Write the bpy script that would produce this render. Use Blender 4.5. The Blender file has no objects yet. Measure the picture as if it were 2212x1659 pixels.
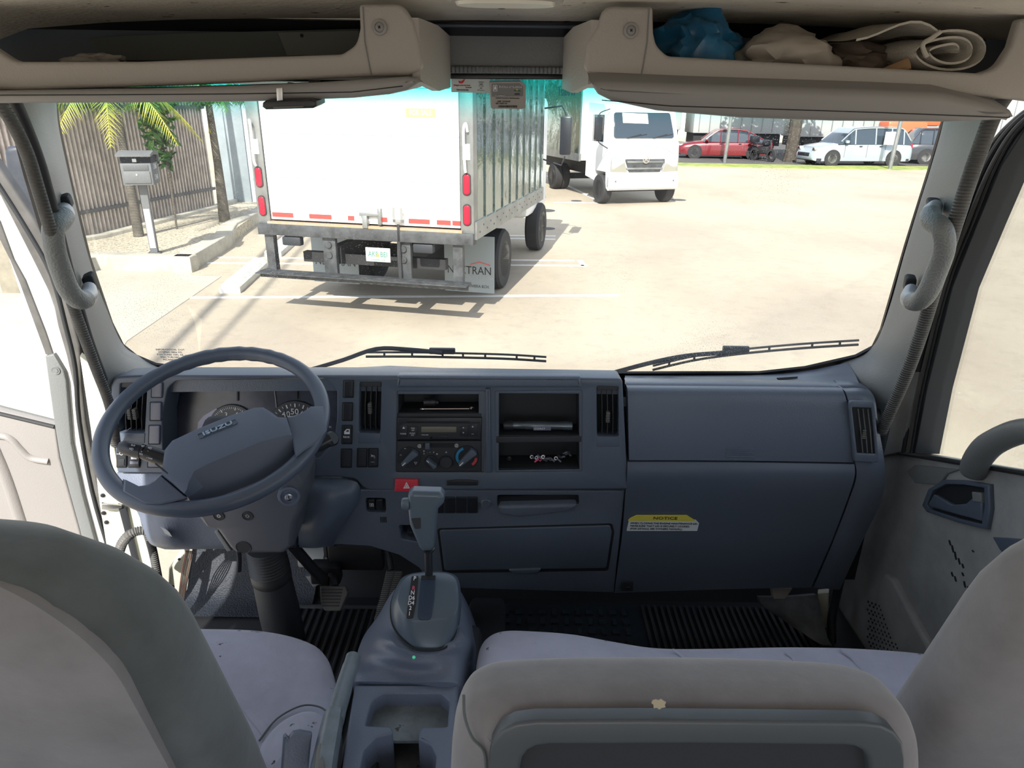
import bpy, bmesh, math, random
from mathutils import Vector, Matrix, noise
random.seed(7)
S = bpy.context.scene
COL = S.collection
# ---------------------------------------------------------------- camera
FPX, CX0, CY0, HC = 1500.0, 1106.0, 829.5, 2.35
PIT, ROLL = math.radians(21.64), math.radians(0.7)
cd = bpy.data.cameras.new('camera'); cam = bpy.data.objects.new('camera', cd); COL.objects.link(cam)
cd.sensor_fit = 'HORIZONTAL'; cd.sensor_width = 36.0; cd.lens = 36.0*FPX/2212.0
cd.clip_start = 0.02; cd.clip_end = 500
cam.matrix_world = Matrix.Translation((0, 0, HC)) @ Matrix.Rotation(math.pi/2-PIT, 4, 'X') @ Matrix.Rotation(ROLL, 4, 'Z')
S.camera = cam
# ---------------------------------------------------------------- light
S.view_settings.view_transform = 'Standard'; S.view_settings.look = 'None'
S.view_settings.gamma = 1.0; S.view_settings.use_curve_mapping = False
S.view_settings.exposure = 1.15
w = bpy.data.worlds.new('sky'); S.world = w; w.use_nodes = True
wn = w.node_tree; bgn = wn.nodes['Background']
sk = wn.nodes.new('ShaderNodeTexSky'); sk.sky_type = 'NISHITA'; sk.sun_disc = False
sk.sun_elevation = math.radians(42); sk.sun_rotation = math.radians(190); sk.air_density = 1.0; sk.dust_density = 1.2; sk.ozone_density = 1.5
hz_ = wn.nodes.new('ShaderNodeMix'); hz_.data_type = 'RGBA'; hz_.inputs[0].default_value = .42; hz_.inputs[7].default_value = (5.4, 5.3, 5.2, 1)
wn.links.new(sk.outputs[0], hz_.inputs[6]); wn.links.new(hz_.outputs[2], bgn.inputs[0]); bgn.inputs[1].default_value = 0.15
sd = bpy.data.lights.new('sun', 'SUN'); so = bpy.data.objects.new('sun', sd); COL.objects.link(so)
sd.energy = 3.6; sd.angle = math.radians(0.53); sd.color = (1.0, 0.955, 0.88)
SUNDIR = Vector((-0.22, -1.15, 1.0)).normalized()
so.rotation_euler = SUNDIR.to_track_quat('Z', 'Y').to_euler(); so.location = (-3, -10, 12)
# ---------------------------------------------------------------- maths
RC = cam.matrix_world.to_3x3(); C0 = Vector((0, 0, HC))
def ray(px, py): return RC @ Vector(((px-CX0)/FPX, -(py-CY0)/FPX, -1.0))
def W(px, py, X=None, Y=None, Z=None):
    r = ray(px, py)
    t = (X/r.x) if X is not None else (Y/r.y if Y is not None else (Z-HC)/r.z)
    return C0 + r*t
class Fr:
    """plane through p facing n (towards the viewer)"""
    def __init__(s, p, n, up=(0, 0, 1)):
        s.o = Vector(p); s.n = Vector(n).normalized(); up = Vector(up)
        s.v = (up - s.n*up.dot(s.n)).normalized(); s.u = s.v.cross(s.n)
    def two(s, px, py):
        r = ray(px, py); t = (s.o-C0).dot(s.n)/r.dot(s.n); q = C0+r*t-s.o
        return (q.dot(s.u), q.dot(s.v))
    def p(s, a, b, h=0.0): return s.o+s.u*a+s.v*b+s.n*h
    def px(s, x, y, h=0.0): a, b = s.two(x, y); return s.p(a, b, h)
    def up(s, h): return Fr(s.o+s.n*h, s.n, s.v)
def area2(P): return sum(P[i][0]*P[(i+1) % len(P)][1]-P[(i+1) % len(P)][0]*P[i][1] for i in range(len(P)))/2
def rnd(P, r, seg=4):
    if r <= 0: return [(p[0], p[1]) for p in P]
    out = []; n = len(P)
    for i in range(n):
        a = Vector(P[i-1][:2]); b = Vector(P[i][:2]); c = Vector(P[(i+1) % n][:2])
        rr = P[i][2] if len(P[i]) > 2 else r
        d1 = a-b; d2 = c-b; l1, l2 = d1.length, d2.length
        if l1 < 1e-6 or l2 < 1e-6: continue
        d1 /= l1; d2 /= l2; ang = math.acos(max(-1, min(1, d1.dot(d2))))
        if ang > 2.7 or rr <= 0: out.append(tuple(b)); continue
        t = min(rr/math.tan(ang/2), l1*.45, l2*.45)
        s0 = b+d1*t; s1 = b+d2*t
        for k in range(seg+1):
            f = k/seg; q = s0*(1-f)**2+b*2*f*(1-f)+s1*f*f; out.append(tuple(q))
    return out
def spl(P, n=6, closed=True):
    P = [Vector(p) for p in P]; N = len(P); out = []
    m = N if closed else N-1
    for i in range(m):
        g = (lambda k: P[k % N]) if closed else (lambda k: P[max(0, min(N-1, k))])
        a, b, c, d = g(i-1), g(i), g(i+1), g(i+2)
        for k in range(n):
            t = k/n
            out.append(0.5*((2*b)+(c-a)*t+(2*a-5*b+4*c-d)*t*t+(3*b-a-3*c+d)*t**3))
    if not closed: out.append(P[-1])
    return out
def offs(P, d):
    """inset a CCW polygon by d"""
    n = len(P); out = []
    for i in range(n):
        a = Vector(P[i-1]); b = Vector(P[i]); c = Vector(P[(i+1) % n])
        e1 = (b-a); e2 = (c-b)
        if e1.length < 1e-9 or e2.length < 1e-9: out.append(tuple(b)); continue
        e1.normalize(); e2.normalize()
        n1 = Vector((-e1.y, e1.x)); n2 = Vector((-e2.y, e2.x)); m = n1+n2
        if m.length < 1e-6: m = n1
        m.normalize(); k = max(0.5, m.dot(n1)); q = b+m*(d/k); out.append((q.x, q.y))
    return out
# ---------------------------------------------------------------- objects
WL = {}; LOCAL = set()
def thing(name, label, cat, loc=(0, 0, 0), rotz=0.0, group=None, local=False, kind=None):
    o = bpy.data.objects.new(name, None); COL.objects.link(o); o.empty_display_size = 0.05
    o.location = loc; o.rotation_euler = (0, 0, rotz); WL[o] = Vector(loc)
    o['label'] = label; o['category'] = cat
    if group: o['group'] = group
    if kind: o['kind'] = kind
    if local: LOCAL.add(o)
    return o
def tag(o, label, cat, group=None, kind=None):
    o['label'] = label; o['category'] = cat
    if group: o['group'] = group
    if kind: o['kind'] = kind
    return o
def fin(name, bm, m, parent=None, smooth=35, kind=None, label=None, centre=True):
    bmesh.ops.remove_doubles(bm, verts=bm.verts, dist=1e-6)
    bmesh.ops.recalc_face_normals(bm, faces=bm.faces)
    if smooth:
        for f in bm.faces: f.smooth = True
        ca = math.radians(smooth)
        for e in bm.edges:
            if len(e.link_faces) == 2: e.smooth = e.calc_face_angle(0) < ca
            else: e.smooth = True
    me = bpy.data.meshes.new(name)
    local = parent in LOCAL if parent else False
    off = Vector((0, 0, 0))
    if parent and not local: off = WL[parent]
    elif not parent and bm.verts:
        c = Vector((0, 0, 0)); lo = 1e9
        for v in bm.verts: c += v.co; lo = min(lo, v.co.z)
        off = c/len(bm.verts); off.z = lo
    if off.length > 0: bmesh.ops.translate(bm, verts=bm.verts, vec=-off)
    bm.to_mesh(me); bm.free()
    ms = m if isinstance(m, (list, tuple)) else [m]
    for k in ms: me.materials.append(k)
    o = bpy.data.objects.new(name, me); COL.objects.link(o)
    if parent:
        o.parent = parent; WL[o] = WL[parent]
        if local: LOCAL.add(o)
    else: o.location = off; WL[o] = off.copy()
    if kind: o['kind'] = kind
    if label: o['label'] = label
    return o
def struct(name, bm, m, smooth=35): return fin(name, bm, m, None, smooth, kind='structure')
def copytree(o, parent=None):
    c = o.copy(); COL.objects.link(c); c.parent = parent; WL[c] = WL[o]
    for k in list(o.children): copytree(k, c)
    return c
# ---------------------------------------------------------------- shape adders
def bridge(bm, A, B, closed=True):
    n = len(A)
    for i in range(n if closed else n-1):
        j = (i+1) % n
        try: bm.faces.new((A[i], A[j], B[j], B[i]))
        except ValueError: pass
def fillcap(bm, loops):
    """fill planar region bounded by loops of verts"""
    if len(loops) == 1 and len(loops[0]) <= 4:
        try: bm.faces.new(loops[0])
        except ValueError: pass
        return
    es = []
    for L in loops:
        for i in range(len(L)):
            a, b = L[i], L[(i+1) % len(L)]
            e = bm.edges.get((a, b)) or bm.edges.new((a, b)); es.append(e)
    bmesh.ops.triangle_fill(bm, use_beauty=True, use_dissolve=False, edges=es)
def add_slab(bm, fr, outline, depth, bev=0.0, holes=(), r=0.0, hr=0.0, px=True, back=True, seg=3, crown=0.0, hbev=None, hback=True):
    cv = (lambda P: [tuple(fr.two(q[0], q[1]))+tuple(q[2:3]) for q in P]) if px else (lambda P: [tuple(q) for q in P])
    O = rnd(cv(outline), r)
    if area2(O) < 0: O = O[::-1]
    loopsF, loopsB = [], []
    def rings(P, sgn, bevel):
        R = []
        if bevel > 0:
            for k in range(seg+1):
                a = math.pi/2*k/seg
                R.append((bevel*(1-math.sin(a)), -bevel*(1-math.cos(a))))
        else: R.append((0, 0))
        R.append((0, -depth))
        prev = None; first = None
        for ins, h in R:
            Q = offs(P, ins*sgn) if ins else P
            L = [bm.verts.new(fr.p(q[0], q[1], h)) for q in Q]
            if prev: bridge(bm, prev, L)
            else: first = L
            prev = L
        return first, prev
    f, b = rings(O, 1, bev); loopsF.append(f); loopsB.append(b)
    for H in holes:
        Hq = rnd(cv(H), hr)
        if area2(Hq) < 0: Hq = Hq[::-1]
        f, b = rings(Hq, -1, bev if hbev is None else hbev); loopsF.append(f); loopsB.append(b)
    fillcap(bm, loopsF)
    if back: fillcap(bm, loopsB)
def slab(name, m, parent, fr, outline, depth, bev=0.0, **k):
    lab = k.pop('label', None); kind = k.pop('kind', None)
    bm = bmesh.new(); add_slab(bm, fr, outline, depth, bev, **k)
    return fin(name, bm, m, parent, 35, label=lab, kind=kind)
def rect(x0, y0, x1, y1): return [(x0, y0), (x1, y0), (x1, y1), (x0, y1)]
def add_box(bm, c, s, rot=None, bev=0.0, seg=2):
    t = bmesh.new(); bmesh.ops.create_cube(t, size=1.0)
    for v in t.verts: v.co = Vector((v.co.x*s[0], v.co.y*s[1], v.co.z*s[2]))
    if bev > 0: bmesh.ops.bevel(t, geom=t.edges[:], offset=bev, segments=seg, profile=0.5, affect='EDGES')
    M = Matrix.Translation(c) @ (rot.to_4x4() if rot else Matrix.Identity(4))
    vs = {}
    for v in t.verts: vs[v] = bm.verts.new(M @ v.co)
    for f in t.faces:
        try: bm.faces.new([vs[v] for v in f.verts])
        except ValueError: pass
    t.free()
def frames_along(P):
    T = []
    for i in range(len(P)):
        a = P[max(0, i-1)]; b = P[min(len(P)-1, i+1)]; d = (b-a); T.append(d.normalized() if d.length > 1e-9 else Vector((0, 0, 1)))
    u = T[0].orthogonal().normalized(); out = []
    for t in T:
        u = (u-t*u.dot(t)); u = u.normalized() if u.length > 1e-6 else t.orthogonal().normalized()
        out.append((u.copy(), t.cross(u)))
    return out
def add_tube(bm, P, r, seg=10, closed=False, cap=True, flat=1.0):
    P = [Vector(p) for p in P]; n = len(P); R = r if isinstance(r, (list, tuple)) else [r]*n
    F = frames_along(P); prev = None; first = None
    for i in range(n):
        u, v = F[i]
        L = [bm.verts.new(P[i]+(u*math.cos(2*math.pi*k/seg)+v*math.sin(2*math.pi*k/seg)*flat)*R[i]) for k in range(seg)]
        if prev: bridge(bm, prev, L)
        else: first = L
        prev = L
    if closed: bridge(bm, prev, first)
    elif cap:
        for L in (first, prev):
            try: bm.faces.new(L)
            except ValueError: pass
def add_lathe(bm, prof, o, axis, seg=24, cap=True, ref=None):
    """prof: list of (radius, height along axis)"""
    o = Vector(o); ax = Vector(axis).normalized(); u = ref.normalized() if ref else ax.orthogonal().normalized(); v = ax.cross(u); prev = None; first = None
    for rr, h in prof:
        rr = max(rr, 1e-5)
        L = [bm.verts.new(o+ax*h+(u*math.cos(2*math.pi*k/seg)+v*math.sin(2*math.pi*k/seg))*rr) for k in range(seg)]
        if prev: bridge(bm, prev, L)
        else: first = L
        prev = L
    if cap:
        for L in (first, prev):
            try: bm.faces.new(L)
            except ValueError: pass
def add_grid(bm, rows, closed=False):
    V = [[bm.verts.new(Vector(p)) for p in r] for r in rows]
    for i in range(len(V)-1): bridge(bm, V[i], V[i+1], closed)
    return V
def resample(row, n):
    """row: list of Vectors, smooth-resampled to n+1 points"""
    s = spl(row, 8, closed=False); L = [0]
    for i in range(1, len(s)): L.append(L[-1]+(s[i]-s[i-1]).length)
    out = []; k = 0
    for j in range(n+1):
        t = L[-1]*j/n
        while k < len(L)-2 and L[k+1] < t: k += 1
        d = L[k+1]-L[k]; f = (t-L[k])/d if d > 1e-9 else 0
        out.append(s[k].lerp(s[k+1], max(0, min(1, f))))
    return out
def sheet(name, m, parent, rows, thick=(0, 0.02, 0), nu=10, nv=5, smoothv=True, kind=None, label=None):
    """rows of 3-D points; splined both ways and given real thickness"""
    R = [resample([Vector(p) for p in r], nu) for r in rows]
    if smoothv and len(R) > 2:
        cols = [spl([r[j] for r in R], nv, closed=False) for j in range(nu+1)]
        R = [[c[i] for c in cols] for i in range(len(cols[0]))]
    bm = bmesh.new(); V = add_grid(bm, R); T = Vector(thick)
    B = [[bm.verts.new(v.co+T) for v in r] for r in V]
    for i in range(len(B)-1): bridge(bm, B[i], B[i+1], False)
    bridge(bm, V[0], B[0], False); bridge(bm, V[-1], B[-1], False)
    bridge(bm, [r[0] for r in V], [r[0] for r in B], False); bridge(bm, [r[-1] for r in V], [r[-1] for r in B], False)
    return fin(name, bm, m, parent, 40, kind=kind, label=label)
def sec(cx, cy, cz, hw, hd, e=0.5, n=32, ay=0.0):
    """super-elliptic horizontal section; ay tilts it about x"""
    out = []
    for k in range(n):
        a = 2*math.pi*k/n; c, s = math.cos(a), math.sin(a)
        x = math.copysign(abs(c)**e, c)*hw; y = math.copysign(abs(s)**e, s)*hd
        out.append(Vector((cx+x, cy+y*math.cos(ay), cz+y*math.sin(ay))))
    return out
def add_loft(bm, secs):
    V = add_grid(bm, secs, closed=True)
    for L in (V[0], V[-1]):
        try: bm.faces.new(L)
        except ValueError: pass
FONT = None
def text(name, s, m, parent, fr, a, b, size, h=0.0006, ext=0.0004, rot=0.0, align='CENTER', sx=1.0, bold=0.0, label=None):
    """lettering lying on frame fr at plane coordinates a,b"""
    cu = bpy.data.curves.new('t', 'FONT'); cu.body = s; cu.size = size; cu.extrude = ext
    cu.align_x = align; cu.align_y = 'CENTER'; cu.offset = bold*size; cu.resolution_u = 2
    ob = bpy.data.objects.new('t', cu); COL.objects.link(ob)
    dg = bpy.context.evaluated_depsgraph_get(); dg.update()
    me = bpy.data.meshes.new_from_object(ob.evaluated_get(dg)); bpy.data.objects.remove(ob); bpy.data.curves.remove(cu)
    bm = bmesh.new(); bm.from_mesh(me); bpy.data.meshes.remove(me)
    c, q = math.cos(rot), math.sin(rot)
    for v in bm.verts:
        x, y = v.co.x*sx, v.co.y; v.co = fr.p(a+x*c-y*q, b+x*q+y*c, h+v.co.z)
    return fin(name, bm, m, parent, 0, label=label)
def textpx(name, s, m, parent, fr, x, y, hpx, **k):
    """hpx: cap height in photo pixels"""
    a, b = fr.two(x, y); a2, b2 = fr.two(x, y-hpx); size = math.hypot(a2-a, b2-b)/0.70
    return text(name, s, m, parent, fr, a, b, size, **k)
# ---------------------------------------------------------------- materials
def mat(name, col, rough=0.5, metal=0.0, bump=None, var=None, spec=0.5, coat=0.0, sheen=0.0, spots=None, emit=None):
    m = bpy.data.materials.new(name); m.use_nodes = True; nt = m.node_tree; N = nt.nodes; L = nt.links
    b = N['Principled BSDF']; b.inputs['Base Color'].default_value = (*col, 1); b.inputs['Roughness'].default_value = rough
    b.inputs['Metallic'].default_value = metal; b.inputs['Specular IOR Level'].default_value = spec
    b.inputs['Coat Weight'].default_value = coat; b.inputs['Sheen Weight'].default_value = sheen
    tc = N.new('ShaderNodeTexCoord'); src = None
    if var:   # (scale, amount, [second colour])
        nz = N.new('ShaderNodeTexNoise'); nz.inputs['Scale'].default_value = var[0]; nz.inputs['Detail'].default_value = 6; nz.inputs['Roughness'].default_value = .62
        L.new(tc.outputs['Object'], nz.inputs['Vector'])
        cr = N.new('ShaderNodeValToRGB'); c2 = var[2] if len(var) > 2 else tuple(c*(1-var[1]) for c in col)
        cr.color_ramp.elements[0].position = .35; cr.color_ramp.elements[1].position = .65
        cr.color_ramp.elements[0].color = (*c2, 1); cr.color_ramp.elements[1].color = (*col, 1)
        L.new(nz.outputs['Fac'], cr.inputs['Fac']); src = cr.outputs['Color']
    if spots:  # (scale, threshold, colour)
        nz = N.new('ShaderNodeTexNoise'); nz.inputs['Scale'].default_value = spots[0]; nz.inputs['Detail'].default_value = 3
        L.new(tc.outputs['Object'], nz.inputs['Vector'])
        cr = N.new('ShaderNodeValToRGB'); cr.color_ramp.elements[0].position = spots[1]; cr.color_ramp.elements[1].position = spots[1]+.025
        cr.color_ramp.elements[0].color = (0, 0, 0, 1); cr.color_ramp.elements[1].color = (1, 1, 1, 1)
        L.new(nz.outputs['Fac'], cr.inputs['Fac'])
        mx = N.new('ShaderNodeMix'); mx.data_type = 'RGBA'; L.new(cr.outputs['Color'], mx.inputs[0])
        if src: L.new(src, mx.inputs[6])
        else: mx.inputs[6].default_value = (*col, 1)
        mx.inputs[7].default_value = (*spots[2], 1); src = mx.outputs[2]
    if src: L.new(src, b.inputs['Base Color'])
    if bump:  # (kind, scale, strength, distance)
        kind, sc, st = bump[:3]
        if kind == 'grain':
            t = N.new('ShaderNodeTexVoronoi'); t.inputs['Scale'].default_value = sc; out = t.outputs['Distance']
        elif kind == 'wave':
            t = N.new('ShaderNodeTexWave'); t.inputs['Scale'].default_value = sc; t.inputs['Distortion'].default_value = 0; out = t.outputs['Fac']
            t.bands_direction = bump[4] if len(bump) > 4 else 'X'
        else:
            t = N.new('ShaderNodeTexNoise'); t.inputs['Scale'].default_value = sc; t.inputs['Detail'].default_value = 5; out = t.outputs['Fac']
        L.new(tc.outputs['Object'], t.inputs['Vector'])
        bp = N.new('ShaderNodeBump'); bp.inputs['Strength'].default_value = st; bp.inputs['Distance'].default_value = bump[3] if len(bump) > 3 else 0.001
        L.new(out, bp.inputs['Height']); L.new(bp.outputs['Normal'], b.inputs['Normal'])
    if emit: b.inputs['Emission Color'].default_value = (*emit[0], 1); b.inputs['Emission Strength'].default_value = emit[1]
    return m
def glass(name, tint=(1, 1, 1), gloss=0.08, dust=0.0, band=None):
    m = bpy.data.materials.new(name); m.use_nodes = True; nt = m.node_tree; N = nt.nodes; L = nt.links
    N.remove(N['Principled BSDF']); out = N['Material Output']
    tr = N.new('ShaderNodeBsdfTransparent'); tr.inputs[0].default_value = (*tint, 1)
    gl = N.new('ShaderNodeBsdfGlossy'); gl.inputs['Roughness'].default_value = 0.02; gl.inputs[0].default_value = (1, 1, 1, 1)
    mx = N.new('ShaderNodeMixShader'); fr = N.new('ShaderNodeFresnel'); fr.inputs[0].default_value = 1.45
    ml = N.new('ShaderNodeMath'); ml.operation = 'MULTIPLY'; ml.inputs[1].default_value = gloss*12
    L.new(fr.outputs[0], ml.inputs[0]); L.new(ml.outputs[0], mx.inputs[0]); L.new(tr.outputs[0], mx.inputs[1]); L.new(gl.outputs[0], mx.inputs[2])
    res = mx.outputs[0]; tc = N.new('ShaderNodeTexCoord')
    if band:   # blue-green shade band along the glass top: (z0, z1, colour)
        ge = N.new('ShaderNodeNewGeometry'); sp = N.new('ShaderNodeSeparateXYZ'); L.new(ge.outputs['Position'], sp.inputs[0])
        mr = N.new('ShaderNodeMapRange'); mr.inputs[1].default_value = band[0]; mr.inputs[2].default_value = band[1]; L.new(sp.outputs[2], mr.inputs[0])
        mr.interpolation_type = 'SMOOTHSTEP'
        mc = N.new('ShaderNodeMix'); mc.data_type = 'RGBA'; mc.inputs[6].default_value = (*tint, 1); mc.inputs[7].default_value = (*band[2], 1)
        L.new(mr.outputs[0], mc.inputs[0]); L.new(mc.outputs[2], tr.inputs[0])
    if dust > 0:
        vo = N.new('ShaderNodeTexVoronoi'); vo.inputs['Scale'].default_value = 210; L.new(tc.outputs['Object'], vo.inputs['Vector'])
        n1 = N.new('ShaderNodeTexNoise'); n1.inputs['Scale'].default_value = 3.0; L.new(tc.outputs['Object'], n1.inputs['Vector'])
        th = N.new('ShaderNodeMapRange'); th.inputs[1].default_value = .42; th.inputs[2].default_value = .72; th.inputs[3].default_value = 0.03; th.inputs[4].default_value = .19
        L.new(n1.outputs['Fac'], th.inputs[0])
        lt = N.new('ShaderNodeMath'); lt.operation = 'LESS_THAN'; L.new(vo.outputs['Distance'], lt.inputs[0]); L.new(th.outputs[0], lt.inputs[1])
        a = N.new('ShaderNodeMath'); a.operation = 'MULTIPLY'; a.inputs[1].default_value = dust; L.new(lt.outputs[0], a.inputs[0])
        n2 = N.new('ShaderNodeTexNoise'); n2.inputs['Scale'].default_value = 2.2; n2.inputs['Detail'].default_value = 8; L.new(tc.outputs['Object'], n2.inputs['Vector'])
        s2 = N.new('ShaderNodeMapRange'); s2.inputs[1].default_value = .4; s2.inputs[2].default_value = .75; s2.inputs[3].default_value = 0.0; s2.inputs[4].default_value = .06; L.new(n2.outputs['Fac'], s2.inputs[0])
        ad = N.new('ShaderNodeMath'); L.new(a.outputs[0], ad.inputs[0]); L.new(s2.outputs[0], ad.inputs[1])
        df = N.new('ShaderNodeBsdfTranslucent'); df.inputs[0].default_value = (.85, .85, .83, 1)
        d2 = N.new('ShaderNodeBsdfDiffuse'); d2.inputs[0].default_value = (.8, .8, .78, 1)
        md = N.new('ShaderNodeMixShader'); md.inputs[0].default_value = .5; L.new(df.outputs[0], md.inputs[1]); L.new(d2.outputs[0], md.inputs[2])
        m2 = N.new('ShaderNodeMixShader'); L.new(ad.outputs[0], m2.inputs[0]); L.new(res, m2.inputs[1]); L.new(md.outputs[0], m2.inputs[2]); res = m2.outputs[0]
    L.new(res, out.inputs['Surface']); return m
GR = (.135, .15, .185)
M_ = {}
M_['plas'] = mat('dash_plastic', (.085, .108, .148), .38, bump=('grain', 900, .15, .0004))
M_['plasg'] = mat('dash_plastic_grained', (.105, .130, .175), .38, bump=('grain', 330, .5, .0006))
M_['plasl'] = mat('light_grained_plastic', (.18, .19, .192), .5, bump=('grain', 330, .5, .0006))
M_['beige'] = mat('warm_grey_plastic', (.36, .335, .31), .55, bump=('grain', 330, .5, .0006))
M_['beiged'] = mat('warm_grey_smooth_plastic', (.26, .255, .25), .5)
M_['door'] = mat('door_plastic', (.34, .345, .34), .5, bump=('grain', 330, .4, .0006), var=(9, .25))
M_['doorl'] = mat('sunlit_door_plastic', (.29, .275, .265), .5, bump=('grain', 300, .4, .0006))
M_['blk'] = mat('black_plastic', (.018, .021, .027), .35)
M_['blkm'] = mat('matt_black_plastic', (.024, .027, .033), .6)
M_['hole'] = mat('dark_recess', (.009, .011, .015), .7)
M_['rub'] = mat('black_rubber', (.03, .032, .035), .5, bump=('noise', 60, .2))
M_['rubg'] = mat('grey_weatherstrip_rubber', (.10, .10, .098), .6, bump=('wave', 55, .8, .002, 'Z'), var=(30, .3))
M_['rubs'] = mat('grey_seal_rubber', (.14, .138, .132), .55, var=(14, .35))
M_['whl'] = mat('steering_wheel_vinyl', (.075, .095, .135), .38, bump=('grain', 600, .2, .0004))
M_['hub'] = mat('steering_hub_plastic', (.085, .105, .15), .5, bump=('noise', 900, .35, .0006))
M_['seat'] = mat('lilac_grey_seat_fabric', (.40, .41, .515), .9, bump=('noise', 34, .35, .006), var=(12, .14), sheen=.3, spots=(46, .70, (.05, .055, .06)), spec=.2)
M_['seatb'] = mat('taupe_grey_seat_fabric', (.25, .24, .25), .92, bump=('noise', 14, .3, .008), var=(8, .25), sheen=.4, spec=.2)
M_['seatd'] = mat('dark_green_grey_seat_fabric', (.115, .13, .135), .95, bump=('noise', 14, .3, .008), var=(9, .25), sheen=.35, spec=.2)
M_['ceil'] = mat('headliner_fabric', (.78, .73, .64), .95, bump=('noise', 90, .6, .004), var=(5, .18), spots=(38, .69, (.16, .13, .10)), spec=.1)
M_['cream'] = mat('cream_body_paint', (.74, .74, .60), .35, var=(7, .12))
M_['white'] = mat('white_body_paint', (.86, .86, .84), .3)
M_['mat'] = mat('black_rubber_mat', (.014, .017, .022), .5, bump=('wave', 11, 1.0, .01, 'X'))
M_['matb'] = mat('black_block_rubber_mat', (.024, .032, .042), .3)
M_['insul'] = mat('black_insulation_vinyl', (.018, .023, .033), .42, bump=('noise', 240, .8, .004))
M_['fire'] = mat('black_firewall_felt', (.010, .011, .014), .7)
M_['shroud'] = mat('column_shroud_plastic', (.10, .107, .13), .42, bump=('grain', 700, .15, .0004))
M_['tray'] = mat('tray_back_plastic', (.075, .085, .095), .4)
M_['metal'] = mat('steel', (.55, .56, .58), .3, 1.0)
M_['chrome'] = mat('chrome', (.8, .8, .82), .12, 1.0)
M_['dkmet'] = mat('dark_steel', (.05, .05, .055), .45, .6)
M_['ink'] = mat('white_print', (.72, .74, .78), .6)
M_['inkg'] = mat('grey_print', (.38, .4, .42), .6)
M_['inkb'] = mat('black_print', (.02, .02, .02), .6)
M_['inkr'] = mat('red_print', (.55, .03, .03), .6)
M_['inkp'] = mat('pink_red_print', (.65, .10, .18), .6)
M_['red'] = mat('red_button_plastic', (.62, .035, .06), .4)
M_['lcd'] = mat('amber_grey_display', (.16, .15, .115), .3)
M_['gface'] = mat('gauge_face', (.05, .055, .065), .4)
M_['gpan'] = mat('dusty_cluster_lens', (.045, .052, .075), .25, var=(9, .0, (.09, .10, .14)))
M_['gpale'] = mat('painted_cluster_glare', (.30, .31, .46), .3)
M_['blueA'] = mat('cold_blue_print', (.02, .22, .45), .5)
M_['redA'] = mat('hot_red_print', (.55, .06, .06), .5)
M_['cons'] = mat('console_plastic_grained', (.125, .15, .205), .45, bump=('grain', 330, .5, .0006))
M_['consk'] = mat('console_plastic_smooth', (.085, .115, .15), .32)
M_['dirty'] = mat('dirty_tray_plastic', (.17, .20, .22), .6, var=(30, .4), spots=(60, .66, (.05, .05, .045)))
M_['brake'] = mat('worn_brake_lever_plastic', (.16, .195, .225), .4, var=(40, .25))
M_['glass'] = glass('clear_window_glass', (.97, .985, .97), .035)
M_['ws'] = glass('windshield_glass', (.975, .985, .975), .013, dust=.75, band=(2.315, 2.405, (.20, .80, .80)))
M_['frit'] = mat('black_glass_edge', (.008, .009, .012), .3)
M_['grnd'] = None
# ================================================================ GROUND
def ground_mat(name, c1, c2, c3, sc=.35):
    m = mat(name, c1, .85, bump=('noise', 30, .25, .01)); nt = m.node_tree; N = nt.nodes; L = nt.links; b = N['Principled BSDF']
    tc = N.new('ShaderNodeTexCoord')
    n1 = N.new('ShaderNodeTexNoise'); n1.inputs['Scale'].default_value = sc; n1.inputs['Detail'].default_value = 7; n1.inputs['Roughness'].default_value = .6
    mp = N.new('ShaderNodeMapping'); mp.inputs['Scale'].default_value = (1, .55, 1); mp.inputs['Rotation'].default_value = (0, 0, .5)
    L.new(tc.outputs['Object'], mp.inputs[0]); L.new(mp.outputs[0], n1.inputs['Vector'])
    r1 = N.new('ShaderNodeValToRGB'); r1.color_ramp.elements[0].position = .38; r1.color_ramp.elements[1].position = .62
    r1.color_ramp.elements[0].color = (*c2, 1); r1.color_ramp.elements[1].color = (*c1, 1); L.new(n1.outputs['Fac'], r1.inputs[0])
    n2 = N.new('ShaderNodeTexNoise'); n2.inputs['Scale'].default_value = sc*16; n2.inputs['Detail'].default_value = 8; n2.inputs['Roughness'].default_value = .75
    L.new(tc.outputs['Object'], n2.inputs['Vector'])
    r2 = N.new('ShaderNodeValToRGB'); r2.color_ramp.elements[0].position = .5; r2.color_ramp.elements[1].position = .78
    L.new(n2.outputs['Fac'], r2.inputs[0]); mx = N.new('ShaderNodeMix'); mx.data_type = 'RGBA'
    ml = N.new('ShaderNodeMath'); ml.operation = 'MULTIPLY'; ml.inputs[1].default_value = .55; L.new(r2.outputs[0], ml.inputs[0]); L.new(ml.outputs[0], mx.inputs[0])
    L.new(r1.outputs[0], mx.inputs[6]); mx.inputs[7].default_value = (*c3, 1); L.new(mx.outputs[2], b.inputs['Base Color'])
    return m
M_['grnd'] = ground_mat('yard_concrete', (.47, .41, .315), (.39, .33, .255), (.27, .235, .19))
M_['drive'] = ground_mat('pale_driveway_concrete', (.54, .50, .42), (.47, .44, .36), (.34, .31, .26), .8)
M_['kerb'] = mat('kerb_concrete', (.56, .53, .45), .85, bump=('noise', 25, .5, .01), var=(3, .3))
M_['line'] = mat('worn_white_line_paint', (.82, .81, .78), .7, var=(8, .15))
M_['gravel'] = mat('pale_gravel', (.62, .56, .44), .9, bump=('noise', 40, 1.0, .03), spots=(22, .55, (.36, .31, .23)))
def flat(name, m, pts, z0, z1, kind='structure', bev=0.0):
    bm = bmesh.new(); add_slab(bm, Fr((0, 0, z1), (0, 0, 1), (0, 1, 0)), pts, z1-z0, bev, px=False)
    o = fin(name, bm, m, None, 30, kind=kind); return o
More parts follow.
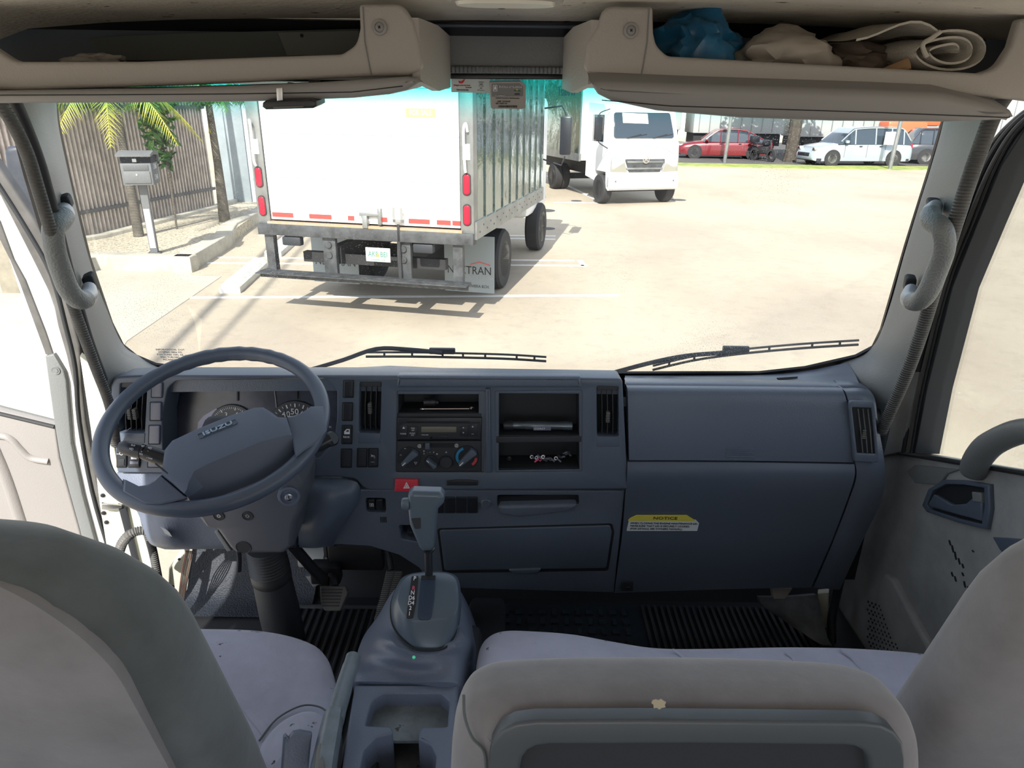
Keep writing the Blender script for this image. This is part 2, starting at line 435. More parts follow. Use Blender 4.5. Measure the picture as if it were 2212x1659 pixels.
flat('pavement', M_['grnd'], [(-70, -20), (80, -20), (80, 90), (-70, 90)], -.3, 0)
g = lambda x, y, z=0: tuple(W(x, y, Z=z).to_2d())
flat('driveway_slab', M_['drive'], [g(275, 737), g(478, 598), g(415, 596), (-4.86, 10.30), (-12, 10.6), (-12, -6), (-3.4, -6), (-3.55, 5.2)], -.02, .006)
# planter bed with its kerbs
PL = [(-4.83, 10.30), (-5.02, 12.4), (-5.35, 13.6), (-5.50, 15.9), (-6.0, 21.5)]
bm = bmesh.new()
def kerb_run(bm, P, w_, h):
    fr = Fr((0, 0, h), (0, 0, 1), (0, 1, 0)); L = [Vector(p) for p in P]; A, B = [], []
    for i, p in enumerate(L):
        d = (L[min(i+1, len(L)-1)]-L[max(i-1, 0)]).normalized(); n_ = Vector((-d.y, d.x)); A.append(tuple(p)); B.append(tuple(p+n_*w_))
    add_slab(bm, fr, A+B[::-1], h+.02, .025, px=False)
kerb_run(bm, PL, .28, .24)
struct('planter_kerb', bm, M_['kerb'])
bm = bmesh.new(); kerb_run(bm, [(-11.5, 10.62), (-7.0, 10.42), (-4.83, 10.30)], .22, .24)
struct('front_kerb', bm, M_['kerb'])
bm = bmesh.new(); kerb_run(bm, [(-7.55, 10.8), (-7.0, 12.0), (-6.62, 15.8), (-6.6, 17)], .16, .27)
struct('fence_footing', bm, M_['kerb'])
fl = flat('gravel_bed', M_['gravel'], [(-4.95, 10.4), (-5.2, 13), (-5.6, 16), (-6.1, 21.4), (-9, 21.4), (-9, 10.6)], -.02, .2, kind='stuff')
tag(fl, 'pale gravel and dry leaves filling the planter beside the slatted fence', 'gravel', kind='stuff')
def line(P, w_=.1, name='parking_line', z=.004):
    bm = bmesh.new(); a, b = Vector(P[0]), Vector(P[1]); d = (b-a).normalized(); n_ = Vector((-d.y, d.x))*w_/2
    add_slab(bm, Fr((0, 0, z), (0, 0, 1), (0, 1, 0)), [tuple(a-n_), tuple(b-n_), tuple(b+n_), tuple(a+n_)], z+.01, px=False)
    return struct(name, bm, M_['line'])
line([g(1338, 638), g(395, 643)], .09)
line([g(1262, 574), g(420, 568)], .09); line([g(1240, 563), g(470, 556)], .09)
line([g(1252, 562), g(1262, 575)], .1)
line([g(1200, 517), g(560, 508)], .09); line([g(1200, 510), g(590, 502)], .08)
line([g(1183, 380), g(1300, 437)], .12); line([g(1195, 437), g(1330, 439)], .1)
# ================================================================ CAB SHELL
FZ, CZ = 0.98, 2.49
bm = bmesh.new(); add_box(bm, (0, .40, FZ-.03), (1.96, 2.76, .06)); struct('floor', bm, M_['fire'])
bm = bmesh.new()
pr = [(1.70, .98), (1.79, 1.10), (1.82, 1.60), (1.86, 1.60), (1.84, 1.06), (1.74, .92)]
V = [[bm.verts.new((x, y, z)) for y, z in pr] for x in (-.97, .99)]
bridge(bm, V[0], V[1]); bm.faces.new(V[0]); bm.faces.new(V[1])
struct('wall_front', bm, M_['fire'])
sheet('trim_17', M_['insul'], None, [[Vector((x, y, z)) for x in (-.96, -.8, -.68, -.58)] for y, z in ((1.60, .987), (1.69, 1.0), (1.78, 1.12), (1.79, 1.30), (1.80, 1.5))], (0, .012, -.006), 10, 4, kind='structure')
bm = bmesh.new()
xs = [-1.02, -.9, -.5, 0, .5, .9, 1.02]; ys = [-.98, -.4, .2, .7, 1.0, 1.2, 1.34, 1.43]
def cz(x, y): return CZ-.05*max(0, (abs(x)-.75)/.27)**2*1.2-.10*max(0, (y-1.15)/.28)**2*.0
rows = [[Vector((x, y, cz(x, y)+.006*math.cos(x*1.6)-.03*max(0, min(1, (1.12-y)/.5)))) for x in xs] for y in ys]
bm.free()
sheet('ceiling', M_['ceil'], None, rows, (0, 0, .06), 14, 3, kind='structure')
bm = bmesh.new(); add_slab(bm, Fr((0, -.95, 0), (0, 1, 0)), [(-1.03, .87), (1.03, .87), (1.03, 2.53), (-1.03, 2.53)], .06, px=False, holes=[[(-.75, 1.66), (.75, 1.66), (.75, 2.30), (-.75, 2.30)]], hr=.05); struct('wall_rear', bm, M_['beiged'])  # unseen rear window opening, added to let sun brighten the ceiling
for s_, nm in ((-1, 'left'), (1, 'right')):
    bm = bmesh.new(); X = s_*1.03
    fr = Fr((X, 0, 0), (-s_, 0, 0))
    # rear side wall with its window opening (frame axes: u along y)
    def yy(y, z): q = Vector((X, y, z)); return (q.dot(fr.u), q.dot(fr.v))
    add_slab(bm, fr, [yy(-.98, .9), yy(.42, .9), yy(.42, 2.52), yy(-.98, 2.52)], .05, px=False, holes=[[yy(-.8, 1.62), yy(.28, 1.62), yy(.28, 2.34), yy(-.8, 2.34)]], hr=.06)
    struct('wall_'+nm, bm, M_['beiged'])
    bm = bmesh.new(); add_slab(bm, fr, [yy(.30, 2.40), yy(1.48, 2.40), yy(1.42, 2.55), yy(.30, 2.55)], .05, .01, px=False)
    struct('trim_%d' % (1 if s_ < 0 else 2), bm, M_['beiged'])
bm = bmesh.new(); add_box(bm, (0, -.62, 1.22), (1.9, .62, .40), bev=.04); add_box(bm, (0, -.88, 1.50), (1.9, .10, .30), bev=.03); struct('trim_16', bm, mat('rear_bench_fabric', (.42, .40, .40), .9))  # unseen rear bench, added in light grey to bounce sun onto the ceiling
# outer nose panel under the windshield
bm = bmesh.new(); add_box(bm, (0, 1.93, 1.18), (2.04, .08, .80), bev=.03); add_box(bm, (0, 1.40, .86), (2.04, 1.0, .06)); struct('cab_nose', bm, M_['white'])
# ---- windshield
WSn = Vector((0, -(2.3967-1.6892), -(1.74-1.43))).normalized()
p_b = W(1078, 808, Y=1.74); p_t = W(1078, 170, Y=1.43)
dv = (p_t-p_b).normalized(); WSn = Vector((0, -dv.z, dv.y)).normalized()
FW = Fr(p_b, WSn, dv)
WSP = [(120, 262), (150, 400), (190, 560), (238, 700), (262, 748), (292, 772), (335, 790), (440, 803), (745, 806), (1100, 809), (1640, 808), (1740, 797), (1850, 772), (1888, 752), (1906, 715), (1960, 530), (2010, 372), (2040, 266), (2046, 190), (2010, 160), (1260, 160), (925, 158), (150, 150), (112, 190)]
win = thing('window_1', 'wide windshield glass with blue-green shade band and dust specks', 'windshield', p_b, kind='structure')
slab('glass_pane', M_['ws'], win, FW.up(-.012), WSP, .004)
O2 = [FW.two(*p) for p in WSP]
if area2(O2) < 0: O2 = O2[::-1]
bm = bmesh.new(); add_slab(bm, FW, offs(O2, -.09), .008, 0, px=False, holes=[offs(O2, .0035)])
fin('black_edge_band', bm, M_['frit'], win)
# small maker's text etched low on the glass
for i, s_ in enumerate(['INFORMATION  DOT', 'HYEPNO 0806 M2', 'FTM TUND 03FL AS', 'MSC TUROBD', 'MCANDIR']):
    textpx('glass_marking', s_, M_['inkg'], win, FW, 368, 755+i*5.4, 3.2, h=.001)
# body behind glass: pillars (outer, painted) hidden behind trims
def px3(L): return [W(p[0], p[1], Y=p[2]) for p in L]
# ---- A pillar trims (grained light grey)
rowsL = [
 px3([(40, 180, 1.20), (75, 180, 1.25), (118, 180, 1.36)]),
 px3([(46, 262, 1.22), (85, 258, 1.29), (121, 262, 1.42)]),
 px3([(88, 360, 1.24), (118, 358, 1.33), (141, 360, 1.47)]),
 px3([(106, 450, 1.27), (138, 450, 1.37), (163, 455, 1.51)]),
 px3([(140, 560, 1.31), (168, 560, 1.41), (190, 562, 1.56)]),
 px3([(168, 650, 1.35), (195, 650, 1.45), (222, 655, 1.62)]),
 px3([(196, 740, 1.40), (226, 735, 1.50), (262, 748, 1.67)]),
 px3([(215, 800, 1.44), (255, 790, 1.53), (300, 777, 1.70)]),
 px3([(238, 860, 1.50), (290, 835, 1.56), (350, 800, 1.72)]),
 px3([(262, 900, 1.54), (330, 870, 1.60), (420, 812, 1.74)])]
pil = thing('trim_3', 'light grey grained pillar trim left of the windshield', 'trim', rowsL[3][0], kind='structure')
sheet('pillar_cover', M_['plasl'], pil, rowsL, (-.015, .03, 0), 6, 5)
rowsR = [
 px3([(2050, 190, 1.36), (2090, 190, 1.26), (2145, 190, 1.20)]),
 px3([(2040, 266, 1.42), (2080, 266, 1.30), (2122, 262, 1.22)]),
 px3([(2012, 365, 1.47), (2050, 365, 1.34), (2088, 360, 1.25)]),
 px3([(1985, 450, 1.51), (2028, 450, 1.38), (2062, 450, 1.28)]),
 px3([(1952, 560, 1.56), (1992, 560, 1.42), (2030, 560, 1.32)]),
 px3([(1925, 655, 1.62), (1965, 655, 1.47), (2000, 650, 1.36)]),
 px3([(1896, 735, 1.67), (1935, 740, 1.52), (1975, 740, 1.42)]),
 px3([(1865, 768, 1.70), (1915, 790, 1.55), (1956, 800, 1.46)]),
 px3([(1815, 785, 1.72), (1880, 830, 1.58), (1925, 870, 1.51)]),
 px3([(1812, 800, 1.73), (1850, 845, 1.62), (1900, 905, 1.56)])]
pir = thing('trim_4', 'light grey grained pillar trim right of the windshield', 'trim', rowsR[3][0], kind='structure')
sheet('pillar_cover', M_['plasl'], pir, rowsR, (.015, .03, 0), 6, 5)
# ---- ribbed door seals running beside the pillar trims
def pxline(L): return [W(p[0], p[1], Y=p[2]) for p in L]
def seal(name, m, L, r, kind='structure', flat_=1.0, par=None):
    bm = bmesh.new(); P = spl(pxline(L), 6, closed=False); add_tube(bm, P, r, 10, flat=flat_)
    return fin(name, bm, m, par, 50, kind=None if par else kind)
seal('trim_5', M_['rubg'], [(-20, 195, 1.10), (25, 262, 1.15), (58, 330, 1.18), (80, 400, 1.20), (104, 480, 1.22), (122, 545, 1.25), (140, 610, 1.28), (172, 700, 1.32), (205, 790, 1.36), (238, 880, 1.40), (250, 960, 1.44)], .0105)
seal('trim_6', M_['blkm'], [(20, 195, 1.16), (50, 262, 1.20), (80, 340, 1.23), (98, 400, 1.25), (120, 480, 1.28), (140, 560, 1.31), (165, 650, 1.35), (192, 740, 1.39), (222, 820, 1.43)], .011)
seal('trim_7', M_['rubg'], [(2190, 180, 1.14), (2150, 240, 1.17), (2118, 320, 1.20), (2090, 400, 1.22), (2058, 500, 1.26), (2020, 620, 1.31), (1990, 720, 1.36), (1958, 810, 1.41), (1925, 885, 1.46), (1905, 930, 1.50)], .013)
# ---- header between the shelves
FH = Fr((0, 1.40, 2.4), (0, -1, 0))
hd = thing('trim_8', 'grey ribbed header panel between the overhead shelves', 'trim', (0, 1.40, 2.39), kind='structure')
M_['ribh'] = mat('ribbed_header_plastic', (.17, .185, .20), .5, bump=('wave', 42, .8, .003, 'X'))
slab('header_panel', mat('header_grained', (.20, .215, .23), .5, bump=('grain', 330, .5, .0006)), hd, FH, [(880, 56), (1300, 60), (1300, 152), (880, 148)], .03, .004)
slab('header_lip', M_['ribh'], hd, FH.up(.012), [(860, 141), (1310, 145), (1310, 160), (860, 157)], .03, .004)
slab('header_top_strip', M_['plas'], hd, FH.up(.01), [(880, 50), (1300, 54), (1300, 62), (880, 58)], .03, .003)
slab('header_black_seal', M_['frit'], hd, FH.up(-.004), [(860, 158), (1310, 161), (1310, 172), (860, 169)], .02, .002)  # black seal strip below the header lip
# ================================================================ DASHBOARD
dash = thing('dashboard', 'long dark blue-grey plastic dashboard spanning the cab under the windshield', 'dashboard', (0, 1.50, 1.0))
FD = Fr(W(1100, 900, Y=1.475), (0, -1, .10))
DD = .10
CLU = [(352, 990), (350, 900), (362, 838, .03), (380, 822, .03), (700, 816, .03), (728, 838, .03), (728, 900), (722, 955, .02), (690, 990, .02)]
CEN1 = [(858, 846), (1047, 846), (1046, 1020), (856, 1020)]
CEN2 = [(1070, 846), (1258, 844), (1258, 1018), (1070, 1020)]
V1 = [(260, 828), (318, 826), (312, 935), (255, 935)]
V2 = [(777, 826), (824, 826), (821, 936), (775, 934)]
V3 = [(1289, 834), (1336, 836), (1337, 943), (1290, 942)]
BEZ = [(238, 835), (246, 814, .02), (300, 811), (740, 811), (1000, 813), (1345, 818, .012), (1357, 1058, .006), (800, 1060, .01), (784, 1054, .012), (768, 1036, .02), (735, 1031, .02), (640, 1030), (355, 1023), (252, 1022, .008)]
slab('instrument_bezel', M_['plas'], dash, FD, BEZ, .075, .006, holes=[CLU, CEN1, CEN2, V1, V2, V3], r=.01, hr=.004, hbev=.003)
# cover strip across the middle top
slab('top_pad', M_['plasg'], dash, FD.up(.010), [(857, 812), (1254, 814), (1258, 838), (856, 838)], .03, .008, r=.004)
# deep top surface running forward to the glass
bm = bmesh.new()
V = add_grid(bm, [px3([(246, 822, 1.50), (700, 818, 1.50), (1345, 826, 1.50)]), [Vector((-.86, 1.60, 1.70)), Vector((-.3, 1.60, 1.76)), Vector((.26, 1.60, 1.74))], [Vector((-.86, 1.79, 1.655)), Vector((-.3, 1.79, 1.655)), Vector((.26, 1.79, 1.655))]])
B = [[bm.verts.new(v.co+Vector((0, 0, -.03))) for v in r] for r in V]
for i in range(2): bridge(bm, B[i], B[i+1], False)
bridge(bm, V[0], B[0], False); bridge(bm, V[-1], B[-1], False)
fin('top_shelf', bm, M_['plasg'], dash)
# ---- instrument cluster
FC = Fr(FD.p(0, 0, -.085), (0, -1, .22))
clu = slab('instrument_cluster', M_['gpan'], dash, FC, [(340, 828), (742, 822), (742, 1000), (340, 1000)], .01)
slab('lens_hood', M_['blkm'], clu, FC.up(.006), [(352, 845), (420, 834), (560, 828), (700, 832), (735, 838), (735, 826), (352, 822)], .006, .001)
for x, y0, y1 in ((513, 843, 866), (641, 843, 862)):
    slab('lens_rib', M_['blkm'], clu, FC.up(.004), rect(x-1.5, y0, x+1.5, y1), .004, 0)
slab('lens_line', M_['inkg'], clu, FC.up(.003), [(591, 836), (592.2, 836), (599, 893), (597.5, 893)], .003)
slab('painted_glare', M_['gpale'], clu, FC.up(.003), [(426, 930), (428, 912, .01), (440, 898, .02), (470, 880), (470, 940)], .003, 0, r=.004)  # glare on the lens, painted as a pale slab
def gauge(cx, cy, r, nums, a0, a1, nt, big):
    a, b = FC.two(cx, cy); a2, b2 = FC.two(cx+r, cy); R = a2-a
    bm = bmesh.new(); add_lathe(bm, [(0, .006), (R, .006), (R*1.03, .002), (R*1.03, 0)], FC.p(a, b), FC.n, 40)
    g_ = fin('gauge_dial', bm, M_['gface'], clu)
    bm = bmesh.new()
    for i in range(nt+1):
        t = math.radians(a0+(a1-a0)*i/nt); l = .13 if i % big == 0 else .08; wd = .010 if i % big == 0 else .0045
        c, s = math.cos(t), math.sin(t)
        P = [(R*.92, -wd*R*2), (R*.92, wd*R*2), (R*(.92-l), wd*R*2), (R*(.92-l), -wd*R*2)]
        L = [bm.verts.new(FC.p(a+u*c-v*s, b+u*s+v*c, .0072)) for u, v in P]; bm.faces.new(L)
        L2 = [bm.verts.new(FC.p(a+u*c-v*s, b+u*s+v*c, .0065)) for u, v in P]; bridge(bm, L, L2)
    fin('tick_marks', bm, M_['ink'], clu, smooth=0)
    for s_, an in nums:
        t = math.radians(an); text('dial_number', s_, M_['ink'], clu, FC, a+R*.62*math.cos(t), b+R*.62*math.sin(t), R*.30, h=.0068)
    return a, b, R
gauge(505, 925, 52, [('0', 215), ('1', 180), ('2', 150), ('3', 112), ('4', 72), ('5', 32)], -40, 220, 52, 8)
a, b, R = gauge(641, 925, 60, [('20', 188), ('30', 152), ('40', 122), ('50', 92), ('60', 60), ('70', 28)], -30, 210, 24, 2)
text('dial_unit', 'MPH', M_['ink'], clu, FC, a, b+R*.3, R*.24, h=.0068)
textpx('dial_letter', 'H', M_['ink'], clu, FC, 714, 922, 5, h=.004)
# ---- vents
def vent(P, nl, knob, shade=0):
    v = slab('air_vent', M_['hole'], dash, FD.up(-.045), [(p[0]+(p[0]-sum(q[0] for q in P)/4)*.12, p[1]+(p[1]-sum(q[1] for q in P)/4)*.06) for p in P], .01)
    (x0, y0), (x1, _), (x2, y2), (x3, y3) = P[:4]
    for i in range(1, nl+1):
        f = i/(nl+1); xa = x0+(x1-x0)*f; xb = x3+(x2-x3)*f; A = FD.px(xa, y0+3, -.012); B_ = FD.px(xb, y3-2, -.012)
        bm = bmesh.new(); n_ = FD.n; t = .0009; u = FD.u
        C_ = A.lerp(B_, .5)+FD.n*.006
        rows = []
        for q in (A, A.lerp(C_, .5)+n_*.002, C_, C_.lerp(B_, .5)+n_*.002, B_):
            rows.append([q-u*t, q+u*t, q+u*t-n_*.022, q-u*t-n_*.022])
        add_loft(bm, rows); sl = fin('vent_slat', bm, M_['blkm'], v)
        if knob and abs(f-.5) < .1:
            k0 = FD.px(xa+(xb-xa)*.55, y0+(y3-y0)*knob); bm = bmesh.new()
            for j in range(6): add_box(bm, k0+FD.v*(j*.0042-.01)+n_*-.001, (.0085, .012, .0028), bev=.0008)
            add_box(bm, k0-n_*.004, (.005, .012, .026)); fin('vent_knob', bm, M_['rubs'], v)
    # deflector ledge under the louvres
    slab('vent_lip', M_['plas'], v, FD.up(.0015), [(x3-1, y3+1), (x2+1, y2+1), (x2, y2+22), (x3-1, y3+23)], .004, .0015)
    slab('vent_brow', M_['blkm'], v, FD.up(-.004), [(x0, y0-1), (x1, y1b(P)), (x1-1, y0+9), (x0+1, y0+9)], .02, .001)
def y1b(P): return P[1][1]-1
vent(V1, 4, .62); vent(V2, 3, .52); vent(V3, 3, .62)
# ---- rocker switches and blanks
def switch(name, P, icon=None, m='blk', fr=FD, h=.006, frame=True):
    cx = sum(p[0] for p in P)/4; cy = sum(p[1] for p in P)/4
    s_ = slab(name, M_['hole'], dash, fr.up(.0012), P, .01, .001, r=.003)
    Q = [(cx+(p[0]-cx)*.84, cy+(p[1]-cy)*.9) for p in P]
    slab('rocker', M_[m], s_, fr.up(h), Q, .01, .0022, r=.003)
    if icon: icon(s_, cx, cy, fr.up(h))
    return s_
def sw(x0, y0, x1, y1): return [(x0, y0), (x1, y0), (x1-1, y1), (x0-1, y1)]
M_['swblue'] = mat('switch_blank_plastic', (.13, .14, .19), .3)
for P in ((326, 826, 352, 860), (323, 868, 350, 910), (320, 918, 347, 961)): switch('switch_blank', sw(*P), m='swblue')
def ic_lamp(s_, cx, cy, f):
    bm = bmesh.new(); add_box(bm, f.px(cx, cy-4, .0006), (.012, .001, .006)); fin('switch_icon', bm, M_['ink'], s_)
switch('dimmer_switch', sw(252, 965, 275, 1011), lambda s_, x, y, f: (textpx('switch_icon', '\u2013O\u2013', M_['ink'], s_, f, x-1, y-8, 7), slab('dimmer_wheel', M_['blkm'], s_, f.up(.002), rect(x-7, y+4, x+5, y+18), .004, .001)))
switch('fog_lamp_switch', sw(277, 965, 304, 1011), lambda s_, x, y, f: (slab('switch_icon', M_['ink'], s_, f.up(.0008), rect(x-7, y-2, x+5, y+4), .001), slab('switch_ridge', M_['swblue'], s_, f.up(.003), rect(x-10, y+9, x+9, y+15), .003, .001)))
switch('switch_blank', sw(318, 975, 346, 1011), m='swblue')
for P in ((741, 821, 765, 860), (739, 869, 763, 910)): switch('switch_blank', sw(*P))
def ic_rear(s_, x, y, f):
    textpx('switch_icon', 'REAR', M_['ink'], s_, f, x-1, y+5, 4)
    bm = bmesh.new(); add_slab(bm, f.up(.0008), [(x-6, y-1), (x-6, y-7), (x-1, y-12), (x+6, y-12), (x+6, y-1)], .0008, holes=[[(x-3, y-6), (x, y-10), (x+4, y-10), (x+4, y-6)]]); fin('switch_icon', bm, M_['ink'], s_)
switch('rear_window_switch', sw(738, 918, 762, 960), ic_rear)
switch('switch_blank', sw(736, 969, 761, 1011))
switch('switch_blank', sw(771, 968, 794, 1010), m='blk')
def ic_cruise(s_, x, y, f):
    a, b = f.two(x, y-2); bm = bmesh.new()
    P = [f.p(a+.0042*math.cos(t), b+.0042*math.sin(t), .0006) for t in [math.radians(k) for k in range(-50, 200, 18)]]
    add_tube(bm, P, .0005, 5); add_tube(bm, [f.p(a-.005, b+.006, .0006), f.p(a+.001, b, .0006)], .0006, 5); fin('switch_icon', bm, M_['ink'], s_)
    textpx('switch_icon', 'MAIN', M_['inkg'], s_, f, x-1, y+9, 2.2)
switch('cruise_switch', sw(795, 968, 818, 1010), ic_cruise)
# ---- centre stack
st = slab('stack_frame', M_['plas'], dash, FD.up(-.004), [(846, 840), (1062, 840), (1060, 1030), (844, 1030)], .012, .002, holes=[[(860, 852), (1034, 852), (1034, 1018), (858, 1018)]])
st2 = slab('stack_frame', M_['plas'], dash, FD.up(-.004), [(1062, 840), (1268, 840), (1268, 1030), (1062, 1030)], .012, .002, holes=[[(1078, 850), (1251, 850), (1252, 1014), (1077, 1016)]])
bm = bmesh.new(); add_slab(bm, FD.up(.010), [(1049, 840), (1059, 840), (1063, 1022), (1049, 1022)], .03, .006); fin('stack_divider', bm, M_['plas'], dash)
def cubby(P, dep):
    bm = bmesh.new(); q = [FD.px(*p) for p in P]
    o_ = [v-FD.n*.006 for v in q]; i_ = [v-FD.n*dep for v in q]; e = .003
    c_ = sum(q, Vector())/4; oo = [v-FD.n*.006+(v-c_)*.03 for v in q]; io = [v-FD.n*(dep+.004)+(v-c_)*.03 for v in q]
    A = [bm.verts.new(v) for v in o_]; B_ = [bm.verts.new(v) for v in i_]; C_ = [bm.verts.new(v) for v in oo]; D_ = [bm.verts.new(v) for v in io]
    bridge(bm, A, B_); bm.faces.new(B_); bridge(bm, C_, D_); bm.faces.new(D_); bridge(bm, A, C_)
    return fin('storage_cubby', bm, M_['blkm'], dash, smooth=0)
cubby([(860, 852), (1034, 852), (1034, 893), (860, 893)], .09)
cubby([(1078, 850), (1252, 850), (1252, 942), (1078, 942)], .09)
cubby([(1078, 957), (1252, 955), (1252, 1012), (1077, 1014)], .09)
slab('cubby_shelf_lip', M_['blkm'], dash, FD.up(-.003), [(1072, 943), (1256, 942), (1256, 955), (1072, 957)], .01, .002)
slab('cubby_shelf_lip', M_['blkm'], dash, FD.up(-.003), [(858, 893), (1040, 893), (1040, 902), (858, 902)], .01, .002)
rad = slab('radio', M_['blk'], dash, FD.up(.002), [(859, 902), (1041, 902), (1040, 951), (857, 951)], .04, .003)
FRd = FD.up(.002)
slab('radio_face', M_['blkm'], rad, FRd.up(.003), [(862, 917), (880, 914), (1018, 914), (1036, 913), (1036, 944), (1020, 948), (880, 948), (862, 946)], .004, .001)
slab('disc_slot', M_['hole'], rad, FRd.up(.0012), [(878, 910), (1015, 910), (1015, 913), (878, 913)], .002)
slab('display', M_['lcd'], rad, FRd.up(.0045), [(910, 922), (986, 922), (986, 934), (910, 934)], .003, .0006, r=.001)
for P in ([(864, 917), (880, 920), (880, 944), (864, 946)], [(883, 921), (901, 923), (901, 941), (883, 943)], [(992, 923), (1010, 920), (1010, 945), (992, 941)], [(1013, 919), (1032, 914), (1032, 944), (1013, 942)]):
    slab('radio_button', M_['blk'], rad, FRd.up(.0048), P, .004, .0008)
FT = FRd.up(.0050)
for s_, x, y, h in (('\u25b2', 872, 924, 4), ('MODE', 871, 937, 3), ('FLD', 892, 925, 3), ('CH', 892, 929.5, 3), ('FUNC', 891, 936, 3), ('DISP', 891, 940, 2.3), ('+', 1021, 922, 6), ('\u2013', 1021, 937, 6), ('\u02c4', 1001, 925, 6), ('\u02c5', 1001, 936, 6), ('WMA MP3', 918, 939.5, 2.2)):
    textpx('button_mark', s_, M_['ink'], rad, FT, x, y, h)
bm = bmesh.new(); add_lathe(bm, [(.0035, .003), (.0035, .0048), (.002, .0048), (.002, .003)], FRd.px(932, 945), FD.n, 14); fin('aux_socket', bm, M_['hole'], rad)
slab('usb_flap', M_['blk'], rad, FRd.up(.0048), rect(947, 941, 968, 948), .002, .0004)
# climate panel
cl = slab('climate_panel', M_['blkm'], dash, FD.up(.001), [(857, 953), (1040, 952), (1040, 1019), (855, 1020)], .03, .003)
FK = FD.up(.001)
def knobpx(cx, cy, rp, ang, name='climate_knob', bar=True, ring=None):
    a, b = FK.two(cx, cy); R = abs(FK.two(cx+rp, cy)[0]-a); bm = bmesh.new()
    add_lathe(bm, [(0, .0015), (R, .0015), (R*1.04, 0), (R*1.04, -.002)], FK.p(a, b), FD.n, 32)
    k = fin(name, bm, M_['blk'], cl)
    if bar:
        c, s = math.cos(math.radians(ang)), math.sin(math.radians(ang)); L_, w_ = R*.98, R*.34
        P = [(a+u*c-v*s, b+u*s+v*c) for u, v in ((-L_*.8, -w_*.55), (L_*.9, -w_), (L_, -w_*.5), (L_, w_*.5), (L_*.9, w_), (-L_*.8, w_*.55))]
        slab('grip_bar', M_['plas'], k, FK.up(.017), P, .017, .003, px=False)
        P = [(a+u*c-v*s, b+u*s+v*c) for u, v in ((-L_*.8, -w_*.12), (-L_*.35, -w_*.12), (-L_*.35, w_*.12), (-L_*.8, w_*.12))]
        slab('pointer_line', M_['ink'], k, FK.up(.0176), P, .001, 0, px=False)
    return a, b, R
knobpx(884, 988, 24, 45); knobpx(932, 997, 15, -45); knobpx(1008, 987, 26, 45)
a, b, R = knobpx(964, 998, 14.5, 0, 'climate_button', False)
bm = bmesh.new(); add_lathe(bm, [(0, .006), (R*.85, .006), (R*.95, .004), (R*.95, 0)], FK.p(a, b), FD.n, 28); fin('button_cap', bm, M_['blkm'], cl)
def arc(mm, cx, cy, r0, r1, a0, a1):
    a, b = FK.two(cx, cy); k = abs(FK.two(cx+1, cy)[0]-a); bm = bmesh.new(); n_ = 14; P = []
    for i in range(n_+1): t = math.radians(a0+(a1-a0)*i/n_); P.append((a+r1*k*math.cos(t), b+r1*k*math.sin(t)))
    for i in range(n_, -1, -1): t = math.radians(a0+(a1-a0)*i/n_); P.append((a+r0*k*math.cos(t), b+r0*k*math.sin(t)))
    add_slab(bm, FK.up(.0022), P, .0008, px=False); fin('temperature_arc', bm, mm, cl, smooth=0)
arc(M_['blueA'], 1008, 987, 18, 23.5, 110, 225); arc(M_['redA'], 1008, 987, 18, 23.5, -55, -5)
for s_, x, y, h in (('O', 916, 980, 3), ('*', 916, 976, 6), ('.', 923, 976, 4), ('\u2022', 929, 977, 4), ('\u2022', 937, 977, 6), ('\u2022', 944, 981, 8), ('O', 964, 977, 3), ('\u223e', 866, 983, 4), ('\u223e', 875, 969, 4), ('\u223e', 900, 983, 4), ('\u25bd', 898, 1001, 5), ('@', 906, 963, 6), ('@', 986, 962, 6), ('~', 868, 1000, 4)):
    textpx('panel_mark', s_, M_['ink'], cl, FK.up(.0018), x, y, h)
slab('slider_slot', M_['hole'], cl, FK.up(.0012), rect(914, 958, 982, 967), .002, 0, r=.002)
slab('slider_knob', M_['plas'], cl, FK.up(.010), rect(918, 958, 928, 971), .01, .0015)
# hazard button, card slot
hz = slab('hazard_button', M_['red'], dash, FD.up(.006), [(853, 1035), (903, 1036), (904, 1063), (852, 1062)], .03, .002, r=.002)
bm = bmesh.new()
add_slab(bm, FD.up(.0072), [(878, 1041), (885, 1055), (871, 1055)], .0015, holes=[[(878, 1044.5), (882, 1053), (874, 1053)]])
add_slab(bm, FD.up(.0072), [(878, 1047), (880.5, 1052), (875.5, 1052)], .0015)
fin('warning_triangle', bm, M_['ink'], hz)
bm = bmesh.new()
for x in (857, 863, 890, 896):
    for y in (1044, 1051): add_lathe(bm, [(0, .0012), (.0009, .0008), (.0009, 0)], FD.px(x, y, .006), FD.n, 8)
fin('grip_dimples', bm, M_['inkp'], hz)
cs = slab('card_slot', M_['blk'], dash, FD.up(.003), [(965, 1039), (985, 1037), (1012, 1037), (1033, 1039), (1032, 1049), (965, 1049)], .01, .0015)
slab('slot_opening', M_['hole'], cs, FD.up(.0036), rect(969, 1041, 1029, 1046), .004)
# ---- lower dashboard
FL = Fr(FD.px(1050, 1060)-Vector((0, -.012, 0)), (0, -1, -.14))
LOW = [(775, 1058), (1350, 1061), (1347, 1095), (1326, 1281, .004), (1000, 1272), (922, 1250), (905, 1228), (862, 1200), (800, 1181), (735, 1177), (655, 1184), (640, 1178), (640, 1030), (735, 1030)]
SL = [(1074, 1070), (1251, 1070), (1251, 1090), (1074, 1094)]
slab('lower_panel', M_['plasg'], dash, FL, LOW, .05, .005, holes=[SL, [(790, 1076), (832, 1077), (834, 1108), (793, 1107)], [(862, 1135), (905, 1135), (905, 1172), (868, 1165)]], hr=.006, hbev=.003)
slab('slot_back', M_['hole'], dash, FL.up(-.045), rect(1060, 1060, 1265, 1105), .008)
slab('slot_floor', M_['blkm'], dash, FL.up(-.004), [(1076, 1087), (1250, 1084), (1250, 1090), (1076, 1094)], .03, .001)
